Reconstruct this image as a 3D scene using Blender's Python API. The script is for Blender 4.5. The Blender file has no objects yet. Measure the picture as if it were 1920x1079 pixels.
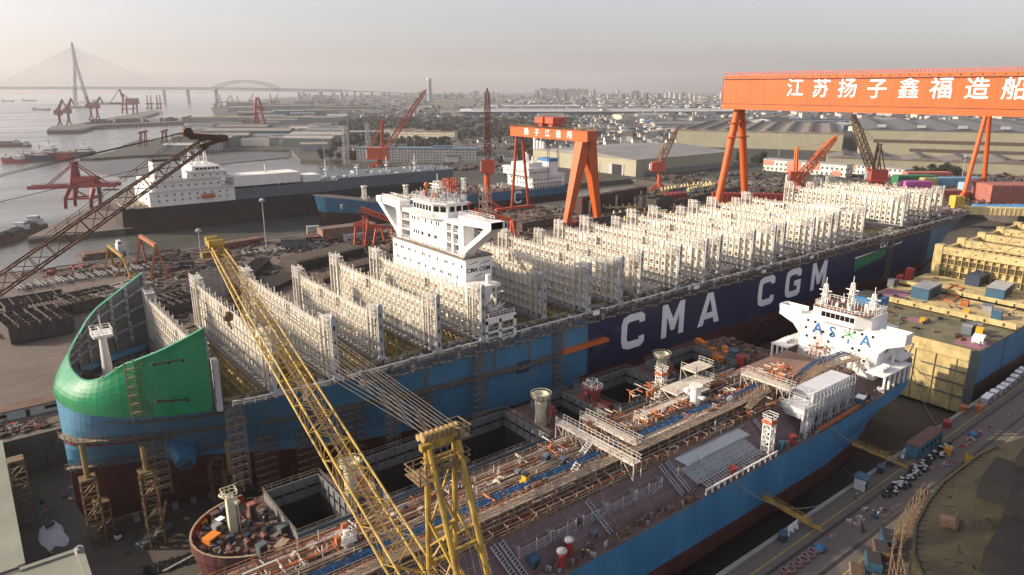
import bpy, math, random
from mathutils import Vector, Matrix
rnd = random.Random(7)
S = bpy.context.scene
COL = S.collection
R = math.radians
CAMZ = 87.7
FPX, HY = 1320.0, 165.0
PITCH = math.atan((539.5 - HY) / FPX)
AZ = math.atan((2705 - 960) * math.cos(PITCH) / FPX)
FW = Vector((math.cos(AZ) * math.cos(PITCH), math.sin(AZ) * math.cos(PITCH), -math.sin(PITCH)))
RT = Vector((math.sin(AZ), -math.cos(AZ), 0))
UP = RT.cross(FW)
def ray(x, y):
    return RT * (x - 960) + UP * (539.5 - y) + FW * FPX
def at(x, y, z=0.0):
    """surveyed ground point: where the sight line through photo pixel (x, y) meets height z"""
    d = ray(x, y); t = (z - CAMZ) / d.z
    return Vector((d.x * t, d.y * t, z))
def aty(x, y, Y):
    d = ray(x, y); t = Y / d.y
    return Vector((d.x * t, Y, d.z * t + CAMZ))
cam = bpy.data.cameras.new('camera'); cam.lens = FPX / 1920 * 36; cam.sensor_width = 36
cam.clip_start = 1; cam.clip_end = 60000
co = bpy.data.objects.new('camera', cam); COL.objects.link(co)
co.location = (0, 0, CAMZ)
co.rotation_euler = Matrix((RT, UP, -FW)).transposed().to_euler()
S.camera = co
OFF = {}
def interp(x, tab):
    if x <= tab[0][0]: return tab[0][1]
    for (a, b), (c, d) in zip(tab, tab[1:]):
        if x <= c: return b + (d - b) * (x - a) / (c - a)
    return tab[-1][1]
def smooth(x, tab):
    """interp with a rounded (monotone cubic) course"""
    n = len(tab)
    if x <= tab[0][0]: return tab[0][1]
    if x >= tab[-1][0]: return tab[-1][1]
    i = next(k for k in range(n - 1) if x <= tab[k + 1][0])
    sl_ = [(tab[k + 1][1] - tab[k][1]) / (tab[k + 1][0] - tab[k][0]) for k in range(n - 1)]
    g = lambda k: sl_[0] if k == 0 else sl_[-1] if k == n - 1 else (0 if sl_[k - 1] * sl_[k] <= 0 else 2 * sl_[k - 1] * sl_[k] / (sl_[k - 1] + sl_[k]))
    h = tab[i + 1][0] - tab[i][0]; t = (x - tab[i][0]) / h
    return tab[i][1] * (1 + 2 * t) * (1 - t) ** 2 + h * g(i) * t * (1 - t) ** 2 + tab[i + 1][1] * t * t * (3 - 2 * t) + h * g(i + 1) * t * t * (t - 1)
def tag(o, label=None, cat=None, group=None, kind=None):
    if label: o['label'] = label
    if cat: o['category'] = cat
    if group: o['group'] = group
    if kind: o['kind'] = kind
    return o
def thing(name, label, cat, loc=(0, 0, 0), rz=0, group=None):
    o = bpy.data.objects.new(name, None); COL.objects.link(o)
    o.location = loc; o.rotation_euler = (0, 0, rz); o.empty_display_size = 1
    OFF[o.name] = Vector(loc)
    return tag(o, label, cat, group)
def copy_tree(o, parent=None):
    c = o.copy(); COL.objects.link(c); c.parent = parent
    for ch in list(o.children): copy_tree(ch, c)
    return c
def put(proto, first, loc, rz=0, label=None, group=None, sc=None):
    o = proto if first else copy_tree(proto)
    o.location = loc; o.rotation_euler = (0, 0, rz)
    if sc: o.scale = sc if isinstance(sc, (tuple, list)) else (sc, sc, sc)
    if label: o['label'] = label
    if group: o['group'] = group
    return o
class MB:
    """collects faces; build() links them as one mesh object"""
    def __init__(s): s.v = []; s.f = []; s.m = []
    def face(s, pts, mi=0):
        n = len(s.v); s.v.extend(pts); s.f.append(tuple(range(n, n + len(pts)))); s.m.append(mi)
    def raw(s, vs, fs, mi=0):
        n = len(s.v); s.v.extend(vs)
        for f in fs: s.f.append(tuple(n + i for i in f)); s.m.append(mi)
    def box(s, x0, x1, y0, y1, z0, z1, mi=0):
        s.raw([(x0, y0, z0), (x1, y0, z0), (x1, y1, z0), (x0, y1, z0), (x0, y0, z1), (x1, y0, z1), (x1, y1, z1), (x0, y1, z1)],
              [(0, 3, 2, 1), (4, 5, 6, 7), (0, 1, 5, 4), (1, 2, 6, 5), (2, 3, 7, 6), (3, 0, 4, 7)], mi)
    def obox(s, c, sx, sy, sz, rz=0, mi=0, tilt=0):
        """box of size sx,sy,sz standing on c, turned by rz"""
        ca, sa = math.cos(rz), math.sin(rz); vs = []
        for z in (0, sz):
            for (x, y) in ((-sx / 2, -sy / 2), (sx / 2, -sy / 2), (sx / 2, sy / 2), (-sx / 2, sy / 2)):
                vs.append((c[0] + x * ca - y * sa, c[1] + x * sa + y * ca, c[2] + z + tilt * x))
        s.raw(vs, [(0, 3, 2, 1), (4, 5, 6, 7), (0, 1, 5, 4), (1, 2, 6, 5), (2, 3, 7, 6), (3, 0, 4, 7)], mi)
    def bar(s, p, q, w, h=None, mi=0, caps=True):
        p = Vector(p); q = Vector(q); d = q - p
        if d.length < 1e-6: return
        d.normalize(); up = Vector((0, 0, 1))
        if abs(d.z) > .97: up = Vector((1, 0, 0))
        a = d.cross(up).normalized() * (w / 2); b = a.cross(d).normalized() * ((h or w) / 2)
        vs = [p - a - b, p + a - b, p + a + b, p - a + b, q - a - b, q + a - b, q + a + b, q - a + b]
        fs = [(0, 1, 5, 4), (1, 2, 6, 5), (2, 3, 7, 6), (3, 0, 4, 7)]
        if caps: fs += [(0, 3, 2, 1), (4, 5, 6, 7)]
        s.raw([tuple(v) for v in vs], fs, mi)
    def tube(s, p, q, r, r2=None, n=8, mi=0, caps=True):
        p = Vector(p); q = Vector(q); d = (q - p).normalized(); up = Vector((0, 0, 1))
        if abs(d.z) > .97: up = Vector((1, 0, 0))
        a = d.cross(up).normalized(); b = a.cross(d).normalized(); r2 = r if r2 is None else r2; vs = []
        for c, rr in ((p, r), (q, r2)):
            for k in range(n):
                t = 2 * math.pi * k / n; vs.append(tuple(c + a * (rr * math.cos(t)) + b * (rr * math.sin(t))))
        fs = [(k, (k + 1) % n, n + (k + 1) % n, n + k) for k in range(n)]
        if caps: fs += [tuple(range(n - 1, -1, -1)), tuple(range(n, 2 * n))]
        s.raw(vs, fs, mi)
    def path(s, pts, r, n=6, mi=0):
        for a, b in zip(pts, pts[1:]): s.tube(a, b, r, n=n, mi=mi)
    def prism(s, poly, z0, z1, mi=0, mtop=None):
        n = len(poly)
        vs = [(x, y, z0) for x, y in poly] + [(x, y, z1) for x, y in poly]
        s.raw(vs, [(k, (k + 1) % n, n + (k + 1) % n, n + k) for k in range(n)] + [tuple(range(n - 1, -1, -1))], mi)
        s.face([(x, y, z1) for x, y in poly], mi if mtop is None else mtop)
    def prismx(s, poly, x0, x1, mi=0):
        n = len(poly); vs = [(x0, y, z) for y, z in poly] + [(x1, y, z) for y, z in poly]
        s.raw(vs, [(k, (k + 1) % n, n + (k + 1) % n, n + k) for k in range(n)] + [tuple(range(n - 1, -1, -1)), tuple(range(n, 2 * n))], mi)
    def prismy(s, poly, y0, y1, mi=0):
        n = len(poly); vs = [(x, y0, z) for x, z in poly] + [(x, y1, z) for x, z in poly]
        s.raw(vs, [(k, (k + 1) % n, n + (k + 1) % n, n + k) for k in range(n)] + [tuple(range(n - 1, -1, -1)), tuple(range(n, 2 * n))], mi)
    def lathe(s, c, prof, n=12, mi=0):
        """prof: list of (radius, z)"""
        vs = []
        for r, z in prof:
            for k in range(n):
                t = 2 * math.pi * k / n; vs.append((c[0] + r * math.cos(t), c[1] + r * math.sin(t), c[2] + z))
        fs = []
        for j in range(len(prof) - 1):
            for k in range(n): fs.append((j * n + k, j * n + (k + 1) % n, (j + 1) * n + (k + 1) % n, (j + 1) * n + k))
        fs += [tuple(range(n - 1, -1, -1)), tuple(range((len(prof) - 1) * n, len(prof) * n))]
        s.raw(vs, fs, mi)
    def lattice(s, p, q, w0, w1, n, c=.3, b=.15, up=(0, 0, 1), h0=None, h1=None, mi=0, rings=False):
        """four chord lattice beam from p to q"""
        p = Vector(p); q = Vector(q); d = (q - p).normalized(); up = Vector(up)
        if abs(d.dot(up)) > .97: up = Vector((1, 0, 0))
        a = d.cross(up).normalized(); u = a.cross(d).normalized(); h0 = h0 or w0; h1 = h1 or w1
        def cor(t):
            m = p.lerp(q, t); w = w0 + (w1 - w0) * t; h = h0 + (h1 - h0) * t
            return [m + a * (i * w / 2) + u * (j * h / 2) for i, j in ((-1, -1), (1, -1), (1, 1), (-1, 1))]
        e0, e1 = cor(0), cor(1)
        for k in range(4): s.bar(e0[k], e1[k], c, mi=mi)
        for i in range(n):
            A, B = cor(i / n), cor((i + 1) / n)
            for k in range(4):
                l = (k + 1) % 4
                if (i + k) % 2: s.bar(A[k], B[l], b, mi=mi, caps=False)
                else: s.bar(A[l], B[k], b, mi=mi, caps=False)
                if rings or i == 0: s.bar(A[k], A[l], b, mi=mi, caps=False)
        for k in range(4): s.bar(e1[k], e1[(k + 1) % 4], b, mi=mi)
    def rail(s, pts, h=1.1, step=2.0, t=.07, mi=0, mids=2):
        """railing along a polyline"""
        for a, b in zip(pts, pts[1:]):
            a = Vector(a); b = Vector(b); n = max(1, int((b - a).length / step))
            for k in range(n + 1):
                m = a.lerp(b, k / n); s.bar(m, m + Vector((0, 0, h)), t, mi=mi, caps=False)
            for j in range(1, mids + 1):
                z = Vector((0, 0, h * j / mids)); s.bar(a + z, b + z, t, mi=mi, caps=False)
    def ladder(s, p, q, w=.8, step=.6, t=.1, mi=0):
        p = Vector(p); q = Vector(q); d = (q - p).normalized(); up = Vector((0, 0, 1))
        if abs(d.z) > .97: up = Vector((1, 0, 0))
        a = d.cross(up).normalized() * (w / 2)
        s.bar(p - a, q - a, t, mi=mi); s.bar(p + a, q + a, t, mi=mi)
        n = int((q - p).length / step)
        for k in range(n):
            m = p.lerp(q, (k + .5) / n); s.bar(m - a, m + a, t * .7, mi=mi, caps=False)
    def build(s, name, mats, parent=None, label=None, cat=None, group=None, kind=None, smooth=False, world=True, loc=None):
        me = bpy.data.meshes.new(name)
        off = Vector((0, 0, 0))
        if parent is not None and world: off = OFF.get(parent.name, off)
        if loc is not None: off = Vector(loc)
        vs = s.v if off.length == 0 else [(v[0] - off.x, v[1] - off.y, v[2] - off.z) for v in s.v]
        me.from_pydata([tuple(v) for v in vs], [], s.f)
        if not isinstance(mats, (list, tuple)): mats = [mats]
        for m in mats: me.materials.append(m)
        if len(mats) > 1: me.polygons.foreach_set('material_index', s.m)
        if smooth: me.polygons.foreach_set('use_smooth', [True] * len(s.f))
        o = bpy.data.objects.new(name, me); COL.objects.link(o)
        if parent is not None:
            o.parent = parent; OFF[o.name] = off
        elif loc is not None:
            o.location = loc; OFF[o.name] = off
        return tag(o, label, cat, group, kind)
def text_mesh(body, size, bold=0.0, font_extrude=.03):
    """lettering as a flat mesh in its own xy plane, centred"""
    cu = bpy.data.curves.new('lettering', 'FONT'); cu.body = body; cu.size = size; cu.extrude = font_extrude
    cu.align_x = 'CENTER'; cu.align_y = 'CENTER'; cu.offset = bold; cu.resolution_u = 4
    ob = bpy.data.objects.new('lettering', cu); COL.objects.link(ob)
    dg = bpy.context.evaluated_depsgraph_get(); dg.update()
    me = bpy.data.meshes.new_from_object(ob.evaluated_get(dg))
    bpy.data.objects.remove(ob); bpy.data.curves.remove(cu)
    return me
def text(body, size, mat, parent, loc, ex, ez, bold=0.0, name='lettering'):
    """text with its baseline along ex and its upright along ez, at world loc"""
    me = text_mesh(body, size, bold); me.materials.clear(); me.materials.append(mat)
    ex = Vector(ex).normalized(); ez = Vector(ez).normalized(); ny = ex.cross(ez)
    off = OFF.get(parent.name, Vector((0, 0, 0)))
    M4 = Matrix((ex, ez, ny)).transposed().to_4x4(); M4.translation = Vector(loc) - off
    me.transform(M4)
    o = bpy.data.objects.new(name, me); COL.objects.link(o); o.parent = parent; OFF[o.name] = off
    return o
def stroke(mb, pts, w, y0, y1, mi=0):
    """flat letter stroke in an x-z plane, mitred, between y0 and y1"""
    P = [Vector((p[0], p[1])) for p in pts]; L = []; Rr = []
    for i, p in enumerate(P):
        d0 = (P[i] - P[i - 1]).normalized() if i else (P[1] - P[0]).normalized()
        d1 = (P[i + 1] - P[i]).normalized() if i < len(P) - 1 else d0
        n0 = Vector((-d0.y, d0.x)); n1 = Vector((-d1.y, d1.x)); n = (n0 + n1)
        n = n / max(.3, n.length_squared / 2)
        L.append(p + n * w / 2); Rr.append(p - n * w / 2)
    for i in range(len(P) - 1):
        mb.prismy([(L[i].x, L[i].y), (L[i + 1].x, L[i + 1].y), (Rr[i + 1].x, Rr[i + 1].y), (Rr[i].x, Rr[i].y)], y0, y1, mi)
def nodes(name):
    m = bpy.data.materials.new(name); m.use_nodes = True
    nt = m.node_tree; b = nt.nodes['Principled BSDF']
    return m, nt, b
def N(nt, t, **k):
    n = nt.nodes.new(t)
    for a, v in k.items():
        if a.startswith('i_'): n.inputs[a[2:]].default_value = v
        else: setattr(n, a, v)
    return n
def noise(nt, scale, stretch=(1, 1, 1), detail=5, obj=False, rough=.6):
    tc = N(nt, 'ShaderNodeTexCoord') if obj else N(nt, 'ShaderNodeNewGeometry')
    mp = N(nt, 'ShaderNodeMapping'); mp.inputs['Scale'].default_value = stretch
    nt.links.new(tc.outputs['Object' if obj else 'Position'], mp.inputs['Vector'])
    n = N(nt, 'ShaderNodeTexNoise'); n.inputs['Scale'].default_value = scale; n.inputs['Detail'].default_value = detail
    n.inputs['Roughness'].default_value = rough
    nt.links.new(mp.outputs[0], n.inputs['Vector'])
    return n.outputs['Fac']
def ramp(nt, fac, stops):
    r = N(nt, 'ShaderNodeValToRGB'); e = r.color_ramp.elements
    e[0].position, e[0].color = stops[0][0], (*stops[0][1], 1)
    e[1].position, e[1].color = stops[-1][0], (*stops[-1][1], 1)
    for p, c in stops[1:-1]:
        x = e.new(p); x.color = (*c, 1)
    nt.links.new(fac, r.inputs[0]); return r.outputs[0]
def mixc(nt, fac, a, b):
    n = N(nt, 'ShaderNodeMix', data_type='RGBA')
    if isinstance(fac, (int, float)): n.inputs[0].default_value = fac
    else: nt.links.new(fac, n.inputs[0])
    for i, c in ((6, a), (7, b)):
        if isinstance(c, tuple): n.inputs[i].default_value = (*c, 1)
        else: nt.links.new(c, n.inputs[i])
    return n.outputs[2]
def mth(nt, op, a, b=None, c=None):
    n = N(nt, 'ShaderNodeMath', operation=op)
    for i, x in enumerate((a, b, c)):
        if x is None: continue
        if isinstance(x, (int, float)): n.inputs[i].default_value = x
        else: nt.links.new(x, n.inputs[i])
    return n.outputs[0]
def sc(c, k): return tuple(min(1, x * k) for x in c)
MATS = {}
def M(name, col, rough=.6, metal=0.0, var=.25, scale=.25, rust=0.0, rustcol=(.16, .07, .035), bump=0.0, dirt=None, stretch=(1, 1, .25), spec=.4):
    """painted / weathered surface: tone variation, optional streaky rust"""
    if name in MATS: return MATS[name]
    m, nt, b = nodes(name)
    c = ramp(nt, noise(nt, scale), [(.3, sc(col, 1 - var)), (.7, sc(col, 1 + var * .6))])
    if rust > 0:
        f = noise(nt, .9, stretch, 6)
        f = ramp(nt, f, [(.66 - rust * .3, (0, 0, 0)), (.76 - rust * .2, (1, 1, 1))])
        c = mixc(nt, f, c, rustcol)
    if dirt:
        f = ramp(nt, noise(nt, 2.1, (1, 1, 1), 4), [(.45, (0, 0, 0)), (.75, (.7, .7, .7))])
        c = mixc(nt, f, c, dirt)
    nt.links.new(c, b.inputs['Base Color'])
    b.inputs['Roughness'].default_value = rough; b.inputs['Metallic'].default_value = metal
    b.inputs['Specular IOR Level'].default_value = spec
    if bump:
        bp = N(nt, 'ShaderNodeBump'); bp.inputs['Strength'].default_value = bump; bp.inputs['Distance'].default_value = .3
        nt.links.new(noise(nt, 1.3), bp.inputs['Height']); nt.links.new(bp.outputs[0], b.inputs['Normal'])
    MATS[name] = m
    return m
white = M('white_paint', (.78, .76, .72), .5, rust=.12, rustcol=(.5, .4, .3), var=.08)
wclean = M('white_deckhouse_paint', (.82, .81, .78), .45, var=.05)
offwh = M('lashing_primer', (.84, .78, .66), .6, rust=.16, rustcol=(.42, .34, .26), var=.14, scale=.4)
greyp = M('grey_primer', (.30, .31, .32), .6, rust=.2, rustcol=(.2, .15, .11))
lgrey = M('light_grey_paint', (.42, .43, .44), .55, rust=.12, rustcol=(.25, .2, .16))
dark = M('dark_steel', (.035, .034, .033), .6, rust=.2, rustcol=(.07, .045, .03))
black = M('black_rubber', (.012, .012, .013), .7)
rustm = M('rusty_steel', (.15, .09, .06), .8, rust=.4, rustcol=(.09, .05, .03), var=.4)
brown = M('brown_primer', (.17, .085, .065), .7, rust=.2, rustcol=(.10, .065, .05), var=.3)
deckbr = M('brown_deck_primer', (.25, .15, .11), .75, var=.35, scale=.12, dirt=(.14, .10, .085))
purple = M('purple_primer', (.105, .062, .07), .65, var=.25, scale=.2)
cream = M('cream_primer', (.70, .57, .28), .6, rust=.25, rustcol=(.30, .22, .12), var=.2)
creamp = M('pale_cream_paint', (.62, .58, .42), .5, rust=.15, rustcol=(.35, .25, .15))
orange = M('orange_paint', (.70, .165, .035), .5, rust=.1, rustcol=(.36, .09, .04), var=.15)
orange2 = M('red_orange_paint', (.52, .09, .035), .5, rust=.25, rustcol=(.25, .06, .03))
redp = M('red_paint', (.32, .035, .03), .55, rust=.2, rustcol=(.15, .04, .03))
fredp = M('faded_red_paint', (.28, .05, .045), .6, rust=.2, rustcol=(.15, .05, .04))
yell = M('yellow_paint', (.44, .29, .055), .55, rust=.42, rustcol=(.17, .09, .035), var=.35, scale=.5)
yclean = M('bright_yellow_paint', (.70, .42, .03), .5, rust=.1)
rboom = M('rust_brown_boom_paint', (.11, .055, .03), .65, rust=.4, rustcol=(.08, .045, .03), var=.4)
bluep = M('blue_paint', (.05, .18, .36), .5, rust=.15)
bluepipe = M('blue_pipe_paint', (.04, .12, .25), .5, var=.4, scale=.9, rust=.25, rustcol=(.2, .17, .14))
bluec = M('blue_container_paint', (.04, .115, .19), .55, rust=.25)
dblue = M('dark_blue_paint', (.03, .05, .09), .5, rust=.1)
green = M('green_net', (.03, .22, .10), .7)
greyn = M('grey_green_paint', (.10, .12, .12), .6)
scaf = M('scaffold_steel', (.23, .19, .16), .6, metal=.2, rust=.35, rustcol=(.16, .09, .06))
plank = M('timber_plank', (.33, .25, .17), .8, var=.4, scale=1.2)
hose = M('orange_pipe', (.46, .15, .055), .6, var=.45, scale=.8, rust=.2)
glass = M('dark_glass', (.012, .014, .017), .12, var=.1)
concr = M('concrete', (.34, .32, .29), .85, var=.25, scale=.15, dirt=(.2, .18, .16))
pink = M('pink_primer', (.36, .16, .24), .7, var=.4, scale=.8, dirt=(.17, .13, .11))
tarp = M('tarpaulin', (.60, .57, .53), .7)
cable = M('wire_rope', (.22, .18, .14), .5, metal=.3)
letw = M('white_lettering', (.93, .94, .96), .5, var=.06, scale=.3, rust=.06, rustcol=(.5, .5, .52), stretch=(1, 1, .08))
hiviz = M('orange_workwear', (.6, .2, .04), .8)
workb = M('blue_workwear', (.05, .08, .16), .8)
SUN_AZ, SUN_EL = R(143), R(23)
sund = Vector((math.cos(SUN_AZ) * math.cos(SUN_EL), math.sin(SUN_AZ) * math.cos(SUN_EL), math.sin(SUN_EL)))
sl = bpy.data.lights.new('sun', 'SUN'); sl.energy = 5.0; sl.angle = R(.55); sl.color = (1.0, .83, .62)
so = bpy.data.objects.new('sun', sl); COL.objects.link(so); so.rotation_euler = (-sund).to_track_quat('-Z', 'Y').to_euler()
so.location = sund * 900
W = bpy.data.worlds.new('World'); S.world = W; W.use_nodes = True
wt = W.node_tree; bg = wt.nodes['Background']
sky = wt.nodes.new('ShaderNodeTexSky'); sky.sky_type = 'NISHITA'; sky.sun_disc = False
sky.sun_elevation = SUN_EL; sky.sun_rotation = math.pi / 2 - SUN_AZ
sky.air_density = 1.0; sky.dust_density = 2.2; sky.ozone_density = 2.0; sky.altitude = 20
hs = wt.nodes.new('ShaderNodeHueSaturation'); hs.inputs['Saturation'].default_value = .42; wt.links.new(sky.outputs[0], hs.inputs['Color'])
tn = wt.nodes.new('ShaderNodeMix'); tn.data_type = 'RGBA'; tn.blend_type = 'MULTIPLY'; tn.inputs[0].default_value = 1; tn.inputs[7].default_value = (1.0, .945, .965, 1)
wt.links.new(hs.outputs[0], tn.inputs[6]); wt.links.new(tn.outputs[2], bg.inputs[0]); bg.inputs[1].default_value = .15
S.view_settings.view_transform = 'Standard'; S.view_settings.look = 'None'; S.view_settings.exposure = .4; S.view_settings.gamma = 1
S.render.engine = 'CYCLES'
try:
    S.cycles.use_denoising = True; S.cycles.max_bounces = 6; S.cycles.diffuse_bounces = 2; S.cycles.glossy_bounces = 3
    S.cycles.volume_bounces = 0; S.cycles.transparent_max_bounces = 6; S.cycles.caustics_reflective = False; S.cycles.caustics_refractive = False
    S.cycles.sample_clamp_indirect = 6
except Exception: pass
HZ = .8e-4
m = bpy.data.materials.new('haze_air'); m.use_nodes = True; nt = m.node_tree
nt.nodes.remove(nt.nodes['Principled BSDF'])
pv = N(nt, 'ShaderNodeVolumePrincipled'); pv.inputs['Color'].default_value = (.88, .88, .91, 1); pv.inputs['Density'].default_value = HZ
pv.inputs['Anisotropy'].default_value = .25
nt.links.new(pv.outputs[0], nt.nodes['Material Output'].inputs['Volume'])
mb = MB(); mb.box(-3600, 13000, -4600, 13000, -14, 400)
mb.build('haze', m, kind='stuff')
m, nt, b = nodes('river_water')
c = ramp(nt, noise(nt, .004, (1, 2.5, 1), 4), [(.35, (.085, .09, .078)), (.7, (.12, .118, .10))])
nt.links.new(c, b.inputs['Base Color']); b.inputs['IOR'].default_value = 1.33
nt.links.new(ramp(nt, noise(nt, .006, (.5, 2.2, 1), 6), [(.35, (.07, .07, .07)), (.65, (.32, .32, .32))]), b.inputs['Roughness'])
bp = N(nt, 'ShaderNodeBump'); bp.inputs['Strength'].default_value = .5; bp.inputs['Distance'].default_value = .6
h = mth(nt, 'ADD', noise(nt, .12, (1, 2, 1), 6), mth(nt, 'MULTIPLY', noise(nt, .5, (1, 1.6, 1), 3), .35))
nt.links.new(h, bp.inputs['Height']); nt.links.new(bp.outputs[0], b.inputs['Normal'])
mb = MB(); mb.face([(-3500, 300, -4), (12500, 300, -4), (12500, 12500, -4), (-3500, 12500, -4)])
mb.build('river', m, kind='structure')
m, nt, b = nodes('yard_ground')
geo = N(nt, 'ShaderNodeNewGeometry'); sep = N(nt, 'ShaderNodeSeparateXYZ'); nt.links.new(geo.outputs['Position'], sep.inputs[0])
near = ramp(nt, noise(nt, .022, (1, 1, 1), 7), [(.30, (.075, .055, .045)), (.5, (.13, .094, .074)), (.72, (.20, .148, .115))])
st = ramp(nt, noise(nt, .11, (.5, 1.6, 1), 6), [(.42, (1, 1, 1)), (.62, (0, 0, 0))])
near = mixc(nt, st, near, (.13, .105, .09))
tyre = ramp(nt, noise(nt, .3, (.06, 1.5, 1), 4), [(.55, (0, 0, 0)), (.72, (.6, .6, .6))])
near = mixc(nt, tyre, near, (.09, .075, .065))
far = ramp(nt, noise(nt, .006, (1, 1, 1), 8), [(.3, (.025, .03, .022)), (.5, (.042, .042, .034)), (.7, (.085, .075, .064))])
d = mth(nt, 'ADD', sep.outputs[0], mth(nt, 'MULTIPLY', sep.outputs[1], .7))
k = ramp(nt, mth(nt, 'DIVIDE', d, 2000), [(.30, (0, 0, 0)), (.42, (1, 1, 1))])
c = mixc(nt, k, near, far)
dk = ramp(nt, mth(nt, 'ADD', mth(nt, 'DIVIDE', sep.outputs[1], 200), mth(nt, 'MULTIPLY', noise(nt, .05), .06)), [(.345, (1, 1, 1)), (.36, (0, 0, 0))])
c = mixc(nt, mth(nt, 'MULTIPLY', dk, .8), c, (.13, .115, .105))
nt.links.new(c, b.inputs['Base Color']); b.inputs['Roughness'].default_value = .85
bp = N(nt, 'ShaderNodeBump'); bp.inputs['Strength'].default_value = .3; bp.inputs['Distance'].default_value = .3
nt.links.new(noise(nt, .5, (1, 1, 1), 6), bp.inputs['Height']); nt.links.new(bp.outputs[0], b.inputs['Normal'])
ground_m = m
wallm = M('dock_wall_concrete', (.11, .098, .085), .85, var=.35, scale=.12, rust=.35, rustcol=(.05, .042, .036), stretch=(1, 1, .08))
DX0, DX1, DY0, DY1 = -2.0, 620.0, 64.3, 209.0
mb = MB()
def land(poly): mb.prism(poly, -13, 0, 1, 0)
land([(-3500, -4500), (DX0, -4500), (DX0, 417), (-3500, 417)])
land([(DX0, -4500), (DX1, -4500), (DX1, DY0), (DX0, DY0)])
land([(DX0, DY1), (DX1, DY1), (DX1, 417), (DX0, 417)])
land([(DX1, -4500), (12500, -4500), (12500, 417), (DX1, 417)])
land([(DX0, DY0), (7.5, DY0), (7.5, 146.6), (DX0, 146.6)])
P = lambda x, y: (at(x, y).x, at(x, y).y)
north = [(28, 514), (79, 507), (120, 552), (380, 552), (430, 492), (530, 482), (536, 417), (12500, 417), (12500, 12300), (7500, 12300), P(520, 183.5), P(470, 190), P(395, 202), P(405, 222),
         P(425, 234), P(360, 244), P(322, 252), P(318, 262), P(262, 262), P(232, 272), P(212, 284), P(150, 297), P(176, 297), P(250, 292), P(330, 289), P(440, 280), P(545, 281), P(563, 300), (420, 780), (330, 690), (215, 690), (200, 755), (157, 781)]
land(north)
mb.build('ground', [ground_m, wallm], kind='structure')
mb = MB()
mudm = M('mud', (.085, .078, .072), .45, var=.4, scale=.02, dirt=(.05, .047, .044))
mb.prism([P(130, 301), P(150, 294), P(250, 288), P(330, 285), P(440, 276), P(548, 276), P(540, 291), P(440, 300), P(360, 310), P(300, 318), P(262, 323), P(222, 326), P(175, 318)], -9, -3.2)
mb.build('mudflat', mudm, kind='structure')
mb = MB(); mb.box(DX0 - .5, DX1 + .5, DY0 - .5, DY1 + .5, -12.5, -10.5)
flm = M('dock_floor_concrete', (.095, .08, .066), .85, var=.45, scale=.06, dirt=(.045, .04, .036))
mb.build('dock_floor', flm, kind='structure')
mb = MB()
slabm = M('pale_green_concrete', (.24, .25, .205), .8, var=.18, scale=.1, dirt=(.26, .26, .22))
mb.box(-40, -3.2, 147.5, 207.5, .02, .35); mb.box(-3.2, -2.0, 147.0, 208.6, 0.0, .9)
mb.box(-30, 6.2, 100, 145.4, .02, .35); mb.box(6.2, 7.4, 100, 146.4, 0, 1.0); mb.box(-3.0, 6.2, 145.4, 146.5, 0, .7)
mb.build('dock_sill', slabm, kind='structure')
mb = MB()
r2 = random.Random(3); c0 = at(100, 1005, -10.46)
ring = [(c0.x + (2.5 + r2.uniform(-.9, 1.1)) * math.cos(t * .39) * 1.0, c0.y + (6.5 + r2.uniform(-2, 2)) * math.sin(t * .39)) for t in range(16)]
mb.face([(x, y, -10.46) for x, y in ring])
mb.build('puddle', M('wet_lime', (.42, .40, .42), .3, var=.3), kind='stuff')
mb = MB()
for y in (58.6, 52.4): mb.box(-60, 900, y - .35, y + .35, .004, .05, 0)
for y in (60.5, 49.8, 37.0, 31.8): mb.box(-60, 900, y - .12, y + .12, .004, .012, 1)
mb.box(-60, 900, 63.4, 64.25, .004, .5, 2)
for y in (214, 226, 334, 341, 404, 410): mb.box(-100, 700, y - .3, y + .3, .004, .05, 0)
mb.build('rail_track', [dark, M('yellow_road_paint', (.42, .30, .06), .7, var=.4, scale=1), concr], kind='structure')
mb = MB()
mb.box(-400, 535, 416.2, 417.0, .004, .5); mb.box(28, 120, 506.2, 506.9, .004, .5)
mb.build('quay_kerb', concr, kind='structure')
CY = 172.0; DK = 22.7; KEEL = -9.0
ship = thing('container_ship', 'huge container ship in the dock with CMA CGM lettering and green bow shield', 'ship', (200, CY, KEEL))
DKW = [(9, .6), (9.6, 4.5), (11, 9.5), (13.5, 14), (16.5, 17.5), (20, 20.6), (26.5, 24.4), (34, 27.2), (42, 28.9), (52, 30), (66, 30.5), (395, 30.5), (420, 29.5), (432, 28)]
WLW = [(9, .5), (14, 2.2), (22, 3.8), (34, 8), (48, 14), (66, 21), (90, 27), (115, 30.2), (130, 30.5), (370, 30.5), (400, 26), (420, 18), (432, 12)]
KLW = [(9, .3), (14, 1.6), (22, 2.6), (34, 4), (48, 8), (66, 15), (90, 22), (120, 27.5), (350, 27.5), (390, 14), (420, 5), (432, 2)]
def hb(X, z):
    d, w, k = smooth(X, DKW), smooth(X, WLW), smooth(X, KLW)
    if z >= 5: return w + (d - w) * ((z - 5) / (DK - 5)) ** 1.15
    t = (z - KEEL) / (5 - KEEL); return k + (w - k) * min(1, t * 1.3) ** .6
XS = [9, 9.1, 9.3, 9.6, 9.9, 10.4, 11, 11.8, 12.6, 13.5, 14.6, 15.8, 17, 18.5, 20, 21.5, 23, 25, 27, 29, 31, 34, 38, 42, 47, 52, 58, 66, 78, 90, 102, 115, 130, 160, 200, 250, 300, 350, 370, 385, 400, 410, 420, 428, 432]
ZS = [KEEL, KEEL + .8, KEEL + 2.5, -4, -1, 2, 5, 8, 11, 14, 17, 20, DK]
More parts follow.
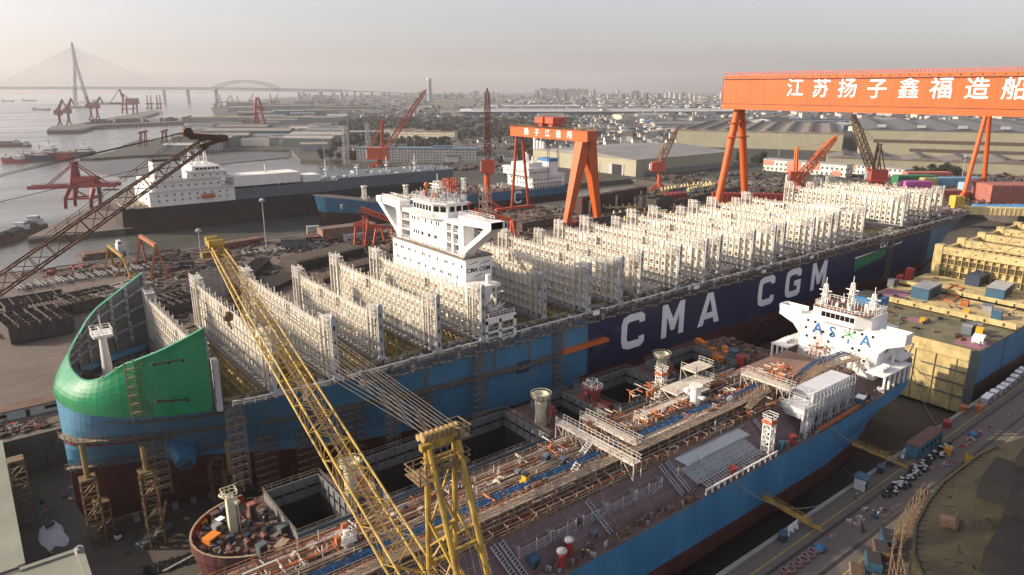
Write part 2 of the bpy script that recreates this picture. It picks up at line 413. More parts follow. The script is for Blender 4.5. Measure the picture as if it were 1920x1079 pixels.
def xstem(X, z):
    # the stem leans a little: foot set back below the turn of the bow
    if z < -4: return X + (1 - min(1, (X - 9) / 10)) * (-4 - z) * .35
    return X
mb = MB()
for s in (-1, 1):
    G = [[(xstem(X, z), CY + s * hb(X, z), z) for z in ZS] for X in XS]
    for i in range(len(XS) - 1):
        for j in range(len(ZS) - 1):
            q = (G[i][j], G[i + 1][j], G[i + 1][j + 1], G[i][j + 1])
            mb.face(q if s < 0 else q[::-1])
for i in range(len(XS) - 1):
    a, b = XS[i], XS[i + 1]
    mb.face([(xstem(a, KEEL), CY - hb(a, KEEL), KEEL), (xstem(a, KEEL), CY + hb(a, KEEL), KEEL), (xstem(b, KEEL), CY + hb(b, KEEL), KEEL), (xstem(b, KEEL), CY - hb(b, KEEL), KEEL)])
mb.face([(432, CY - hb(432, z), z) for z in ZS] + [(432, CY + hb(432, z), z) for z in ZS[::-1]])
G = [[(xstem(9, z), CY + s * hb(9, z), z) for z in ZS] for s in (-1, 1)]
for j in range(len(ZS) - 1): mb.face([G[1][j], G[0][j], G[0][j + 1], G[1][j + 1]])
m, nt, b = nodes('hull_paint')
geo = N(nt, 'ShaderNodeNewGeometry'); sep = N(nt, 'ShaderNodeSeparateXYZ'); nt.links.new(geo.outputs['Position'], sep.inputs[0])
X_, Y_, Z_ = sep.outputs
v = noise(nt, .15, (1, 1, .3), 6)
blue_ = ramp(nt, v, [(.3, (.055, .19, .325)), (.7, (.088, .26, .42))])
navy_ = ramp(nt, v, [(.3, (.015, .018, .07)), (.7, (.024, .028, .095))])
red_ = ramp(nt, noise(nt, .2, (1, 1, .2), 6), [(.3, (.065, .018, .019)), (.7, (.115, .032, .031))])
def inr(x, lo, hi): return mth(nt, 'MULTIPLY', mth(nt, 'GREATER_THAN', x, lo), mth(nt, 'LESS_THAN', x, hi))
c = mixc(nt, inr(X_, 140, 376), blue_, navy_)
strip = inr(mth(nt, 'ADD', Z_, mth(nt, 'MULTIPLY', X_, .0)), 13.3, 14.3)
strip = mth(nt, 'MULTIPLY', strip, inr(X_, 62, 136))
for xs in (85, 105.5, 117.5, 129): strip = mth(nt, 'MAXIMUM', strip, mth(nt, 'MULTIPLY', inr(X_, xs - .7, xs + .7), inr(Z_, 14, 21)))
c = mixc(nt, mth(nt, 'MULTIPLY', strip, .8), c, (.13, .135, .125))
mr = N(nt, 'ShaderNodeMapRange'); nt.links.new(X_, mr.inputs[0])
for i_, v_ in ((1, 14), (2, 60), (3, 5.0), (4, 2.0)): mr.inputs[i_].default_value = v_
wl = mth(nt, 'ADD', mr.outputs[0], mth(nt, 'MULTIPLY', mth(nt, 'GREATER_THAN', X_, 137), 2.4))
c = mixc(nt, mth(nt, 'LESS_THAN', Z_, wl), c, red_)
c = mixc(nt, mth(nt, 'MULTIPLY', inr(Z_, 12.2, 13.0), inr(X_, 9, 24)), c, (.20, .03, .025))
plate = ramp(nt, mth(nt, 'FRACT', mth(nt, 'DIVIDE', X_, 13.65)), [(0, (.8, .8, .8)), (.012, (1, 1, 1))])
mul = N(nt, 'ShaderNodeMix', data_type='RGBA', blend_type='MULTIPLY'); mul.inputs[0].default_value = .7
nt.links.new(c, mul.inputs[6]); nt.links.new(plate, mul.inputs[7]); c = mul.outputs[2]
pl2 = ramp(nt, mth(nt, 'FRACT', mth(nt, 'DIVIDE', Z_, 3.1)), [(0, (1, 1, 1)), (.03, (0, 0, 0))]); c = mixc(nt, mth(nt, 'MULTIPLY', pl2, .22), c, (.03, .04, .05))
pt = ramp(nt, noise(nt, .09, (1, 1, 2.2), 3), [(.6, (0, 0, 0)), (.63, (.22, .22, .22))]); c = mixc(nt, pt, c, (.16, .19, .22))
stn = ramp(nt, noise(nt, .7, (1, 1, .05), 5), [(.58, (0, 0, 0)), (.75, (.45, .45, .45))])
c = mixc(nt, stn, c, (.11, .10, .10))
nt.links.new(c, b.inputs['Base Color']); b.inputs['Roughness'].default_value = .38
bp = N(nt, 'ShaderNodeBump'); bp.inputs['Strength'].default_value = .15; bp.inputs['Distance'].default_value = .4
nt.links.new(noise(nt, .35, (1, 1, 1), 3), bp.inputs['Height']); nt.links.new(bp.outputs[0], b.inputs['Normal'])
hull_m = m
hull = mb.build('hull', hull_m, ship, smooth=True)
mb = MB()
cx = aty(345, 848, CY - 9.5)
mb.tube((cx.x + .5, CY - 5, cx.z + 2), (cx.x - .5, CY - 12.5, cx.z - .8), 5.0, 2.3, n=20)
mb.tube((cx.x - .5, CY - 12.5, cx.z - .8), (cx.x - .6, CY - 13.2, cx.z - 1.0), 2.3, 2.1, n=20)
pod = mb.build('anchor_pocket', M('hull_blue', (.04, .16, .29), .4), hull, smooth=False)
mb = MB(); mb.tube((cx.x - .6, CY - 13.2, cx.z - 1), (cx.x - .62, CY - 13.26, cx.z - 1.0), 1.35, n=16)
mb.build('hawse_hole', dark, hull)
YL0, YL1 = CY - 30.62, CY - 30.49
let = MB(); W_ = 2.5
zb, zt = 9.4, 18.4
def letC(x0, w):
    x1 = x0 + w; r = 2.2
    a0, b0 = x0 + W_ / 2, x1 - W_ / 2
    return [(b0, zt - 2.2), (b0, zt - .6), (b0 - .9, zt + .02), (a0 + r, zt + .02), (a0 + .5, zt - .6), (a0, zt - r), (a0, zb + r), (a0 + .5, zb + .6), (a0 + r, zb - .02), (b0 - .9, zb - .02), (b0, zb + .6), (b0, zb + 2.2)]
def flush():
    global let
    let.build('letter', letw, hull); let = MB()
stroke(let, letC(154.5, 10.6), W_, YL0, YL1); flush()
stroke(let, letC(228.1, 10.6), W_, YL0, YL1); flush()
stroke(let, letC(246.5, 10.8) + [(246.5 + 10.8 - W_ / 2, zb + 4.0)], W_, YL0, YL1)
stroke(let, [(252.6, 13.6), (257.3, 13.6)], 2.1, YL0 - .02, YL1); flush()
for x0 in (173.6, 265.5):
    z0, z1 = 8.1, 19.6; w = 11.3
    let.prismy([(x0, z0), (x0 + 2.5, z0), (x0 + 2.5, z1), (x0, z1)], YL0, YL1)
    let.prismy([(x0 + w - 2.5, z0), (x0 + w, z0), (x0 + w, z1), (x0 + w - 2.5, z1)], YL0, YL1)
    let.prismy([(x0 + 2.5, z1), (x0 + 2.5, z1 - 4.2), (x0 + w / 2 - .9, z0 + 2), (x0 + w / 2 + .9, z0 + 2), (x0 + w / 2, z0 + 6)], YL0, YL1)
    let.prismy([(x0 + w - 2.5, z1), (x0 + w / 2, z0 + 6), (x0 + w / 2 + .9, z0 + 2), (x0 + w - 2.5, z1 - 4.2)], YL0, YL1); flush()
x0 = 192.7
let.prismy([(x0, 8.0), (x0 + 2.8, 8.0), (x0 + 6.1, 17.6), (x0 + 7.5, 19.5), (x0 + 4.5, 19.5)], YL0, YL1)
let.prismy([(x0 + 9.2, 8.0), (x0 + 12, 8.0), (x0 + 7.5, 19.5), (x0 + 6.1, 17.6)], YL0, YL1)
let.prismy([(x0 + 3.4, 10.1), (x0 + 8.6, 10.1), (x0 + 7.9, 12.3), (x0 + 4.1, 12.3)], YL0, YL1)
flush()
mb = MB()
mb.prismy([(300.5, 17.0), (343, 17.7), (345, 18.4), (300.5, 16.2)], YL0, YL1, 0)
mb.prismy([(300.5, 15.9), (334, 17.1), (328, 13.6), (300.5, 10.8)], YL0, YL1, 1)
mb.build('emblem', [letw, M('emblem_green', (.03, .22, .10), .5)], hull)
text('ED', 6.4, letw, hull, (326, CY - 30.58, 20.0), (1, 0, 0), (0, 0, 1), .05)
mb = MB(); mb.box(113.2, 117.4, YL0, YL1, 11.4, 14.6); mb.box(113.5, 117.1, YL0 - .02, YL0, 12.6, 13.2, 1)
mb.build('name_board', [dblue, letw], hull)
mb = MB(); mb.box(128.5, 147, CY - 32.6, CY - 30.6, 13.9, 14.9)
mb.build('side_staging', orange, ship)
RIMZ = [(9, 28.4), (13, 29.2), (16, 31.0), (20, 34.4), (26.5, 37.4), (34, 41.2)]
LEVT = [0, .08, .18, .3, .42, .55, .68, .8, .9, 1]
GX = [9.0, 9.03, 9.12, 9.3, 9.55, 9.9, 10.4, 11, 11.8, 12.6, 13.5, 14.6, 15.8, 17, 18.5, 20, 21.5, 23, 25, 27, 29, 31, 34]
def shield(X, t, inset=0):
    """plan stays U-shaped; the front leans aft towards the rim"""
    zr = smooth(X + 3.2 * math.exp(-(X - 9) / 4), RIMZ); z = DK + (zr - DK) * t
    lean = 3.6 * math.exp(-(X - 9) / 5) * (t ** 1.8) - .9 * math.exp(-(X - 9) / 5) * math.sin(math.pi * t) * .8
    h = smooth(X, DKW) * (1 + .035 * math.sin(math.pi * min(1, t * 1.1)) + (.045 if X > 20 else .02) * t)
    return X + lean + inset * .25, max(0, h - inset), z
for (nm, mat, ins) in (('bow_shield', None, 0), ('bow_shield_lining', M('lining_grey', (.13, .135, .14), .6, var=.1, scale=.1), .45)):
    mb = MB()
    for s in (-1, 1):
        G = []
        for X in GX:
            row = []
            for t in LEVT:
                x, h, z = shield(X, t, ins); row.append((x, CY + s * (h if X > 9.0 else 0), z))
            G.append(row)
        for i in range(len(GX) - 1):
            for j in range(len(LEVT) - 1):
                q = (G[i][j], G[i + 1][j], G[i + 1][j + 1], G[i][j + 1]); mb.face(q if s < 0 else q[::-1])
        if ins:   # ribs on the inside
            for i in range(12, len(GX), 2):
                for a, b2 in zip(G[i], G[i][1:]): mb.bar((a[0], a[1] - s * .4, a[2]), (b2[0], b2[1] - s * .4, b2[2]), .3, .9, 1)
            for j in (3, 5, 7):
                for i in range(10, len(GX) - 1): mb.bar((G[i][j][0], G[i][j][1] - s * .4, G[i][j][2]), (G[i + 1][j][0], G[i + 1][j][1] - s * .4, G[i + 1][j][2]), .25, .7, 1)
        else:     # thick rim and rear edge
            for i in range(len(GX) - 1):
                o1, o2 = shield(GX[i], 1, -.05), shield(GX[i + 1], 1, -.05); i1, i2 = shield(GX[i], 1, .9), shield(GX[i + 1], 1, .9)
                q = [(o1[0], CY + s * o1[1], o1[2] + .03), (o2[0], CY + s * o2[1], o2[2] + .03), (i2[0], CY + s * i2[1], i2[2] + .03), (i1[0], CY + s * i1[1], i1[2] + .03)]
                mb.face(q if s < 0 else q[::-1])
    if ins == 0:
        m, nt, b = nodes('green_bow_paint')
        c = ramp(nt, noise(nt, .25, (1, 1, .5), 5), [(.3, (.013, .20, .08)), (.7, (.022, .26, .112))])
        geo = N(nt, 'ShaderNodeNewGeometry'); sp = N(nt, 'ShaderNodeSeparateXYZ'); nt.links.new(geo.outputs['Position'], sp.inputs[0])
        ln = ramp(nt, mth(nt, 'FRACT', mth(nt, 'DIVIDE', sp.outputs[1], 2.6)), [(0, (.75, .75, .75)), (.03, (1, 1, 1))])
        mul = N(nt, 'ShaderNodeMix', data_type='RGBA', blend_type='MULTIPLY'); mul.inputs[0].default_value = .5
        nt.links.new(c, mul.inputs[6]); nt.links.new(ln, mul.inputs[7])
        nt.links.new(mul.outputs[2], b.inputs['Base Color']); b.inputs['Roughness'].default_value = .25
        bp = N(nt, 'ShaderNodeBump'); bp.inputs['Strength'].default_value = .12; bp.inputs['Distance'].default_value = .5
        nt.links.new(noise(nt, .5, (1, 1, 1), 3), bp.inputs['Height']); nt.links.new(bp.outputs[0], b.inputs['Normal'])
        mat = m
    mb.build(nm, [mat, greyp] if ins else mat, ship, smooth=True)
for s in (-1, 1):
    mb = MB(); y = CY + s * 27.6
    mb.prismx([(y - s * .9, 22.7), (y + s * 1.2, 22.7), (y + s * 1.9, 34), (y - s * .4, 34.3)], 34.8, 35.8)
    post = mb.build('shield_post', lgrey, ship)
    mb = MB()
    for z in (25, 27.5, 29, 31.5): mb.tube((34.76, y + s * .5, z), (34.8, y + s * .5, z), .38, n=10)
    mb.build('lightening_hole', dark, post)
mb = MB()
for (a, bq) in (((1145, 730), (1365, 695)), ((1175, 1005), (1400, 996))):
    p = aty(a[0] / 4, 500 + a[1] / 4, CY - 27.4); q = aty(bq[0] / 4, 500 + bq[1] / 4, CY - 28.4)
    mb.bar((p.x, p.y - .6, p.z), (q.x, q.y - .2, q.z), .3)
    for k in range(3):
        c = p.lerp(q, k / 2); mb.box(c.x - .25, c.x + .25, c.y - .7, c.y, c.z - .4, c.z + .3)
mb.build('lifting_lug', dark, ship)
mb = MB()
pl = [(9.6 + .6, CY)]
for X in XS[2:22]: pl.append((X + .4, CY - hb(X, 22) + .5))
pl += [(36, CY - 27), (36, CY + 27)] + [(X + .4, CY + hb(X, 22) - .5) for X in XS[2:22][::-1]]
mb.prism(pl, 20.8, 21.3)
mb.build('fore_deck', M('dark_deck_paint', (.07, .055, .05), .7, var=.4, scale=.4), ship)
mb = MB()
r2 = random.Random(11)
for k in range(60):
    x, y = r2.uniform(15, 33), CY + r2.uniform(-18, 20)
    if abs(y - CY) > 13 and x < 20: continue
    mb.obox((x, y, 21.3), r2.uniform(.4, 2.2), r2.uniform(.4, 2.2), r2.uniform(.4, 2), r2.uniform(0, 3))
for k in range(26):
    x, y = r2.uniform(15, 33), CY + r2.uniform(-14, 20); a = r2.uniform(0, 3)
    mb.bar((x, y, 21.5), (x + 4 * math.cos(a), y + 4 * math.sin(a), 21.5 + r2.uniform(0, 2.5)), .18)
mb.build('mooring_gear', M('deck_gear_steel', (.16, .14, .13), .6, var=.5, scale=.6), ship)
fm = aty(187, 690, CY + 3.5); fx, fy = fm.x + 1.5, CY + 3.5
mb = MB()
mb.tube((fx, fy, 21.3), (fx, fy, 34.2), 1.25, .75, n=10); mb.bar((fx + 1, fy + 2.5, 22), (fx, fy + .6, 31), .35); mb.bar((fx - 1, fy + 2.5, 22), (fx, fy + .6, 31), .35)
mast = mb.build('foremast', white, ship)
mb = MB(); mb.box(fx - 2, fx + 2, fy - 2.2, fy + 2.8, 33.8, 34.4)
mb.rail([(fx - 2, fy - 2.2, 34.4), (fx + 2, fy - 2.2, 34.4), (fx + 2, fy + 2.8, 34.4), (fx - 2, fy + 2.8, 34.4), (fx - 2, fy - 2.2, 34.4)], 1.2, 1.2, .09)
mb.bar((fx, fy, 34), (fx, fy, 38.5), .2); mb.bar((fx, fy + 3, 34.3), (fx, fy + 6, 34.3), .25)
mb.build('platform', white, mast)
LBX = [34.2, 47, 60.6, 74.3, 88, 101.6, 126.4, 140, 153.6, 167.2, 180.9, 194.6, 208.3, 222, 235.6, 249.2, 262.8, 276.5, 290, 304, 342, 355.6, 369.5, 383]
mb = MB()
for s in (-1, 1):
    for a, b2 in zip(XS[21:], XS[22:]):
        q = [(a, CY + s * (hb(a, DK) - .02), DK), (b2, CY + s * (hb(b2, DK) - .02), DK), (b2, CY + s * 26.0, DK), (a, CY + s * 26.0, DK)]
        mb.face(q if s < 0 else q[::-1])
mb.box(395, 431, CY - 26, CY + 26, DK - .6, DK)
mb.box(102.6, 113, CY - 26, CY + 26, DK - .5, DK - .05)
mb.build('upper_deck', M('ship_deck_primer', (.21, .165, .145), .75, var=.4, scale=.3, dirt=(.12, .1, .09)), ship)
holdm = M('hold_cream_primer', (.50, .43, .27), .6, rust=.35, rustcol=(.22, .17, .10), var=.25, scale=.25)
mb = MB()
def hin(X, z): return max(1.0, min(26.0, hb(X, z) - 1.3))
HX = [36.5, 42, 47, 54, 60.6, 67, 74.3, 81, 88, 95, 101.6, 114, 126, 140, 160, 395]; HZ_ = [-3, 1, 5, 8, 11, 14, 17, 20, DK + 1.3]
for s in (-1, 1):
    for a, b2 in zip(HX, HX[1:]):
        for z0, z1 in zip(HZ_, HZ_[1:]):
            q = [(a, CY + s * hin(a, min(z0, DK)), z0), (b2, CY + s * hin(b2, min(z0, DK)), z0), (b2, CY + s * hin(b2, min(z1, DK)), z1), (a, CY + s * hin(a, min(z1, DK)), z1)]
            mb.face(q if s > 0 else q[::-1])
    k = 0
    while 37 + k * 1.98 < 394:
        x = 37 + k * 1.98; k += 1
        for z0, z1 in zip(HZ_, HZ_[1:]): mb.bar((x, CY + s * (hin(x, min(z0, DK)) - .15), z0), (x, CY + s * (hin(x, min(z1, DK)) - .15), z1), .28, .3, caps=False)
for a, b2 in zip(HX, HX[1:]): mb.face([(a, CY - hin(a, -3), -3), (b2, CY - hin(b2, -3), -3), (b2, CY + hin(b2, -3), -3), (a, CY + hin(a, -3), -3)])
mb.build('hold_side', holdm, ship)
copm = M('coaming_top', (.25, .19, .15), .7, var=.5, scale=.5)
def bulkhead(X):
    mb = MB(); wb = min(25.7, hin(X, DK - 12)) if X else 25.7; wt = min(25.7, hin(X, DK)) if X else 25.7
    wd = lambda z: wt + (wb - wt) * (z / -12)
    mb.prismx([(-wb, -12), (wb, -12), (wt, 0), (-wt, 0)], -1.2, 1.2)
    k = -20
    for k in range(-20, 21):
        y = k * 1.25; zl = -12
        while abs(y) > wd(zl) - .2 and zl < -.5: zl += .5
        mb.box(-1.6, -1.2, y - .12, y + .12, zl, -.4); mb.box(1.2, 1.6, y - .12, y + .12, zl, -.4)
    for z in (-2.6, -5.4, -8.6): mb.box(-1.75, -1.2, -wd(z), wd(z), z - .2, z + .2)
    for k in range(-4, 5):
        if abs(k * 6) < wb - .5: mb.box(-1.9, 1.9, k * 6 - .3, k * 6 + .3, -11.9, 0.2)
    mb.box(-2.1, 2.1, -wt - .2, wt + .2, 0, 1.1, 1)
    return mb.build('hold_bulkhead', [cream, copm], ship, world=False)
proto = None
for n, X in enumerate(LBX):
    if X < 110: o = bulkhead(X)
    elif proto is None: o = proto = bulkhead(0)
    else: o = proto.copy(); COL.objects.link(o)
    o.parent = ship; o.location = Vector((X, CY, DK)) - OFF[ship.name]
mb = MB()
for a, b2 in zip(LBX, LBX[1:]):
    if a < 165 or b2 - a > 20: continue
    for k in range(4): mb.box(a + 2.3, b2 - 2.3, CY - 25.6 + k * 12.9, CY - 13.2 + k * 12.9, DK + .9, DK + 1.5)
mb.box(306, 321, CY - 25.6, CY + 25.6, DK + .6, DK + 1.2)
mb.build('hatch_cover', M('hatch_primer', (.40, .37, .35), .7, var=.35, scale=.35, dirt=(.2, .17, .15)), ship)
postm = M('guide_post_primer', (.62, .59, .54), .6, rust=.15, rustcol=(.34, .27, .2))
def lashing(tall=0, tiers=4, seed=0):
    mb = MB(); rr = random.Random(seed); pit = 2.5; n = 24; th = .3
    zs = 1.3; hh = 2.55
    for r_ in range(tiers):
        for k in range(n):
            y0 = -30 + k * pit; y1 = y0 + pit; z0 = zs + r_ * hh; z1 = z0 + hh
            if r_ == tiers - 1 and rr.random() < .1: continue
            ym = (y0 + y1) / 2
            if rr.random() < .05:
                mb.box(-th, th, y0, y1, z0, z1); continue
            a, b_, t = .66, .70, (z0 + z1) / 2 - .1
            H = [(ym - a, z0 + .38), (ym + a, z0 + .38), (ym + a, t + .3), (ym + a * .62, t + b_), (ym - a * .62, t + b_), (ym - a, t + .3)]
            O = [(y0, z0), (y1, z0), (y1, t + .3), (y1, z1), (y0, z1), (y0, t + .3)]
            for x, fl in ((-th, 1), (th, 0)):
                for i in range(6):
                    j = (i + 1) % 6
                    q = [(x, *O[i]), (x, *O[j]), (x, *H[j]), (x, *H[i])]; mb.face(q[::-1] if fl else q)
            for i in range(6):
                j = (i + 1) % 6; mb.face([(-th, *H[j]), (-th, *H[i]), (th, *H[i]), (th, *H[j])])
        mb.box(-.75, .75, -30, 30, zs + r_ * hh - .08, zs + r_ * hh + .02, 1)
    top = zs + tiers * hh
    mb.box(-th, th, -30, 30, top, top + .12)
    for k in range(n + 1):             # container guide posts
        y = -30 + k * pit; h = top + (1.6 if k % 2 else .7) + rr.uniform(0, .5)
        for x in (-.62, .62): mb.box(x - .12, x + .12, y - .12, y + .12, .2, h, 2)
    mb.rail([(-th - .4, -30, top), (-th - .4, 30, top)], 1.1, 1.25, .09)
    for z in (zs + hh, zs + 2 * hh, zs + 3 * hh): mb.rail([(-.75, -30, z), (-.75, 30, z)], 1.05, 2.5, .06, mids=1)
    for z in (.6,): mb.box(-1.2, 1.2, -30.2, 30.2, .15, .5, 1)
    for k in range(10): mb.bar((-th - .3, -28 + k * 6, .3), (th, -26 + k * 6, 1.3), .25)
    return mb
def end_plate():
    mb = MB()
    # starboard end plate, rounded head
    prof = [(-.62, .1), (.62, .1), (.62, 14.6), (.42, 15.2), (.15, 15.4), (-.15, 15.4), (-.42, 15.2), (-.62, 14.6)]
    mb.prismy([(x, z) for x, z in prof], -30.75, -30.05)
    mb.box(-1.2, 1.2, -31, -29.6, 0, .4); mb.prismy([(-1.15, .1), (1.15, .1), (.62, 1.6), (-.62, 1.6)], -30.7, -30.1)
    for z in (1.6, 5.2, 8.6, 11.8): mb.box(-.22, .22, -30.78, -30.74, z, z + 1.1, 1)
    return mb
def tower(s):
    mb = MB()
    if 1:
        for y in (30.0, 27.6, 25.2):
            for x in (-1, 1):
                if s < 0 and y > 29: continue
                mb.box(x - .2, x + .2, s * y - .2, s * y + .2, .2, 14.9 - (1.2 if y < 26 else 0))
        for z in (11.6, 12.9, 14.2):
            mb.box(-1.2, 1.2, min(s * 25.2, s * 30), max(s * 25.2, s * 30), z - .1, z + .05)
            mb.rail([(-1.15, s * 25.2, z), (-1.15, s * 29.8, z)], .9, 1.2, .08)
        mb.box(-.1, .1, min(s * 25.4, s * 29.8), max(s * 25.4, s * 29.8), 12.0, 12.8)
    return mb
lp = []
for sd in (1, 2, 3):
    o = lashing(seed=sd).build('lashing_bridge', [offwh, greyp, postm], ship, world=False)
    end_plate().build('end_plate', [lgrey, dark], o, world=False)
    for s in (-1, 1): tower(s).build('end_tower', postm, o, world=False)
    lp.append(o)
for n, X in enumerate(LBX):
    o = lp[n] if n < 3 else copy_tree(lp[n % 3], ship)
    o.parent = ship
    o.location = Vector((X, CY, DK + 1.0)) - OFF[ship.name]
    if n == 0: o.scale = (1, .86, .93)
    if X > 330: o.location.z += 2.2
FX = 104.6
mb = MB()
mb.box(FX, 113.5, CY - 18.6, CY + 21.6, DK, 43.0)
mb.box(FX + .6, 112.5, CY - 8.6, CY + 11.6, 43.0, 52.6)
mb.box(FX + .6, 112.8, CY - 17.6, CY - 8.6, 51.6, 52.7); mb.box(FX + .6, 112.8, CY + 11.6, CY + 20, 51.6, 52.7)
dh = mb.build('deckhouse', wclean, ship)
mb = MB(); mb.box(FX - 1.0, 113.9, CY - 18.9, CY + 21.9, 43.0, 43.25)
mb.build('deck_ledge', M('walkway_primer', (.22, .16, .12), .7, var=.4, scale=.6), dh)
mb = MB()
for s, y0, y1 in ((-1, CY - 8.6, CY - 15.6), (1, CY + 11.6, CY + 16.2)):
    a, b2 = min(y0, y1), max(y0, y1)
    for z in (43.25, 46.2, 49.2): mb.box(FX + .4, 112, a, b2, z, z + .35)
    mid = (a + b2) / 2 if s < 0 else None
    for y in ([a, mid] if s < 0 else [b2]): mb.box(FX + .2, FX + 1.2, y - .45, y + .45, 43, 51.6)
    mb.box(110.4, 110.9, a, b2, 43, 51.6, 1)
    for z in (43.5, 46.5, 49.5):
        mb.rail([(FX + .7, a, z), (FX + .7, b2, z)], 1.1, 1.3, .09, mids=2)
        mb.bar((FX + 2, a + .6, z), (FX + 5, b2 - .6, z + 2.8), .8, .25)
        mb.box(110.36, 110.42, a + 1.2, a + 2.3, z, z + 2.1, 2)
mb.build('stair_tower', [wclean, lgrey, dark], dh)
for s, yo, yi in ((-1, CY - 30.6, CY - 15.6), (1, CY + 30.8, CY + 16.2)):
    mb = MB(); q = lambda pts: mb.prismx(pts if s > 0 else [(y, z) for y, z in pts][::-1], FX, FX + 3.6)
    q([(yi, 52.2), (yo, 52.9), (yo, 54.7), (yi, 54.6)][::1])
    q([(yi, 43.2), (yi + s * 2.2, 43.2), (yi + s * 2.2, 52.3), (yi, 52.25)])
    q([(yi + s * 2.2, 43.2), (yi + s * 3.1, 44.8), (yi + s * 2.9, 46.2), (yi + s * 2.2, 47.0)])
    q([(yi + s * 2.8, 44.6), (yi + s * 4.6, 46.0), (yo, 52.95), (yo - s * 2.6, 52.85), (yi + s * 3.2, 46.6)])
    q([(yo - s * 3.2, 52.8), (yo - s * 2.5, 52.8), (yo - s * 4.2, 51.4), (yo - s * 5.0, 51.5)])
    mb.box(FX - .3, FX + 4.2, min(yo, yo - s * 3.2), max(yo, yo - s * 3.2), 52.95, 54.75)
    wg = mb.build('bridge_wing', wclean, dh)
    mb = MB(); mb.rail([(FX + .2, yi, 54.65), (FX + .2, yo - s * 3.3, 54.75)], 1.0, 1.6, .09)
    mb.rail([(FX + 3.4, yi, 54.65), (FX + 3.4, yo - s * 3.3, 54.75)], 1.0, 1.6, .09)
    mb.build('railing', white, wg)
wy0, wy1 = CY - 7.8, CY + 10.6
mb = MB()
mb.prism([(FX - .8, CY - 3.5), (FX - .8, CY + 6.8), (FX + 1.6, wy1), (113, wy1), (113, wy0), (FX + 1.6, wy0)], 52.6, 56.3)
mb.prism([(FX - 1.4, CY - 3.8), (FX - 1.4, CY + 7.1), (FX + 1.2, wy1 + .5), (113.4, wy1 + .5), (113.4, wy0 - .5), (FX + 1.2, wy0 - .5)], 56.3, 56.7)
mb.prism([(FX - 1.6, CY - 4), (FX - 1.6, CY + 7.2), (FX + .6, wy1 + .6), (FX + .6, wy0 - .6)], 52.3, 52.6)
wh = mb.build('wheelhouse', wclean, dh)
mb = MB()
for k in range(6): mb.box(FX - .86, FX - .8, CY - 3.1 + k * 1.66, CY - 1.85 + k * 1.66, 54.2, 55.7)
for (ya, yb, s) in ((CY - 3.5, wy0, -1), (CY + 6.8, wy1, 1)):
    for k in range(2):
        t0, t1 = .1 + k * .45, .45 + k * .45
        p0 = (FX - .8 + 2.4 * t0, ya + (yb - ya) * t0); p1 = (FX - .8 + 2.4 * t1, ya + (yb - ya) * t1)
        nn = Vector((-(abs(yb - ya)), s * -2.4 * -1, 0)).normalized() * .08
        mb.prism([(p0[0] + nn.x, p0[1] + nn.y), (p1[0] + nn.x, p1[1] + nn.y), (p1[0] - nn.x * .2, p1[1] - nn.y * .2), (p0[0] - nn.x * .2, p0[1] - nn.y * .2)], 54.2, 55.7)
for k in range(4): mb.box(FX + 2.4 + k * 2.2, FX + 4.0 + k * 2.2, wy0 - .06, wy0, 54.2, 55.7)
mb.build('window', glass, wh)
mb = MB(); mb.rail([(FX - 1.5, CY - 3.8, 52.6), (FX - 1.5, CY + 7.1, 52.6)], 1.2, .5, .12)
mb.rail([(FX - 1.2, CY - 3.8, 56.7), (FX - 1.2, CY + 7.1, 56.7), (FX + 1.2, wy1, 56.7), (113, wy1, 56.7), (113, wy0, 56.7), (FX + 1.2, wy0, 56.7), (FX - 1.2, CY - 3.8, 56.7)], 1.3, .9, .1)
mb.build('railing', white, wh)
mb = MB()
mb.lattice((109, CY + 1.5, 56.7), (109, CY + 1.5, 61.8), 2.2, 1.6, 3, .22, .12)
mb.box(108, 110.5, CY - 1, CY + 4, 60.0, 60.2)
mb.bar((108, CY - 1, 61), (108, CY + 4, 61), .3); mb.bar((109, CY + 1.5, 61.8), (109, CY + 1.5, 64), .12)
mb.build('radar_mast', white, wh)
mb = MB(); r2 = random.Random(5)
for k in range(70):
    x, y = r2.uniform(FX, 112.4), r2.uniform(wy0, wy1); h = r2.uniform(.6, 3.4)
    mb.bar((x, y, 56.7), (x, y, 56.7 + h), .13)
    if r2.random() < .6: mb.bar((x, y, 56.7 + h * .8), (x + r2.uniform(-2, 2), y + r2.uniform(-2, 2), 56.7 + h * .8), .1)
    if r2.random() < .3: mb.obox((x, y, 56.7), .7, .7, r2.uniform(.5, 1.5), r2.uniform(0, 2))
mb.build('antenna', lgrey, wh)
for (x, y, z, r_) in ((106.5, CY + 4.5, 58.3, .9), (107.5, CY + 1.0, 57.9, .75), (107.5, CY + 5, 60.5, .9), (110, CY + 2.5, 58.1, .8), (106, CY - 1, 58, .7)):
    mb = MB(); mb.lathe((x, y, z), [(.1, -r_), (r_ * .7, -r_ * .7), (r_, 0), (r_ * .7, r_ * .7), (.1, r_)], 10); mb.bar((x, y, 56.7), (x, y, z), .3)
    mb.build('radar_dome', hose, wh, smooth=True)
mb = MB()
r2 = random.Random(9)
for row, (z, cols) in enumerate(((50.6, (9.8, 8.6, 6.6, 2.4, -.8, -3.4, -4.6)), (46.6, (9, 7.8, 6.6, 4.7, 4.1, 1, .3, -2.4, -3.2)))):
    for y in cols: mb.box(FX + .53, FX + .6, CY + y - .3, CY + y + .3, z - .5, z + .45)
for z, y0, st, nn in ((40.6, 20.3, 4.1, 10), (37.2, 19.2, 4.2, 9), (33.6, 18, 5.1, 8), (30.2, 17.4, 5.2, 7), (26.8, 17, 6, 6)):
    for k in range(nn):
        y = CY + y0 - k * st
        if y < CY - 18: continue
        mb.box(FX - .07, FX, y - .28, y + .28, z - .45, z + .45)
        if r2.random() < .5: mb.box(FX - .07, FX, y - 1.3, y - .75, z - .45, z + .45)
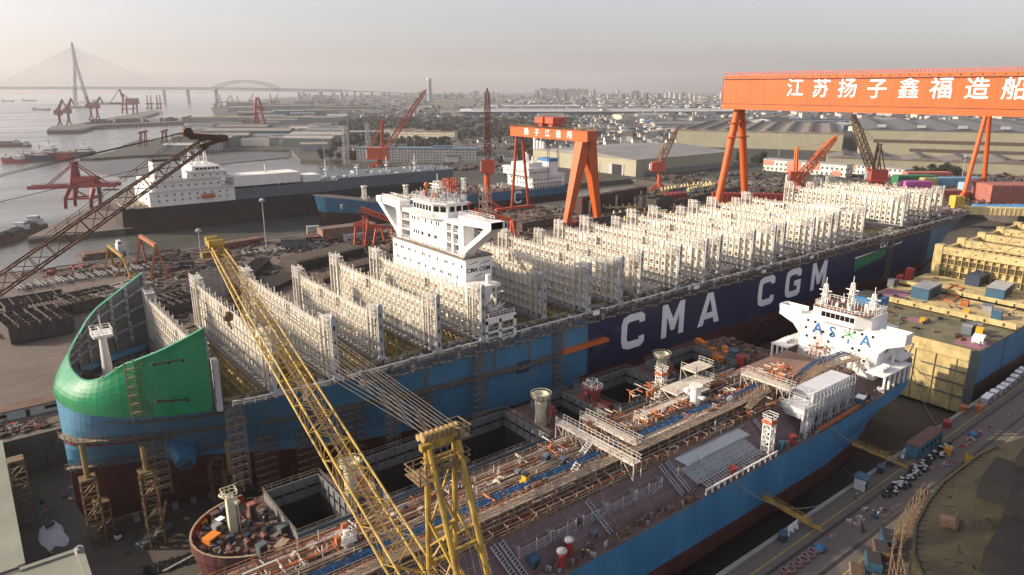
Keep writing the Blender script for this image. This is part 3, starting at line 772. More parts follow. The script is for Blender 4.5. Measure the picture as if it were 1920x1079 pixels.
mb.build('window', glass, dh)
mb = MB()
for k in range(14): mb.bar((FX - .5, CY + 10.5 - k * 1.5, 43.2), (FX - .5, CY + 10.5 - k * 1.5 - .8, 44.4), .12)
mb.rail([(FX - .9, CY - 18.6, 43.25), (FX - .9, CY + 21.6, 43.25)], 1.1, 2, .08, mids=1)
mb.rail([(FX - .9, CY - 18.8, 43.25), (113.8, CY - 18.8, 43.25)], 1.1, 2, .08)
mb.build('railing', greyp, dh)
text('CMA CGM', 1.7, dblue, dh, (108.9, CY - 18.67, 39.6), (1, 0, 0), (0, 0, 1), .03)
mb = MB()
for (a, b2, c) in ((105.8, 108.6, 41.2), (109.4, 112.6, 41.0), (107.2, 110.0, 37.6)): mb.prismy([(a, c), (b2, c + .5), (b2, c + .75), (a + .2, c + .15)], CY - 18.66, CY - 18.6)
mb.build('emblem', dblue, dh)
mb = MB(); x0, y0 = 107.5, CY - 24.5
for dx in (0, 1.6):
    for dy in (0, 1.6, 3.2): mb.bar((x0 + dx, y0 + dy, 54.7), (x0 + dx, y0 + dy, 63), .13)
for z in range(55, 63, 2):
    for dy in (0, 1.6, 3.2): mb.bar((x0, y0 + dy, z), (x0 + 1.6, y0 + dy, z), .1)
    for dx in (0, 1.6): mb.bar((x0 + dx, y0, z), (x0 + dx, y0 + 3.2, z), .1); mb.bar((x0 + dx, y0, z), (x0 + dx, y0 + 3.2, z + 2), .09)
tag(mb.build('scaffold_tower', scaf, loc=(x0, y0, 54.7)), 'grey scaffold tower standing on the starboard bridge wing of the white deckhouse', 'scaffold')
mb = MB(); yA, yB = CY - 31.0, CY - 30.3
mb.box(102.2, 112.4, yA, yB, 28.0, 29.6); mb.box(102.2, 112.4, yA, yB, 25.4, 25.9); mb.box(102.2, 112.4, yA, yB, 22.7, 23.2)
for x in (102.2, 106.6, 111.6): mb.box(x, x + .8, yA, yB, 22.7, 29)
mb.box(102.2, 112.4, yB, CY - 20, 29.2, 29.6); mb.box(102.2, 102.6, yB, CY - 20, 22.7, 29.2); mb.box(102.2, 112.4, CY - 20.5, CY - 20, 22.7, 29.2)
ls = mb.build('boat_station', wclean, ship)
mb = MB()
for x in (103.7, 105, 108.2, 109.9): mb.box(x - .07, x + .07, yA + .2, yA + .3, 23, 28)
for z in (24.3, 26.7): mb.box(103, 111.6, yA + .2, yA + .3, z - .07, z + .07)
mb.build('window_bar', lgrey, ls)
mb = MB(); mb.box(102.4, 112.2, yB + .1, CY - 20.6, 29.6, 29.7)
mb.build('deck', brown, ls)
mb = MB()
for x in (103.6, 109.8):
    mb.bar((x, CY - 22, 29.7), (x, CY - 24, 34), .5); mb.bar((x, CY - 24, 34), (x, CY - 28.5, 35.5), .45); mb.bar((x, CY - 26, 29.7), (x, CY - 24, 33), .35)
mb.tube((106.8, CY - 26.5, 30.0), (106.8, CY - 26.5, 31.6), .7, n=10); mb.rail([(102.4, yB, 29.7), (112.2, yB, 29.7)], 1.1, 1.2, .09)
for k in range(24): mb.bar((rnd.uniform(102.6, 112), CY - rnd.uniform(21, 30), 29.7), (rnd.uniform(102.6, 112), CY - rnd.uniform(21, 30), 29.7 + rnd.uniform(.3, 3)), .14)
mb.build('davit', white, ls)
mb = MB(); mb.box(103, 111, CY - 26, CY - 20, 36.2, 36.9); mb.tube((108.2, CY - 24, 36.9), (108.2, CY - 24, 39.4), .75, n=10)
for x in (104, 110): mb.bar((x, CY - 25, 29.7), (x, CY - 25, 36.2), .4)
mb.build('upper_platform', [white], ls)
mb = MB(); mb.box(322, 330, CY - 10, CY + 6, DK, 33.5)
for k in range(4): mb.box(321.9, 322, CY - 10 + k * 5.4, CY - 7 + k * 5.4, DK + 3, DK + 10, 1)
mb.build('funnel_casing', [white, lgrey], ship)
mb = MB()
r2 = random.Random(21)
mb.box(400, 430, CY - 27, CY + 27, DK, DK + 1); mb.box(405, 414, CY - 24, CY - 10, DK + 1, DK + 3.4)
for k in range(90):
    mb.obox((r2.uniform(398, 430), CY + r2.uniform(-27, 27), DK + 1), r2.uniform(.5, 4), r2.uniform(.5, 3), r2.uniform(.3, 2.4), r2.uniform(0, 3))
mb.build('stern_gear', M('stern_primer', (.33, .25, .24), .75, var=.5, scale=.3), ship, kind='stuff')
mb = MB()
for a, b2 in zip(XS[22:], XS[23:]):
    if a > 395: break
    ya, yb = CY - hb(a, DK) + .15, CY - hb(b2, DK) + .15
    mb.bar((a, ya, DK + 1.15), (b2, yb, DK + 1.15), .3, .35); mb.bar((a, ya, DK + .5), (b2, yb, DK + .5), .12)
X = 38
while X < 395:
    mb.box(X - .1, X + .1, CY - hb(X, DK) + .05, CY - hb(X, DK) + .3, DK, DK + 1.2); X += 2.2
for X in LBX[1:-1]:
    mb.box(X + 5.5, X + 6.5, CY - hb(X + 6, DK) - .1, CY - hb(X + 6, DK) + .6, DK - 2.2, DK + 1.5)
mb.build('side_rail', white, ship)
mb = MB(); r2 = random.Random(31)
for k in range(420):
    X = r2.uniform(40, 394); y = CY - r2.uniform(26.4, hb(X, DK) - .5)
    mb.obox((X, y, DK), r2.uniform(.3, 1.8), r2.uniform(.3, .9), r2.uniform(.3, 1.6), r2.uniform(0, 3), mi=r2.choice((0, 0, 1, 2)))
for k in range(330):
    X = r2.uniform(40, 394); y = CY - r2.uniform(25, 29)
    mb.bar((X, y, DK + r2.uniform(.1, 1.5)), (X + r2.uniform(-4, 4), y, DK + r2.uniform(.1, 2.5)), .16, mi=r2.choice((0, 1, 2)))
mb.build('deck_fitting', [lgrey, scaf, rustm], ship, kind='stuff')
GY = 88.0; GD = 11.6
gas = thing('gas_carrier', 'blue gas carrier beside the quay with pipes on deck and ASIA on its bridge', 'ship', (90, GY, -9))
GW = [(-26, .6), (-22, 5), (-14, 10.5), (-4, 14.5), (10, 16.6), (24, 17), (170, 17), (186, 16.4), (196, 14.6), (204, 11.8), (209, 8)]
GWL = [(-26, .4), (-14, 4), (0, 10), (20, 15.5), (32, 17), (150, 17), (170, 15), (186, 11), (196, 7), (204, 3.5), (209, 1.5)]
def gdk(X): return GD + (0 if X < 130 else (X - 130) ** 2 * .00042)
def ghb(X, z):
    d, w = interp(X, GW), interp(X, GWL)
    if z >= 4: return w + (d - w) * min(1, (z - 4) / 5.0) ** .8
    t = (z + 9) / 13; return w * (.75 + .25 * min(1, t * 2)) if t > 0 else w * .75
gx = [-26, -25, -22, -18, -14, -9, -4, 2, 10, 17, 24, 32, 60, 90, 120, 140, 150, 160, 170, 178, 186, 191, 196, 200, 204, 207, 209]
gz = [-9, -7.5, -5, -2, 1, 4, 5.5, 7, 9, 10.4, 1e9]
mb = MB(); G = {}
for s in (-1, 1):
    G[s] = [[(X, GY + s * ghb(X, min(z, gdk(X))), min(z, gdk(X))) for z in gz] for X in gx]
    for i in range(len(gx) - 1):
        for j in range(len(gz) - 1):
            q = (G[s][i][j], G[s][i + 1][j], G[s][i + 1][j + 1], G[s][i][j + 1]); mb.face(q if s < 0 else q[::-1])
for j in range(len(gz) - 1):
    mb.face([G[-1][-1][j], G[1][-1][j], G[1][-1][j + 1], G[-1][-1][j + 1]]); mb.face([G[1][0][j], G[-1][0][j], G[-1][0][j + 1], G[1][0][j + 1]])
m, nt, b = nodes('gas_hull_paint')
geo = N(nt, 'ShaderNodeNewGeometry'); sep = N(nt, 'ShaderNodeSeparateXYZ'); nt.links.new(geo.outputs['Position'], sep.inputs[0])
bl = ramp(nt, noise(nt, .18, (1, 1, .25), 6), [(.3, (.032, .15, .29)), (.5, (.05, .20, .37)), (.7, (.065, .235, .41))])
rd = ramp(nt, noise(nt, .3, (1, 1, .12), 6), [(.3, (.06, .022, .022)), (.7, (.13, .042, .038))])
c = mixc(nt, mth(nt, 'LESS_THAN', sep.outputs[2], 2.0), bl, rd)
pn = ramp(nt, mth(nt, 'FRACT', mth(nt, 'DIVIDE', sep.outputs[0], 11.5)), [(0, (.78, .78, .78)), (.015, (1, 1, 1))])
mul = N(nt, 'ShaderNodeMix', data_type='RGBA', blend_type='MULTIPLY'); mul.inputs[0].default_value = .8
nt.links.new(c, mul.inputs[6]); nt.links.new(pn, mul.inputs[7])
stn = ramp(nt, noise(nt, .8, (1, 1, .05), 5), [(.6, (0, 0, 0)), (.78, (.5, .5, .5))])
nt.links.new(mixc(nt, stn, mul.outputs[2], (.10, .11, .12)), b.inputs['Base Color']); b.inputs['Roughness'].default_value = .42
bp = N(nt, 'ShaderNodeBump'); bp.inputs['Strength'].default_value = .12; bp.inputs['Distance'].default_value = .3
nt.links.new(noise(nt, .4, (1, 1, 1), 3), bp.inputs['Height']); nt.links.new(bp.outputs[0], b.inputs['Normal'])
ghull = mb.build('hull', m, gas, smooth=False)
mb = MB()
for a, b2 in zip(gx, gx[1:]): mb.face([(a, GY - ghb(a, 11) + .02, gdk(a) - .02), (b2, GY - ghb(b2, 11) + .02, gdk(b2) - .02), (b2, GY + ghb(b2, 11) - .02, gdk(b2) - .02), (a, GY + ghb(a, 11) - .02, gdk(a) - .02)])
mb.build('main_deck', M('main_deck_primer', (.15, .095, .085), .75, var=.4, scale=.35, dirt=(.08, .06, .055)), gas)
TZ = 16.6; TX0, TX1 = 4, 176
mb = MB(); yb0, yt0, yt1, yb1 = GY - 13.6, GY - 8.9, GY + 10.5, GY + 14
mb.face([(TX0, yt0, TZ), (TX1, yt0, TZ), (TX1, yt1, TZ), (TX0, yt1, TZ)], 0)
mb.face([(TX0, yb0, GD), (TX1, yb0, GD), (TX1, yt0, TZ), (TX0, yt0, TZ)], 1)
mb.face([(TX1, yb1, GD), (TX0, yb1, GD), (TX0, yt1, TZ), (TX1, yt1, TZ)], 1)
mb.face([(TX0, yb1, GD), (TX0, yb0, GD), (TX0, yt0, TZ), (TX0, yt1, TZ)], 1); mb.face([(TX1, yb0, GD), (TX1, yb1, GD), (TX1, yt1, TZ), (TX1, yt0, TZ)], 1)
m, nt, b = nodes('purple_panel_primer')
geo = N(nt, 'ShaderNodeNewGeometry'); sep = N(nt, 'ShaderNodeSeparateXYZ'); nt.links.new(geo.outputs['Position'], sep.inputs[0])
c = ramp(nt, noise(nt, .3, (1, 1, 1), 5), [(.3, (.10, .058, .066)), (.7, (.155, .095, .10))])
l1 = ramp(nt, mth(nt, 'FRACT', mth(nt, 'DIVIDE', sep.outputs[0], 9.2)), [(0, (1, 1, 1)), (.018, (0, 0, 0))])
l2 = ramp(nt, mth(nt, 'FRACT', mth(nt, 'DIVIDE', sep.outputs[2], 2.55)), [(0, (1, 1, 1)), (.03, (0, 0, 0))])
c = mixc(nt, mth(nt, 'MULTIPLY', mth(nt, 'MAXIMUM', l1, l2), .75), c, (.34, .30, .28))
nt.links.new(c, b.inputs['Base Color']); b.inputs['Roughness'].default_value = .6
mb.build('trunk_deck', [deckbr, m], gas)
def slope(X, t, out=0.0):   # t 0 at foot, 1 at top
    return (X, yb0 + (yt0 - yb0) * t - out * .74, GD + (TZ - GD) * t + out * .68)
mb = MB()
for (t0, t1, mi) in ((.06, .62, 1), (.62, .97, 0)):
    a, b2, c2, d2 = slope(105.5, t0, .12), slope(127, t0, .12), slope(124.5, t1, .12), slope(103.2, t1, .12)
    mb.face([a, b2, c2, d2], mi)
for k in range(9):
    for j in range(3):
        p = slope(107 + k * 2.2, .14 + j * .16, .14); mb.tube(p, (p[0], p[1] - .04, p[2] + .04), .12, n=6, mi=2)
for t in (.06, .62, .97): mb.bar(slope(105, t, .16), slope(126.5, t, .16), .22, mi=1)
mb.build('primer_panel', [M('pale_grey_primer', (.50, .53, .56), .6, var=.1), M('mid_grey_primer', (.30, .31, .33), .6, var=.2), dark], gas)
mb = MB()
for k in range(24): mb.bar((106 + k * .9, GY - 15.9, GD + .5), (106 + k * .9, GY - 13.6, GD + 1.0), .16)
for y in (15.9, 15.1, 14.4, 13.7): mb.bar((106, GY - y, GD + .55), (127, GY - y, GD + .6 + (15.9 - y) * .2), .14)
mb.build('bar_grid', lgrey, gas)
mb = MB(); mb.bar((104, GY - 16.6, GD + 1.2), (128.5, GY - 16.6, GD + 1.2), .35, .3)
for k in range(13): mb.box(104 + k * 2 - .12, 104 + k * 2 + .12, GY - 16.75, GY - 16.45, GD, GD + 1.2)
mb.build('side_rail', white, gas)
for X in (58.5, 60.2, 79.5, 99.3, 101.4, 131, 44):
    mb = MB(); mb.ladder(slope(X + 1.2, -.02, .35), slope(X - .6, 1.0, .35), 1.1, .55, .16)
    mb.build('slope_ladder', lgrey, gas)
mb = MB(); r2 = random.Random(41)
jog = [at(1378, 758, 18.8), at(1421, 722, 18.8), at(1474, 720, 18.8), at(1522, 684, 18.8), at(1600, 655, 18.8)]
ys = [86.5, 87.0, 87.5, 88.1]
x_j = jog[0].x
for i, y in enumerate(ys):
    o = y - 87.3
    p = [(8, y, 18.5), (x_j, y, 18.5)] + [(j.x + o * .5, j.y + o, 18.8) for j in jog[1:4]] + [(181.6, jog[4].y + o * 1.4, 18.8)]
    mb.path(p, .17 if i != 2 else .24, 7)
    for k in range(60):
        X = 10 + k * 2.2 + i * .3
        if X < x_j and k % 2 == i % 2: mb.tube((X, y, 18.5), (X + .22, y, 18.5), .36, n=7)
mb.build('cargo_pipe', bluepipe, gas)
mb = MB()
for y, z, r_ in ((85.4, 18.3, .2), (84.9, 18.3, .14)): mb.path([(8, y, z), (x_j, y, z)] + [(j.x + (y - 87.3) * .5, j.y + y - 87.3, z) for j in jog[1:4]], r_, 6)
for y, z, r_ in ((80.6, 17.3, .22),): mb.path([(20, y, z), (104, y, z)], r_, 6)
mb.build('vent_pipe', hose, gas)
mb = MB()                       # pipe rack and walkway on the starboard side of the pipes
for y, z, r_ in ((83.9, 18.6, .18), (83.3, 18.1, .22), (82.4, 17.9, .16), (81.7, 17.5, .2), (89.4, 18.2, .2), (90.1, 18.2, .16), (91, 17.8, .25)): mb.path([(8, y, z), (x_j + 12 * (y < 85), y, z)], r_, 6)
for k in range(44):
    X = 9 + k * 3.1
    if X > 142: break
    for y in (82, 84.4, 86.0, 89.0): mb.bar((X, y, TZ), (X, y, 18.3 if y > 85 else 19.2), .2)
    mb.bar((X, 81.4, 17.3), (X, 91.4, 17.5), .22); mb.bar((X, 82, 19.2), (X, 84.4, 19.2), .16)
    mb.bar((X, 79.6, TZ), (X, 79.6, TZ + 1.8), .18); mb.bar((X, 79.6, TZ + 1.5), (X, 82, TZ + 1.5), .14)
    if k % 2: mb.bar((X, 79.6, TZ + 1.7), (X + 3.1, 82, TZ + .3), .13)
    if k % 3 == 0: mb.bar((X, 79.5, TZ - .6), (X + 3, 79.3, TZ + 1.6), .14)
mb.box(8, 140, 82.1, 84.3, 19.15, 19.25); mb.rail([(8, 82.1, 19.2), (140, 82.1, 19.2)], 1.1, 1.5, .09); mb.rail([(8, 84.3, 19.2), (140, 84.3, 19.2)], 1.1, 1.5, .09)
mb.rail([(8, 79.3, TZ), (104, 79.3, TZ)], 1.3, 2, .1); mb.rail([(6, yt1 - .3, TZ), (150, yt1 - .3, TZ)], 1.2, 2, .1)
mb.build('pipe_rack', M('rack_steel', (.31, .24, .18), .6, var=.45, scale=.9, rust=.4), gas)
mb = MB(); W3 = [Vector((j.x, j.y - 3.2, 19.0)) for j in jog[:4]] + [Vector((180, jog[4].y - 4.5, 19.0))]
for a, b2 in zip(W3, W3[1:]):
    mb.bar(a, b2, 1.6, .15); mb.rail([a, b2], 1.2, 1.2, .1); mb.rail([a + Vector((.6, 1.6, 0)), b2 + Vector((.6, 1.6, 0))], 1.2, 1.5, .1)
    n = int((b2 - a).length / 2.5)
    for k in range(n + 1):
        c = a.lerp(b2, k / max(1, n)); mb.bar(c, (c.x, c.y, TZ - (2 if c.x > 160 else 0)), .2); mb.bar(c + Vector((0, -.9, -2)), c + Vector((2.4, -.9, -.2)), .14); mb.bar(c + Vector((0, -.9, -2)), c + Vector((2.4, -.9, -2)), .14)
mb.build('catwalk', M('catwalk_steel', (.36, .26, .17), .6, var=.45, scale=.7, rust=.25), gas)
def platform(x0, x1, y0, y1, z, mat=M('dusty_white_paint', (.62, .56, .48), .6, rust=.25, rustcol=(.36, .22, .13), var=.3, scale=.6), posts=True, nm='manifold_platform'):
    mb = MB(); mb.box(x0, x1, y0, y1, z - .15, z)
    mb.rail([(x0, y0, z), (x0, y1, z)], 1.3, 1.2, .085); mb.rail([(x1, y0, z), (x1, y1, z)], 1.3, 1.2, .085); mb.rail([(x0, y0, z), (x1, y0, z)], 1.3, 1.2, .085)
    mb.bar((x0, y0, z - .3), (x0, y1, z - .3), .16, .25); mb.bar((x1, y0, z - .3), (x1, y1, z - .3), .16, .25)
    if posts:
        n = max(1, int((y1 - y0) / 3))
        for k in range(n + 1):
            for x in (x0, x1): mb.bar((x, y0 + (y1 - y0) * k / n, TZ), (x, y0 + (y1 - y0) * k / n, z), .16)
        for k in range(n): mb.bar((x0, y0 + (y1 - y0) * k / n, TZ), (x0, y0 + (y1 - y0) * (k + 1) / n, z), .14)
    return mb.build(nm, mat, gas)
pA = at(1195, 865, 20); pB = at(1080, 795, 20)
platform(pA.x - 1.5, pA.x + .6, pA.y - .5, pB.y + 3, 20.0)
platform(pA.x + 5.5, pA.x + 7.2, pA.y + 5, pB.y + 3, 19.4)
pC = at(1200, 780, 19); platform(pC.x - 1, pC.x + 24, pC.y - .6, pC.y + .8, 19.0)
pC2 = at(1230, 815, 19); platform(pC2.x - 4, pC2.x + 20, pC2.y - .5, pC2.y + .9, 18.6)
pD = at(1270, 745, 19); platform(pD.x, pD.x + 14, pD.y, pD.y + 5, 19.6)
pE = at(1480, 722, 20.5); platform(pE.x - 3, pE.x - .5, pE.y - 2, pE.y + 11, 20.6)
pF = at(1305, 700, 21); platform(pF.x, pF.x + 7, pF.y, pF.y + 4.5, 21.2)
for (a, b2) in (((1078, 868), (1108, 828)), ((1062, 905), (1085, 868))):
    mb = MB(); mb.ladder(at(*a, TZ + .1), at(*b2, 20), 1.3, .5, .2); mb.build('inclined_ladder', white, gas)
def cluster(px, py, n, spread, seed, z=17.2):
    mb = MB(); r3 = random.Random(seed); c = at(px, py, z)
    for k in range(n):
        x, y = c.x + r3.uniform(-1, 1) * spread[0], c.y + r3.uniform(-1, 1) * spread[1]; zz = z + r3.uniform(-.2, 1.4)
        if k % 3 == 0: mb.tube((x, y, zz), (x + r3.uniform(1.5, 4), y + r3.uniform(-.6, .6), zz), r3.uniform(.1, .22), n=7, mi=r3.choice((0, 0, 1)))
        elif k % 3 == 1:
            mb.tube((x, y, zz), (x + .35, y, zz), r3.uniform(.25, .42), n=8, mi=r3.choice((0, 0, 1))); mb.tube((x, y, TZ), (x, y, zz), .16, n=6)
        else: mb.tube((x, y, zz), (x, y + r3.uniform(1, 3), zz), r3.uniform(.09, .18), n=7, mi=r3.choice((0, 1)))
    mb.build('valve_cluster', [hose, M('pale_pipe', (.60, .52, .44), .55, var=.4, scale=1)], gas)
for a in ((1215, 735, 34, (6, 1.6), 1, 18), (1160, 840, 22, (5, 1.5), 2, 18), (1065, 895, 26, (6, 1.4), 3, 17.5), (1130, 790, 24, (5, 1.5), 4, 18.4), (1260, 775, 40, (9, 1.2), 5, 18.5), (1220, 790, 30, (8, .9), 6, 18),
          (1370, 745, 30, (8, 1.6), 7, 18), (1465, 700, 40, (4, 4), 8, 20), (1325, 780, 26, (8, 1), 9, 18), (1540, 655, 30, (8, 2), 10, 18), (1000, 920, 24, (9, 1.2), 11, 17.4), (1330, 725, 26, (7, 2), 12, 18), (1425, 770, 18, (6, .7), 13, 17.6), (1055, 855, 12, (2, 1.5), 14, 17.2)):
    cluster(*a)
mb = MB(); r2 = random.Random(61)
for k in range(330):
    X = r2.uniform(10, 150); y = r2.choice((r2.uniform(91.5, 98), r2.uniform(89, 93), r2.uniform(79.5, 86)))
    z = TZ + r2.uniform(.1, 1.2)
    if r2.random() < .55: mb.bar((X, y, z), (X + r2.uniform(1, 7), y + r2.uniform(-.2, .2), z), .16, mi=r2.choice((0, 0, 1, 2)))
    else: mb.bar((X, y, z), (X + r2.uniform(-.3, .3), y + r2.uniform(1, 4), z), .15, mi=r2.choice((0, 0, 1, 2)))
    if r2.random() < .5: mb.bar((X, y, TZ), (X, y, TZ + r2.uniform(.8, 2.6)), .14, mi=r2.choice((0, 2)))
for k in range(230):
    X = r2.uniform(8, 140); y = r2.choice((r2.uniform(91, 98.2), r2.uniform(79.6, 85.6), r2.uniform(89, 94))); L = r2.uniform(4, 26); z = TZ + r2.choice((.25, .5, .8, 1.3)); mb.tube((X, y, z), (min(150, X + L), y, z), r2.choice((.07, .09, .13)), n=5, mi=r2.choice((0, 0, 1, 4, 4)))
    for j in range(int(L / 3)): mb.bar((X + j * 3, y - .25, TZ), (X + j * 3, y - .25, z + .1), .09, mi=4)
for k in range(26):
    mb.obox((r2.uniform(10, 150), r2.uniform(91, 97.6), TZ), r2.uniform(.5, 1.6), r2.uniform(.5, 1.4), r2.uniform(.4, 1.3), r2.uniform(0, 2), mi=r2.choice((0, 3, 1)))
mb.build('deck_pipework', [M('pale_pipe', (.6, .52, .44)), hose, white, dblue, rustm], gas, kind='stuff')
c = at(1302, 770, TZ)
mb = MB(); mb.tube((c.x, c.y, TZ), (c.x, c.y, 22.5), 1.2, n=14); mb.tube((c.x, c.y, 22.5), (c.x, c.y, 22.9), 1.5, n=14); mb.bar((c.x, c.y - 2.4, 20.4), (c.x, c.y + 2.4, 20.4), 1.0, .5)
mb.box(c.x - .8, c.x + .8, c.y + 1.8, c.y + 2.8, 20.5, 21.4)
mb.build('vent_column', white, gas, smooth=False)
c = at(1368, 765, TZ); mb = MB(); mb.lathe((c.x, c.y, TZ), [(.9, 0), (.9, 2.0), (.6, 2.7), (.2, 3)], 12); mb.build('vent_column', white, gas)
for (px, py, z0, z1) in ((1437, 852, GD, 20.0), (1237, 752, TZ - 3, 21.5)):
    c = at(px, py, z0); mb = MB(); mb.lattice((c.x, c.y, z0), (c.x, c.y, z1), 1.8, 1.8, 7, .22, .14, rings=True)
    p = mb.build('vent_tower', white, gas); mb = MB(); mb.box(c.x - 1.2, c.x + 1.2, c.y - 1.2, c.y + 1.2, z1 - .9, z1 - .2); mb.build('tower_top', hose, p)
    mb = MB(); mb.rail([(c.x - 1.2, c.y - 1.2, z1), (c.x + 1.2, c.y - 1.2, z1), (c.x + 1.2, c.y + 1.2, z1), (c.x - 1.2, c.y + 1.2, z1), (c.x - 1.2, c.y - 1.2, z1)], 1.1, 1.2, .12); mb.build('railing', white, p)
c = at(1452, 765, GD); mb = MB(); mb.tube((c.x, c.y, GD), (c.x, c.y, GD + 8), .9, n=12); mb.build('riser', hose, gas)
c = at(655, 1076, TZ - 4.6); mb = MB(); mb.tube((c.x, c.y, 11.6), (c.x, c.y, 20.2), .55, n=10); mb.ladder((c.x + .9, c.y - .3, 11.6), (c.x + .9, c.y - .3, 19.6), .7, .5, .1)
p = mb.build('light_mast', white, gas)
mb = MB(); mb.box(c.x - 1.3, c.x + 1.3, c.y - 1.2, c.y + 1.2, 18.3, 18.5); mb.rail([(c.x - 1.3, c.y - 1.2, 18.5), (c.x + 1.3, c.y - 1.2, 18.5), (c.x + 1.3, c.y + 1.2, 18.5), (c.x - 1.3, c.y + 1.2, 18.5)], 1.1, 1, .1); mb.build('platform', white, p)
mb = MB(); mb.box(c.x - 1.9, c.x - 1.1, c.y - .5, c.y + .5, 18.4, 19.6); mb.box(c.x - .4, c.x + .5, c.y + .4, c.y + 1.1, 19.3, 20.9); mb.build('lamp', hose, p)
mb = MB()
a = at(1492, 815, GD); X0, X1, Y0, Y1 = a.x + 1, a.x + 22, GY - 14.6, GY - 8.6
mb.box(X0, X1, Y0, Y1, 15.2, 17.6); mb.box(X0 + 5, X1 + 1, Y0 + .8, Y1 - .2, 17.6, 20.0)
for k in range(6): mb.box(X0 + .5 + k * 4, X0 + 1.1 + k * 4, Y0 + .2, Y0 + .8, GD, 15.2)
mb.box(X0 + 1, X0 + 2.6, Y0 - .6, Y0 + .6, GD, 15.2)
ch = mb.build('compressor_house', M('compressor_white', (.62, .63, .66), .5, var=.1, rust=.1), gas)
mb = MB()
for z in (15.3, 17.7, 20.0):
    mb.rail([(X0 - .5, Y0 - .5, z), (X1 + .4, Y0 - .5, z)], 1.2, 1.4, .1); mb.rail([(X0 - .5, Y0 - .5, z), (X0 - .5, Y1, z)], 1.2, 1.4, .1)
for k in range(14): mb.bar((X0 + k * 1.6, Y0 - .9, GD), (X0 + k * 1.6, Y0 - .9, 20.5), .12)
for z in (13.6, 15.6, 17.6, 19.4): mb.bar((X0 - .5, Y0 - .9, z), (X1, Y0 - .9, z), .12)
mb.build('scaffold', lgrey, ch)
BX = 182.5; by0, by1 = GY - 11.2, GY + 10.8
mb = MB()
mb.box(BX, 193, by0, by1, 12, 26.0)
mb.prism([(BX - 1.6, GY - 5), (BX - 1.6, GY + 4.6), (BX + .8, GY + 8), (192, GY + 8), (192, GY - 8.4), (BX + .8, GY - 8.4)], 26.0, 29.4)
dh2 = mb.build('deckhouse', wclean, gas)
for s, yi in ((-1, by0), (1, by1)):
    yo = GY + s * 17.6; mb = MB()
    pts = [(yi, 26.3), (yo, 26.3), (yo, 24.4), (yi + s * 2.2, 22.6), (yi + s * .4, 20.6), (yi, 18.6)]
    mb.prismx(pts if s < 0 else pts[::-1], BX - .15, BX + 3.6); mb.box(BX - .2, BX + .15, min(yi, yo), max(yi, yo), 26.3, 27.4); mb.box(BX + 3.3, BX + 3.6, min(yi, yo), max(yi, yo), 26.3, 27.4); mb.box(BX - .2, BX + 3.6, yo - .15, yo + .15, 26.3, 27.4)
    mb.build('bridge_wing', wclean, dh2)
mb = MB()
r2 = random.Random(8)
for k in range(7): mb.box(BX - 1.67, BX - 1.6, GY - 4.8 + k * 1.33, GY - 3.65 + k * 1.33, 27.4, 28.8)
for z, yy in ((24.6, (8.7, 6.6, -4.6, -6.6, -9.5)), (22.4, (9.1, 4, 1.6, -1.6, -8.5)), (20, (8.6, 6.2, 2.2, -4.6, -6.4)), (17.4, (7.4, 5, -1, -8)), (15, (8, 3, -9))):
    for y in yy: mb.box(BX - .06, BX, GY + y - .35, GY + y + .35, z - .35, z + .35)
mb.build('window', glass, dh2)
lb = M('letter_blue', (.04, .17, .42), .5); lg = M('letter_green', (.10, .42, .17), .5)
for ch_, y, z in (('A', 5.6, 22.9), ('S', 1.4, 22.9), ('A', -7.8, 22.9)): text(ch_, 4.4, lb, dh2, (BX - .08, GY + y, z), (0, -1, 0), (0, 0, 1), .05)
mb = MB(); cyy, czz = GY - 3.2, 23.5
for k in range(5):
    a = math.pi / 2 + (k - 2) * 1.0; mb.bar((BX - .09, cyy, czz), (BX - .09, cyy + 1.9 * math.cos(a), czz + 1.9 * math.sin(a)), .06, .3)
mb.build('emblem', lg, dh2); mb = MB(); mb.box(BX - .1, BX - .03, cyy - .22, cyy + .22, 21.0, 22.3); mb.build('emblem_stem', lb, dh2)
mb = MB()
for k in range(16):
    a = k * math.pi / 8; cx_, cz_ = BX + 5.2, 21.6
    mb.prismy([(cx_ + .7 * math.cos(a - .12), cz_ + .7 * math.sin(a - .12)), (cx_ + 2.2 * math.cos(a - .06), cz_ + 2.2 * math.sin(a - .06)), (cx_ + 2.2 * math.cos(a + .06), cz_ + 2.2 * math.sin(a + .06)), (cx_ + .7 * math.cos(a + .12), cz_ + .7 * math.sin(a + .12))], by0 - .08, by0 - .02)
mb.build('funnel_mark', dark, dh2)
mb = MB(); z = 29.4
mb.box(BX - 1, 191.5, GY - 7.8, GY + 7.4, 29.4, 29.6); mb.build('monkey_deck', brown, dh2)
mb = MB(); mb.rail([(BX - 1.4, GY - 4.8, 29.5), (BX - 1.4, GY + 4.4, 29.5), (BX + .9, GY + 7.8, 29.5), (192, GY + 7.8, 29.5), (192, GY - 8.2, 29.5), (BX + .9, GY - 8.2, 29.5), (BX - 1.4, GY - 4.8, 29.5)], 1.2, 1, .1)
for (x, y, h) in ((184, GY + 5.5, 6), (189, GY + .5, 6.5), (188, GY - 6, 5)):
    mb.lattice((x, y, 29.6), (x, y, 29.6 + h), 1.3, .7, 4, .2, .12); mb.bar((x, y - 1.8, 29.6 + h * .7), (x, y + 1.8, 29.6 + h * .7), .25); mb.bar((x, y, 29.6 + h), (x, y, 31.5 + h), .14); mb.box(x - 1, x + 1, y - 1, y + 1, 29.6 + h * .5, 29.75 + h * .5)
for k in range(40):
    x, y = r2.uniform(BX, 191), r2.uniform(GY - 7.5, GY + 7); mb.bar((x, y, 29.6), (x, y, 29.6 + r2.uniform(.5, 2.6)), .12)
    if k % 4 == 0: mb.obox((x, y, 29.6), .7, .9, r2.uniform(.5, 1.2), r2.uniform(0, 2))
mb.build('mast', white, dh2)
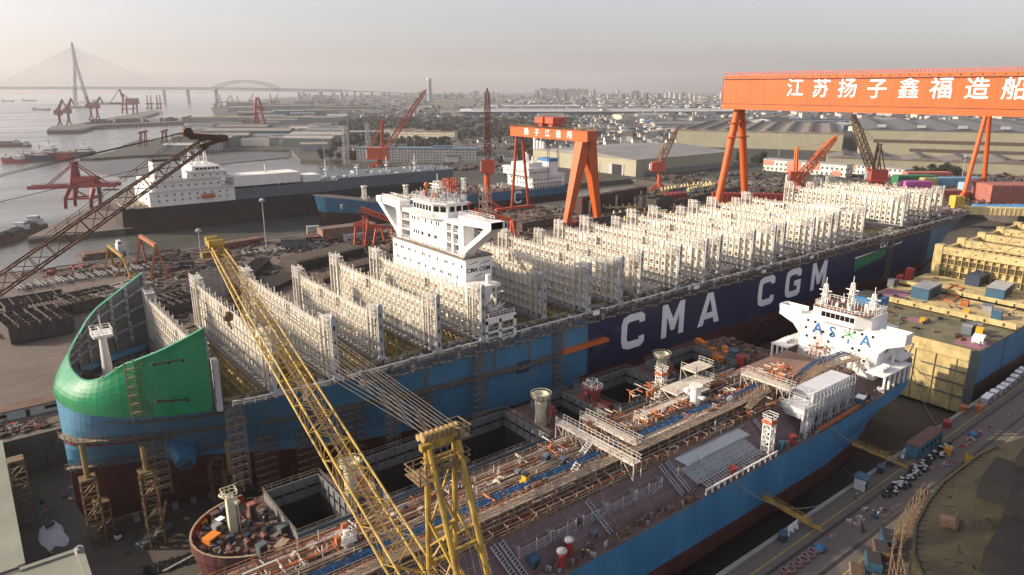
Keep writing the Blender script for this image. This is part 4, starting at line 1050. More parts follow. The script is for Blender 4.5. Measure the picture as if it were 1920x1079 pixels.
mb = MB(); mb.box(196, 203, GY - 3.4, GY + 4, 12, 28.2, 0); mb.box(195.9, 203.1, GY - 3.5, GY + 4.1, 28.2, 30.6, 1); mb.box(197, 202, GY - 2, GY + 2.6, 30.6, 31.4, 2)
mb.build('funnel', [wclean, bluep, dark], gas)
mb = MB(); mb.box(193, 203, by0 + 1.5, by1 - 1.5, 12, 21); mb.box(193, 201, by0 + 4, by0 + 9, 21, 22.2); mb.build('engine_casing', wclean, gas)
for s in (-1, 1):
    y0, y1 = (GY - 16.3, GY - 11.2) if s < 0 else (GY + 11, GY + 16)
    mb = MB(); mb.box(177, 192, y0, y1, 16.6, 17.0)
    for k in range(6): mb.box(177.2 + k * 2.8, 177.8 + k * 2.8, (y0 if s < 0 else y1 - .5), (y0 + .5 if s < 0 else y1), 12.4, 16.6)
    pf = mb.build('raft_platform', wclean, gas)
    for k in range(3):
        mb = MB(); X = 179.5 + k * 1.6; mb.tube((X, y0 + 1.6, 17.7), (X, y0 + 3.4, 17.7), .62, n=10); mb.build('liferaft', white, pf)
mb = MB()
mb.bar((188, GY - 13, 17), (189, GY - 13, 23.5), .5); mb.bar((189, GY - 13, 23.5), (196, GY - 14.5, 21), .4); mb.bar((196, GY - 14.5, 21), (197, GY - 12, 13), .3); mb.box(190, 197, GY - 14.5, GY - 11.5, 17.5, 18)
mb.build('provision_crane', white, gas)
mb = MB(); mb.bar((145.5, GY - 16.5, GD + .8), (168, GY - 16.3, GD + 1.2), .5, .9); mb.build('fender_beam', hose, gas)
mb = MB(); r2 = random.Random(71)
for k in range(160):
    X = r2.uniform(20, 176); mb.obox((X, GY - r2.uniform(14.3, 16.5), gdk(X)), r2.uniform(.2, 1.2), r2.uniform(.2, .8), r2.uniform(.2, 1.3), r2.uniform(0, 3), mi=r2.choice((0, 1, 2)))
for k in range(120):
    X = r2.uniform(20, 176); y = GY - r2.uniform(14.2, 16.7); mb.bar((X, y, GD + .1), (X + r2.uniform(-3, 3), y, GD + r2.uniform(.1, 1.6)), .12, mi=r2.choice((0, 1)))
mb.build('deck_fitting', [scaf, rustm, greyp], gas, kind='stuff')
for k, (px, py, mt) in enumerate(((1420, 915, redp), (1660, 745, white), (1510, 842, redp), (1400, 770, bluec))):
    c = at(px, py, GD); c.y = max(c.y, 72.6); mb = MB(); mb.lathe((c.x, c.y, GD), [(.9, 0), (.9, .5), (.45, .6), (.45, 1.5), (.85, 1.6), (.85, 2.0)], 10); mb.build('winch_post', mt, gas)
for (px, py) in ((1053, 1062), (1066, 1040)):
    c = at(px, py, GD); mb = MB(); mb.lathe((c.x, c.y, GD), [(.75, 0), (.75, 2.3), (.3, 2.5), (.3, 2.8)], 12); v = mb.build('tank_vent', redp, gas)
    mb = MB(); mb.lathe((c.x, c.y, GD), [(.9, 2.8), (.9, 3.1), (.3, 3.4)], 12); mb.build('vent_cap', lgrey, v)
AY = 118.4; AD = 9.0
shpA = thing('bulk_carrier', 'half built red bowed ship with open dark holds, wedged between gas carrier and container ship', 'ship', (110, AY, -9))
mb = MB(); bow = []
for k in range(17):
    a = -math.pi / 2 + math.pi * k / 16; bow.append((33.5 - 12 * math.cos(a), AY + 10.6 * math.sin(a)))
poly = [(190, AY - 10.6)] + bow + [(190, AY + 10.6)]
lo = [(190, AY - 9.8)] + [(x + 2.5 + 2.5 * (1 - abs(y - AY) / 10.6), AY + (y - AY) * .55) for x, y in bow] + [(190, AY + 9.8)]
n = len(poly)
for k in range(n): mb.face([(*lo[k], -9), (*lo[k - 1], -9), (*poly[k - 1], AD - .1), (*poly[k], AD - .1)][::1])
hA = mb.build('hull', M('dull_red_hull', (.10, .035, .032), .6, rust=.3), shpA)
HOLD = [(37.5, 48.5), (56, 97), (106, 116), (121, 141), (149.5, 171)]
mb = MB(); xs = [36] + [v for h in HOLD for v in h] + [190]
hy0, hy1 = AY - 8.8, AY + 8.2
mb.box(36, 190, AY - 10.5, hy0, AD - .5, AD); mb.box(36, 190, hy1, AY + 10.5, AD - .5, AD)
for a, b2 in zip(xs[0::2], xs[1::2]): mb.box(a, b2, hy0, hy1, AD - .5, AD)
mb.prism([(36.0, AY - 10)] + [(x + .4, AY + (y - AY) * .96) for x, y in bow] + [(36.0, AY + 10)], AD - .6, AD - .05)
mb.build('deck', M('red_deck_primer', (.16, .085, .07), .75, var=.4, scale=.3, dirt=(.09, .07, .06)), shpA)
grc = M('coaming_grey', (.17, .18, .185), .6, var=.2, rust=.12, rustcol=(.16, .12, .1))
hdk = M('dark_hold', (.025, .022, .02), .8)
for a, b2 in HOLD:
    mb = MB()
    mb.box(a - .25, a, hy0, hy1, AD - 2.4, AD + 1.9); mb.box(b2, b2 + .25, hy0, hy1, AD - 2.4, AD + 1.9)
    mb.box(a - .25, b2 + .25, hy0 - .25, hy0, AD - 2.4, AD + 1.9); mb.box(a - .25, b2 + .25, hy1, hy1 + .25, AD - 2.4, AD + 1.9)
    for k in range(int((b2 - a) / 2.4)): mb.box(a + 1 + k * 2.4, a + 1.25 + k * 2.4, hy1 - .25, hy1, AD - 2.2, AD + 1.7)
    for k in range(6): mb.box(b2 - .25, b2, hy0 + 1.4 + k * 2.6, hy0 + 1.65 + k * 2.6, AD - 2.2, AD + 1.7)
    cg = mb.build('hatch_coaming', grc, shpA)
    mb = MB(); zz = AD + 1.9; q = [(a - .4, hy0 - .4, zz), (b2 + .4, hy0 - .4, zz), (b2 + .4, hy1 + .4, zz), (a - .4, hy1 + .4, zz), (a - .4, hy0 - .4, zz)]
    mb.rail(q, 1.1, 1.8, .09); mb.build('railing', scaf, cg)
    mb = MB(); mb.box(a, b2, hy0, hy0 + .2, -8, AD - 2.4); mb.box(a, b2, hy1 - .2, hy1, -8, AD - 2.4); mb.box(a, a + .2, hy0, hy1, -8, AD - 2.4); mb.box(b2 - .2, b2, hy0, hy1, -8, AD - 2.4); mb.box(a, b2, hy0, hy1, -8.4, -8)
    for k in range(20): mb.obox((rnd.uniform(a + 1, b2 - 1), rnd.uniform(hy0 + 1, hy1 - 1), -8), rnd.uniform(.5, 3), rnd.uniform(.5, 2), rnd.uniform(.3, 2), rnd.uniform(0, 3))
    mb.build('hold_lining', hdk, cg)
for X, y in ((51.5, AY - 1.5), (101.5, AY - .6), (145.0, AY - 1)):
    mb = MB(); mb.lathe((X, y, AD), [(1.45, 0), (1.45, 6.6), (2.1, 7.2), (2.1, 8.2), (1.7, 8.3), (1.5, 7.6)], 18); cr = mb.build('crane_pedestal', creamp, shpA, smooth=False)
    mb = MB(); ringp = [(X + 2.5 * math.cos(t * math.pi / 6), y + 2.5 * math.sin(t * math.pi / 6), AD + 7.2) for t in range(13)]
    mb.rail(ringp, 1.3, 1.2, .1); mb.ladder((X + 1.9, y - .8, AD), (X + 1.9, y - .8, AD + 7.2), .7, .5, .1); mb.build('railing', creamp, cr)
    mb = MB(); mb.obox((X + 1.7, y - 1.8, AD + 2.6), 1.6, 1.4, 2.4, .3); mb.build('cabinet', fredp, cr)
mb = MB(); c = Vector((117.8, AY - 1, AD)); mb.box(117.0, 119.6, AY - 2.6, AY + .6, AD, AD + 5); mb.box(116.6, 120, AY - 3.2, AY + 1, AD + 5, AD + 5.3); mb.box(116.2, 121, AY - 6, AY + 3.5, AD, AD + 1.9)
mh = mb.build('mast_house', fredp, shpA); mb = MB(); mb.rail([(116.6, AY - 3.2, AD + 5.3), (120, AY - 3.2, AD + 5.3), (120, AY + 1, AD + 5.3), (116.6, AY + 1, AD + 5.3), (116.6, AY - 3.2, AD + 5.3)], 1.2, 1, .12)
mb.lattice((118.2, AY - 1, AD + 5.3), (118.2, AY - 1, AD + 7.6), 2, 2, 2, .12, .1); mb.build('railing', lgrey, mh)
mb = MB(); mb.box(116.93, 117, AY - 1.8, AY - .6, AD + 2.2, AD + 4.2); mb.build('door', dark, mh)
mb = MB(); bi = [(x + .35, AY + (y - AY) * .965) for x, y in bow]
for (o1, o2, i1, i2) in zip(bow, bow[1:], bi, bi[1:]):
    z0, z1 = AD - .1, AD + 1.7
    mb.face([(*o2, z0), (*o1, z0), (*o1, z1), (*o2, z1)], 1); mb.face([(*i1, z0), (*i2, z0), (*i2, z1), (*i1, z1)], 0); mb.face([(*o1, z1), (*i1, z1), (*i2, z1), (*o2, z1)], 2)
for k, p in enumerate(bi):
    d = (Vector((34, AY)) - Vector(p)).normalized(); mb.bar((p[0], p[1], AD + 1.4), (p[0] + d.x * 1.1, p[1] + d.y * 1.1, AD), .12)
mb.build('bulwark', [redp, M('dull_red_hull', (.1, .035, .03)), plank], shpA)
c = at(438, 997, AD); mb = MB(); mb.prism([(c.x - .7, c.y - .7), (c.x + .7, c.y - .7), (c.x + .7, c.y + .7), (c.x - .7, c.y + .7)], AD, AD + 7.4); mb.bar((c.x + 1, c.y - 1.8, AD + 6.6), (c.x - 1, c.y + 2.4, AD + 6.9), .8, .5)
bm = mb.build('bow_mast', creamp, shpA); mb = MB(); mb.rail([(c.x - 1.2, c.y - 1.2, AD + 7.4), (c.x + 1.2, c.y - 1.2, AD + 7.4), (c.x + 1.2, c.y + 1.2, AD + 7.4), (c.x - 1.2, c.y + 1.2, AD + 7.4), (c.x - 1.2, c.y - 1.2, AD + 7.4)], 1.3, .8, .12); mb.ladder((c.x + 1.1, c.y - .4, AD), (c.x + 1.1, c.y - .4, AD + 7), .9, .5, .14); mb.build('railing', creamp, bm)
mb = MB(); r2 = random.Random(77)
for k in range(130):
    X = r2.uniform(23, 36); w = 10 * math.sqrt(max(0, 1 - ((33.5 - X) / 12) ** 2)) if X < 33.5 else 10
    y = AY + r2.uniform(-w, w) * .85; mb.obox((X, y, AD), r2.uniform(.3, 1.4), r2.uniform(.3, 1.2), r2.uniform(.2, 1.2), r2.uniform(0, 3), mi=r2.choice((0, 1, 2, 0, 3)))
for k in range(160):
    X = r2.uniform(36, 178); y = AY + r2.choice((-1, 1)) * r2.uniform(8.9, 10.2); mb.bar((X, y, AD), (X + r2.uniform(-3, 3), y, AD + r2.uniform(.2, 1.6)), .12, mi=r2.choice((0, 1)))
for k in range(170):
    X = r2.uniform(171, 189); y = AY + r2.uniform(-10, 10); mb.obox((X, y, AD), r2.uniform(.3, 1.6), r2.uniform(.3, 1.4), r2.uniform(.1, .9), r2.uniform(0, 3), mi=r2.choice((0, 1, 2)))
for X in (27, 30, 33): 
    for s in (-1, 1): mb.tube((X, AY + s * 3, AD + .6), (X, AY + s * 4.6, AD + .6), .55, n=10, mi=2)
mb.build('deck_fitting', [scaf, rustm, M('winch_brown', (.12, .045, .035), .7), dblue], shpA, kind='stuff')
dsec = thing('hull_section', 'cream primed container ship hull section under construction with open frames and blue side', 'ship section', (280, 98, -9))
m, nt, b = nodes('section_side_paint')
geo = N(nt, 'ShaderNodeNewGeometry'); sep = N(nt, 'ShaderNodeSeparateXYZ'); nt.links.new(geo.outputs['Position'], sep.inputs[0])
c = ramp(nt, noise(nt, .2, (1, 1, .3), 5), [(.3, (.045, .15, .27)), (.7, (.07, .21, .36))])
nt.links.new(mixc(nt, mth(nt, 'LESS_THAN', sep.outputs[2], 1.2), c, (.10, .05, .045)), b.inputs['Base Color']); b.inputs['Roughness'].default_value = .5
mb = MB(); mb.box(232, 252.6, 68.4, 118, -9, 11.4, 0); mb.box(253.4, 420, 68.4, 118, -9, 11.4, 0)
mb.build('side_shell', m, dsec)
bul = M('section_cream', (.55, .44, .21), .6, var=.35, scale=.25, rust=.34, rustcol=(.27, .20, .10))
mb = MB(); mb.box(231.7, 231.98, 70.8, 118, -9, 11.7); mb.box(231.4, 231.98, 68.2, 70.8, -9, 11.6, 1)
for k in range(7): mb.box(231.3, 231.7, 74 + k * 6, 74.35 + k * 6, -9, 8)
for z in (-4, 0, 4): mb.box(231.25, 231.7, 71, 84, z, z + .25, 1); 
mb.box(231.2, 231.7, 71, 118, 8.0, 8.3)
mb.build('end_bulkhead', [bul, greyn], dsec)
mb = MB(); 
dm = M('section_deck', (.165, .155, .09), .75, var=.45, scale=.15, dirt=(.10, .09, .06))
mb.box(232, 420, 68.6, 118, 11.4, 11.75); mb.build('deck', dm, dsec)
for X in (262, 289.5):
    mb = MB(); mb.box(X, X + .5, 68.8, 117.8, 11.75, 14.0); mb.box(X, X + 26, 68.8, 117.8, 11.75, 12.1 if X < 270 else 12.4)
    for k in range(8): mb.box(X - .05, X, 72 + k * 5.6, 72.6 + k * 5.6, 12.4, 13.4, 1)
    mb.build('cross_coaming', [bul, dark], dsec)
for n_, X in enumerate((320, 343, 366, 389, 412)):
    mb = MB(); y0, y1 = (84, 117.6) if n_ == 0 else (69, 117.6); z1 = 24.0 - n_ * .3
    mb.box(X, X + 1.2, y0, y1, 11.75, z1); mb.box(X - 1.3, X, y0, y1, z1 - 3.0, z1)
    for k in range(int((y1 - y0) / 2.7)):
        mb.box(X - 1.3, X, y0 + 1 + k * 2.7, y0 + 1.22 + k * 2.7, 11.75, z1 - 3); mb.box(X - .5, X - .02, y0 + 1.9 + k * 2.7, y0 + 2.9 + k * 2.7, 12.4, 13.8, 1); mb.box(X - .5, X - .02, y0 + 1.9 + k * 2.7, y0 + 2.9 + k * 2.7, 17.2, 18.8, 1)
    for z in (14.2, 16.8, 19.2): mb.box(X - .9, X, y0, y1, z, z + .2)
    for k in range(int((y1 - y0) / 7)): mb.tube((X - 1.34, y0 + 4 + k * 7, z1 - 1.4), (X - 1.3, y0 + 4 + k * 7, z1 - 1.4), .35, n=8, mi=1)
    mb.box(X - 1.6, X + 1.6, y1 - 3.2, y1, 11.75, z1 + .6)
    mb.build('transverse_bulkhead', [bul, M('frame_opening', (.10, .08, .045), .8)], dsec)
mb = MB(); mb.box(320, 420, 69, 70.2, 11.75, 20); mb.box(320, 420, 116.4, 117.8, 11.75, 22); mb.build('longitudinal_wall', bul, dsec)
mb = MB(); r2 = random.Random(91)
for k in range(150): mb.obox((r2.uniform(234, 318), r2.uniform(70, 117), 11.8), r2.uniform(.2, 2.6), r2.uniform(.2, 1.2), r2.uniform(.1, 1.1), r2.uniform(0, 3), mi=r2.choice((0, 1, 2)))
for k in range(34): mb.box((x := r2.uniform(235, 258)), x + .5, (y := r2.uniform(72, 120)), y + r2.uniform(1, 3), 11.76, 11.8, 2)
for k in range(70):
    x, y, a = r2.uniform(322, 418), r2.uniform(70, 116), r2.uniform(0, 3); mb.bar((x, y, r2.uniform(20, 26)), (x + 4 * math.cos(a), y + 4 * math.sin(a), r2.uniform(20, 26)), .2, mi=r2.choice((0, 1)))
mb.build('deck_fitting', [scaf, rustm, dark], dsec, kind='stuff')
for (x0, x1, y0, y1) in ((234, 243, 69.2, 77), (268, 280, 108, 117), (246, 250, 90, 96)): mb = MB(); mb.box(x0, x1, y0, y1, 11.76, 11.83 if x0 < 260 else 12.16); mb.build('primed_patch', pink, dsec)
dk = M('dark_olive_primer', (.052, .046, .024), .7, var=.35, scale=.2, dirt=(.025, .022, .018)); dk2 = M('painted_shade_grey', (.009, .009, .009), .75, var=.3)  # shade on the bow block is put into both colours, deepest in the grey
E_ = [at(1742, 1110, 8), at(1712, 1040, 8), at(1716, 985, 8), at(1740, 940, 8), at(1768, 905, 8), at(1800, 880, 8), at(1838, 852, 8), at(1868, 838, 8)]
blk = thing('bow_block', 'dark olive upturned bow block of a ship standing on the quay inside scaffolding', 'ship section', (150, 35, 0))
mb = MB(); cc = at(1990, 1060, 8)
pts = [(p.x, p.y) for p in E_] + [(215, 38), (225, 10), (120, 0)]
mb.prism(pts, 0.3, 8.0); bb = mb.build('lower_shell', dk, blk)
mb = MB(); q0, q1 = at(1775, 925, 8.02), at(1800, 1015, 8.02)
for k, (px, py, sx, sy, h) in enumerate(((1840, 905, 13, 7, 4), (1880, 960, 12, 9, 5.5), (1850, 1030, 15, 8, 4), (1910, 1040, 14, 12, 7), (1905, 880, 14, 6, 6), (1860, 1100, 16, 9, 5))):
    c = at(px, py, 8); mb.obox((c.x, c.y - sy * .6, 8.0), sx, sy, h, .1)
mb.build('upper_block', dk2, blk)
mb = MB()
for a, b2 in zip(E_, E_[1:]):
    for k in range(5):
        p = a.lerp(b2, k / 5); mb.bar(p, a.lerp(b2, (k + 1) / 5), .5, .5); mb.bar((p.x - .2, p.y + .5, 8.0), (p.x + 1, p.y - 1.2, 8.2), .15)
for k in range(30):
    c = at(rnd.uniform(1750, 1860), rnd.uniform(880, 1070), 8.03); mb.bar(c, c + Vector((rnd.uniform(-1.5, 1.5), rnd.uniform(-1.5, 1.5), rnd.uniform(.1, .5))), .14)
mb.build('edge_stiffener', dk, blk)
FH = Vector((math.cos(AZ), math.sin(AZ), 0))
def atd(x, y, P):
    """point on sight line (x, y) as far away as P"""
    d = ray(x, y); t = Vector(P).dot(FH) / d.dot(FH); p = d * t; return Vector((p.x, p.y, p.z + CAMZ))
cr = thing('luffing_crane', 'yellow rust streaked lattice boom crane with tall tubular A-frame beside the gas carrier', 'crane', (36.5, 51, 0))
foot, tip = Vector((37.3, 59.5, 24.5)), Vector((42.6, 160, 53.7))
mb = MB(); bd = (tip - foot).normalized(); sdv = bd.cross(Vector((0, 0, 1))).normalized(); bup = sdv.cross(bd).normalized()
def chord(t, i, j):
    w = interp(t, [(0, 3.4), (.08, 4.4), (.72, 4.0), (.95, 2.6), (1, 2.2)]) * .5; h = interp(t, [(0, 1.2), (.08, 3.2), (.72, 2.9), (.95, 1.8), (1, 1.2)]) * .5
    return foot.lerp(tip, t) + sdv * (i * w) + bup * (j * h)
nb = 30
for i, j in ((-1, -1), (1, -1), (1, 1), (-1, 1)):
    for k in range(nb): mb.tube(chord(k / nb, i, j), chord((k + 1) / nb, i, j), .19, n=6, caps=False)
ed = [(-1, -1), (1, -1), (1, 1), (-1, 1)]
for k in range(nb):
    for e in range(4):
        a, b2 = ed[e], ed[(e + 1) % 4]
        if (k + e) % 2: a, b2 = b2, a
        mb.bar(chord(k / nb, *a), chord((k + 1) / nb, *b2), .11, caps=False)
        mb.bar(chord(k / nb, *ed[e]), chord(k / nb, *ed[(e + 1) % 4]), .1, caps=False)
    if k in (6, 12, 18, 24): mb.bar(chord(k / nb, -1, -1), chord(k / nb, 1, 1), .12); mb.bar(chord(k / nb, -1, 1), chord(k / nb, 1, -1), .12)
boom = mb.build('boom', yell, cr)
mb = MB(); b0, b1 = foot.lerp(tip, .12) + bup * 1.0, foot.lerp(tip, .93) + bup * .9
mb.rail([b0 + sdv * .4 - bup * 1, b1 + sdv * .4 - bup * 1], 1.1, 4, .05)
mb.bar(b0 - bup * 1.0, b1 - bup * 1.0, .45, .06)
for k in range(3): mb.bar(b0 + sdv * (-.6 + .5 * k) + bup * .6, b1 + sdv * (-.4 + .3 * k) + bup * .4, .045, caps=False)
mb.build('boom_walkway', M('walkway_rust', (.28, .19, .10), .7, var=.5, scale=1), boom)
mb = MB()
for s in (-1, 1): mb.bar(tip + sdv * s * 1.2, tip + bd * 4 + sdv * s * .7 - Vector((0, 0, .6)), .45, .8)
mb.tube(tip + bd * 3.5 - sdv * 1.3, tip + bd * 3.5 + sdv * 1.3, 1.1, n=12); mb.tube(tip + bup * 1 - sdv * 1.6, tip + bup * 1 + sdv * 1.6, .9, n=12)
mb.build('boom_head', yell, boom); mb = MB(); hp = tip + bd * 1.5; mb.box(hp.x - 3.0, hp.x + 3.0, hp.y - 1, hp.y + 1, hp.z - 2.6, hp.z - 1.4); mb.rail([(hp.x - 3, hp.y - 1, hp.z - 1.4), (hp.x + 3, hp.y - 1, hp.z - 1.4)], 1.1, 1, .1)
mb.build('head_platform', M('dark_yellow', (.22, .15, .04), .6), boom)
mb = MB(); T = [Vector((33.9, 57.6, 51.6)), Vector((37.4, 57.6, 51.6))]
for t in T:
    f1, f2 = Vector((t.x, 58.2, 22.5)), Vector((t.x, 46.0, 22.5))
    mb.tube(t, f1, .31, .37, 10); mb.tube(t + Vector((0, -.6, 0)), f2, .31, .37, 10)
    for k, q in ((.3, .42), (.55, .68), (.78, .9)):
        mb.bar(t.lerp(f1, k), t.lerp(f2, q), .28); mb.bar(t.lerp(f1, q), t.lerp(f2, k), .2)
for k in (.06, .36, .5, .75):
    a, b2 = T[0].lerp(Vector((33.9, 58.2, 22.5)), k), T[1].lerp(Vector((37.4, 58.2, 22.5)), k); mb.bar(a, b2, .35, .5)
    a2, b3 = T[0].lerp(Vector((33.9, 46, 22.5)), k), T[1].lerp(Vector((37.4, 46, 22.5)), k); mb.bar(a2, b3, .3, .4)
for k, q in ((.06, .36), (.36, .5), (.5, .75)):
    A1, A2 = Vector((33.9, 58.2, 22.5)), Vector((37.4, 58.2, 22.5)); mb.bar(T[0].lerp(A1, k), T[1].lerp(A2, q), .22); mb.bar(T[1].lerp(A2, k), T[0].lerp(A1, q), .22)
mb.bar(T[0] + Vector((-.7, 0, 0)), T[1] + Vector((.7, 0, 0)), .7, .7)
af = mb.build('a_frame', yell, cr)
mb = MB()
for k in range(8): x = 33.4 + k * .6; mb.tube((x, 57.6, 52.8), (x + .16, 57.6, 52.8), .55, n=12); mb.tube((x, 58.5, 52.4), (x + .16, 58.5, 52.4), .38, n=10)
mb.build('sheave', M('sheave_steel', (.42, .30, .14), .5, rust=.3), af)
mb = MB()
for (x0, x1, y0, y1, z) in ((32.2, 34.4, 56.2, 59.4, 48.2), (37.2, 38.8, 56.4, 59, 51.9), (32.9, 38.4, 56, 57.2, 49.2), (33, 34.6, 54, 57, 36)):
    mb.box(x0, x1, y0, y1, z - .12, z); mb.rail([(x0, y0, z), (x1, y0, z), (x1, y1, z), (x0, y1, z), (x0, y0, z)], 1.2, .9, .08)
mb.ladder((38.2, 58.3, 51), (38.2, 47.2, 23), .8, .5, .1); mb.ladder((38.2, 59.2, 51.6), (40, 60.5, 45), .8, .5, .09)
mb.build('service_platform', M('walkway_rust', (.28, .19, .10), .7), af)
mb = MB()
for k in range(9):
    x = 33.5 + k * .5; mb.bar((x, 57.9, 53.2), chord(.86 + .012 * (k % 3), -.9 + k * .22, 1), .05, caps=False)
for k in range(5): x = 34 + k * .7; mb.bar((x, 58.6, 52.8), chord(.62, -.8 + k * .4, 1), .045, caps=False)
for k in range(4): x = 34.2 + k * .8; mb.bar((x, 57.2, 53), (x, 46, 24), .07, caps=False)
mb.build('luffing_rope', cable, cr)
hk = Vector((43.6, 160.5, 37.2)); hx = tip + bd * 3.4
mb = MB()
for s in (-.5, .5): mb.bar((hk.x + s, hk.y, hk.z + 1.2), (hx.x + s, hx.y, hx.z - .4), .09)
hr = mb.build('hoist_rope', M('dark_rope', (.05, .045, .04), .6), cr)
mb = MB(); mb.lathe((hk.x, hk.y, hk.z), [(.4, -1.0), (1.15, -.6), (1.2, .5), (.7, 1.1), (.3, 1.3)], 10); mb.path([(hk.x, hk.y, hk.z - 1), (hk.x, hk.y, hk.z - 2), (hk.x + .6, hk.y, hk.z - 2.6), (hk.x + .2, hk.y, hk.z - 3)], .22)
mb.build('hook_block', M('hook_paint', (.12, .085, .03), .5), hr)
mb = MB(); mb.box(31.5, 41.5, 42, 61, 20, 22.5); mb.box(32, 41, 42, 49, 22.5, 26.5); mb.box(40.5, 42.6, 57, 60.5, 22.6, 25.2); mb.build('machinery_house', yell, cr)
mb = MB(); mb.tube((36.5, 54, 8), (36.5, 54, 20), 3.2, n=16)
for sx in (-1, 1):
    for sy in (-1, 1): mb.bar((36.5 + sx * 2, 54 + sy * 1.5, 9), (36.5 + sx * 6, 55.5 + sy * 3.2, 1.6), 1.3)
    mb.bar((36.5 + sx * 6, 51, 1.2), (36.5 + sx * 6, 60, 1.2), 1.4)
for sx in (-1, 1):
    for y in (52.4, 58.6): mb.bar((36.5 + sx * 8, y, .7), (36.5 + sx * 4, y, .7), 1.0, 1.2)
mb.build('portal', yell, cr)
cr = thing('boom_crane', 'rust brown lattice boom crane reaching in from the left over the quay', 'crane', (-66, 131, 0))
p0, p1 = Vector((-61, 131, 19.6)), Vector((33.5, 125.1, 78.9)); bd = (p1 - p0).normalized()
mb = MB(); mb.lattice(p0, p0.lerp(p1, .1), 1.6, 2.7, 3, .3, .16); mb.lattice(p0.lerp(p1, .1), p0.lerp(p1, .80), 2.6, 2.3, 26, .25, .11, rings=True); mb.lattice(p0.lerp(p1, .80), p1, 2.3, 1.4, 8, .23, .11, rings=True)
bo = mb.build('boom', rboom, cr)
mb = MB(); t1 = p1 + Vector((3.6, -.2, .6)); mb.bar(p1 + Vector((-2.5, 0, 1.2)), t1, .9, 1.0); mb.bar(p1 + Vector((-1, 0, -.6)), t1, .7, .6); mb.tube(p1 + Vector((-2.6, -.8, 1.8)), p1 + Vector((-2.6, .8, 1.8)), .8, n=10)
mb.rail([p0.lerp(p1, .74) + Vector((0, 0, 1.5)), p1 + Vector((-2, 0, 1.5))], 1.0, 2, .08)
mb.build('boom_head', rboom, bo)
A_ = Vector((-66, 131, 60.6)); mb = MB()
for k, (dz, dy) in enumerate(((0, -.8), (.6, 0), (-.6, .6), (-2.6, .2))):
    q = p1 + Vector((-2.6, dy, 1.9)) if k < 3 else p0.lerp(p1, .93) + Vector((0, 0, 1.2))
    mb.bar(A_ + Vector((0, dy, dz)), q, .08, caps=False)
mb.build('luffing_rope', M('dark_rope', (.05, .045, .04), .6), cr)
mb = MB()
for y in (129, 133): mb.bar((-61, y, 21), A_, .6); mb.bar((-74, y, 21), A_, .5)
mb.box(-75, -59, 127, 135, 15, 21); mb.tube((-66, 131, 0), (-66, 131, 15), 3, 2.6, 14); mb.box(-72, -60, 125, 137, 0, 1.5)
mb.build('a_frame', rboom, cr)
def gantry_text(chars, pts, X, size, parent, bold):
    for ch_, (px, py) in zip(chars, pts):
        d = ray(px, py); t = X / d.x; text(ch_, size, letw, parent, (X - .12, d.y * t, d.z * t + CAMZ), (0, -1, 0), (0, 0, 1), bold if ch_ != '鑫' else .03)
og = M('gantry_orange', (.56, .108, .014), .5, rust=.08, rustcol=(.42, .09, .03), var=.12, scale=.08)
G1 = thing('gantry_crane', 'giant orange goliath gantry crane with eight big white characters on its girder', 'gantry crane', (335, 140, 0))
mb = MB(); gy0, gy1 = 236.0, 44.0
mb.box(329, 341, gy1, gy0, 79.6, 92.0); mb.box(328.2, 341.8, gy1 - .3, gy0 + .3, 76.8, 79.6); mb.box(328.5, 341.5, gy1 - .2, gy0 + .2, 92.0, 93.9)
gd = mb.build('girder', og, G1)
mb = MB(); mb.box(328.15, 328.2, gy1, gy0, 79.45, 79.75); mb.box(328.42, 328.5, gy1, gy0, 91.85, 92.15)
for k in range(int((gy0 - gy1) / 4)): mb.box(328.44, 328.5, gy0 - 2 - k * 4, gy0 - 1.3 - k * 4, 92.7, 93.3)
mb.build('joint_line', dark, gd)
mb = MB()
for k in range(int((gy0 - gy1) / 8)): mb.box(328.95, 329, gy0 - 8 - k * 8, gy0 - 7.9 - k * 8, 79.7, 91.9)
mb.build('panel_seam', orange2, gd)
mb = MB(); mb.rail([(329, gy1, 93.9), (329, gy0, 93.9)], 1.5, 1.6, .14); mb.rail([(341, gy1, 93.9), (341, gy0, 93.9)], 1.5, 1.6, .14)
for y in (gy0 - 1, gy0 + 1.2): mb.bar((330, y, 76.8), (330, y + .5, 93), .3)
mb.build('railing', orange2, gd)
gantry_text('江苏扬子鑫福造船', ((1491, 167), (1540, 168), (1589, 168), (1644, 169), (1704, 169), (1765, 168), (1832, 169), (1903, 169)), 329, 9.2, gd, .10)
for yy in (229.5, 49.5):
    for sx in (-1, 1):
        mb = MB(); mb.tube((335 + sx * 1.6, yy, 77), (335 + sx * 18, yy, 3.0), 2.0, 2.0, 16)
        for t in (.1, .2): 
            p = Vector((335 + sx * 1.6, yy, 77)).lerp(Vector((335 + sx * 18, yy, 3)), t); mb.lathe((p.x, p.y, p.z), [(2.3, 0), (3.6, .05), (3.6, .4), (2.3, .5)], 12)
        mb.build('leg', og, G1)
    mb = MB(); mb.box(312, 358, yy - 1.5, yy + 1.5, 3, 5.2)
    for k in range(8): mb.box(313 + k * 5.6, 316.5 + k * 5.6, yy - 1.2, yy + 1.2, .3, 3)
    mb.build('bogie', orange2, G1)
G2 = thing('gantry_crane', 'orange tubular legged goliath gantry crane standing behind the first girder', 'gantry crane', (661, 130, 0))
mb = MB(); mb.box(656, 666, 30, 226, 76, 86); mb.build('girder', og, G2)
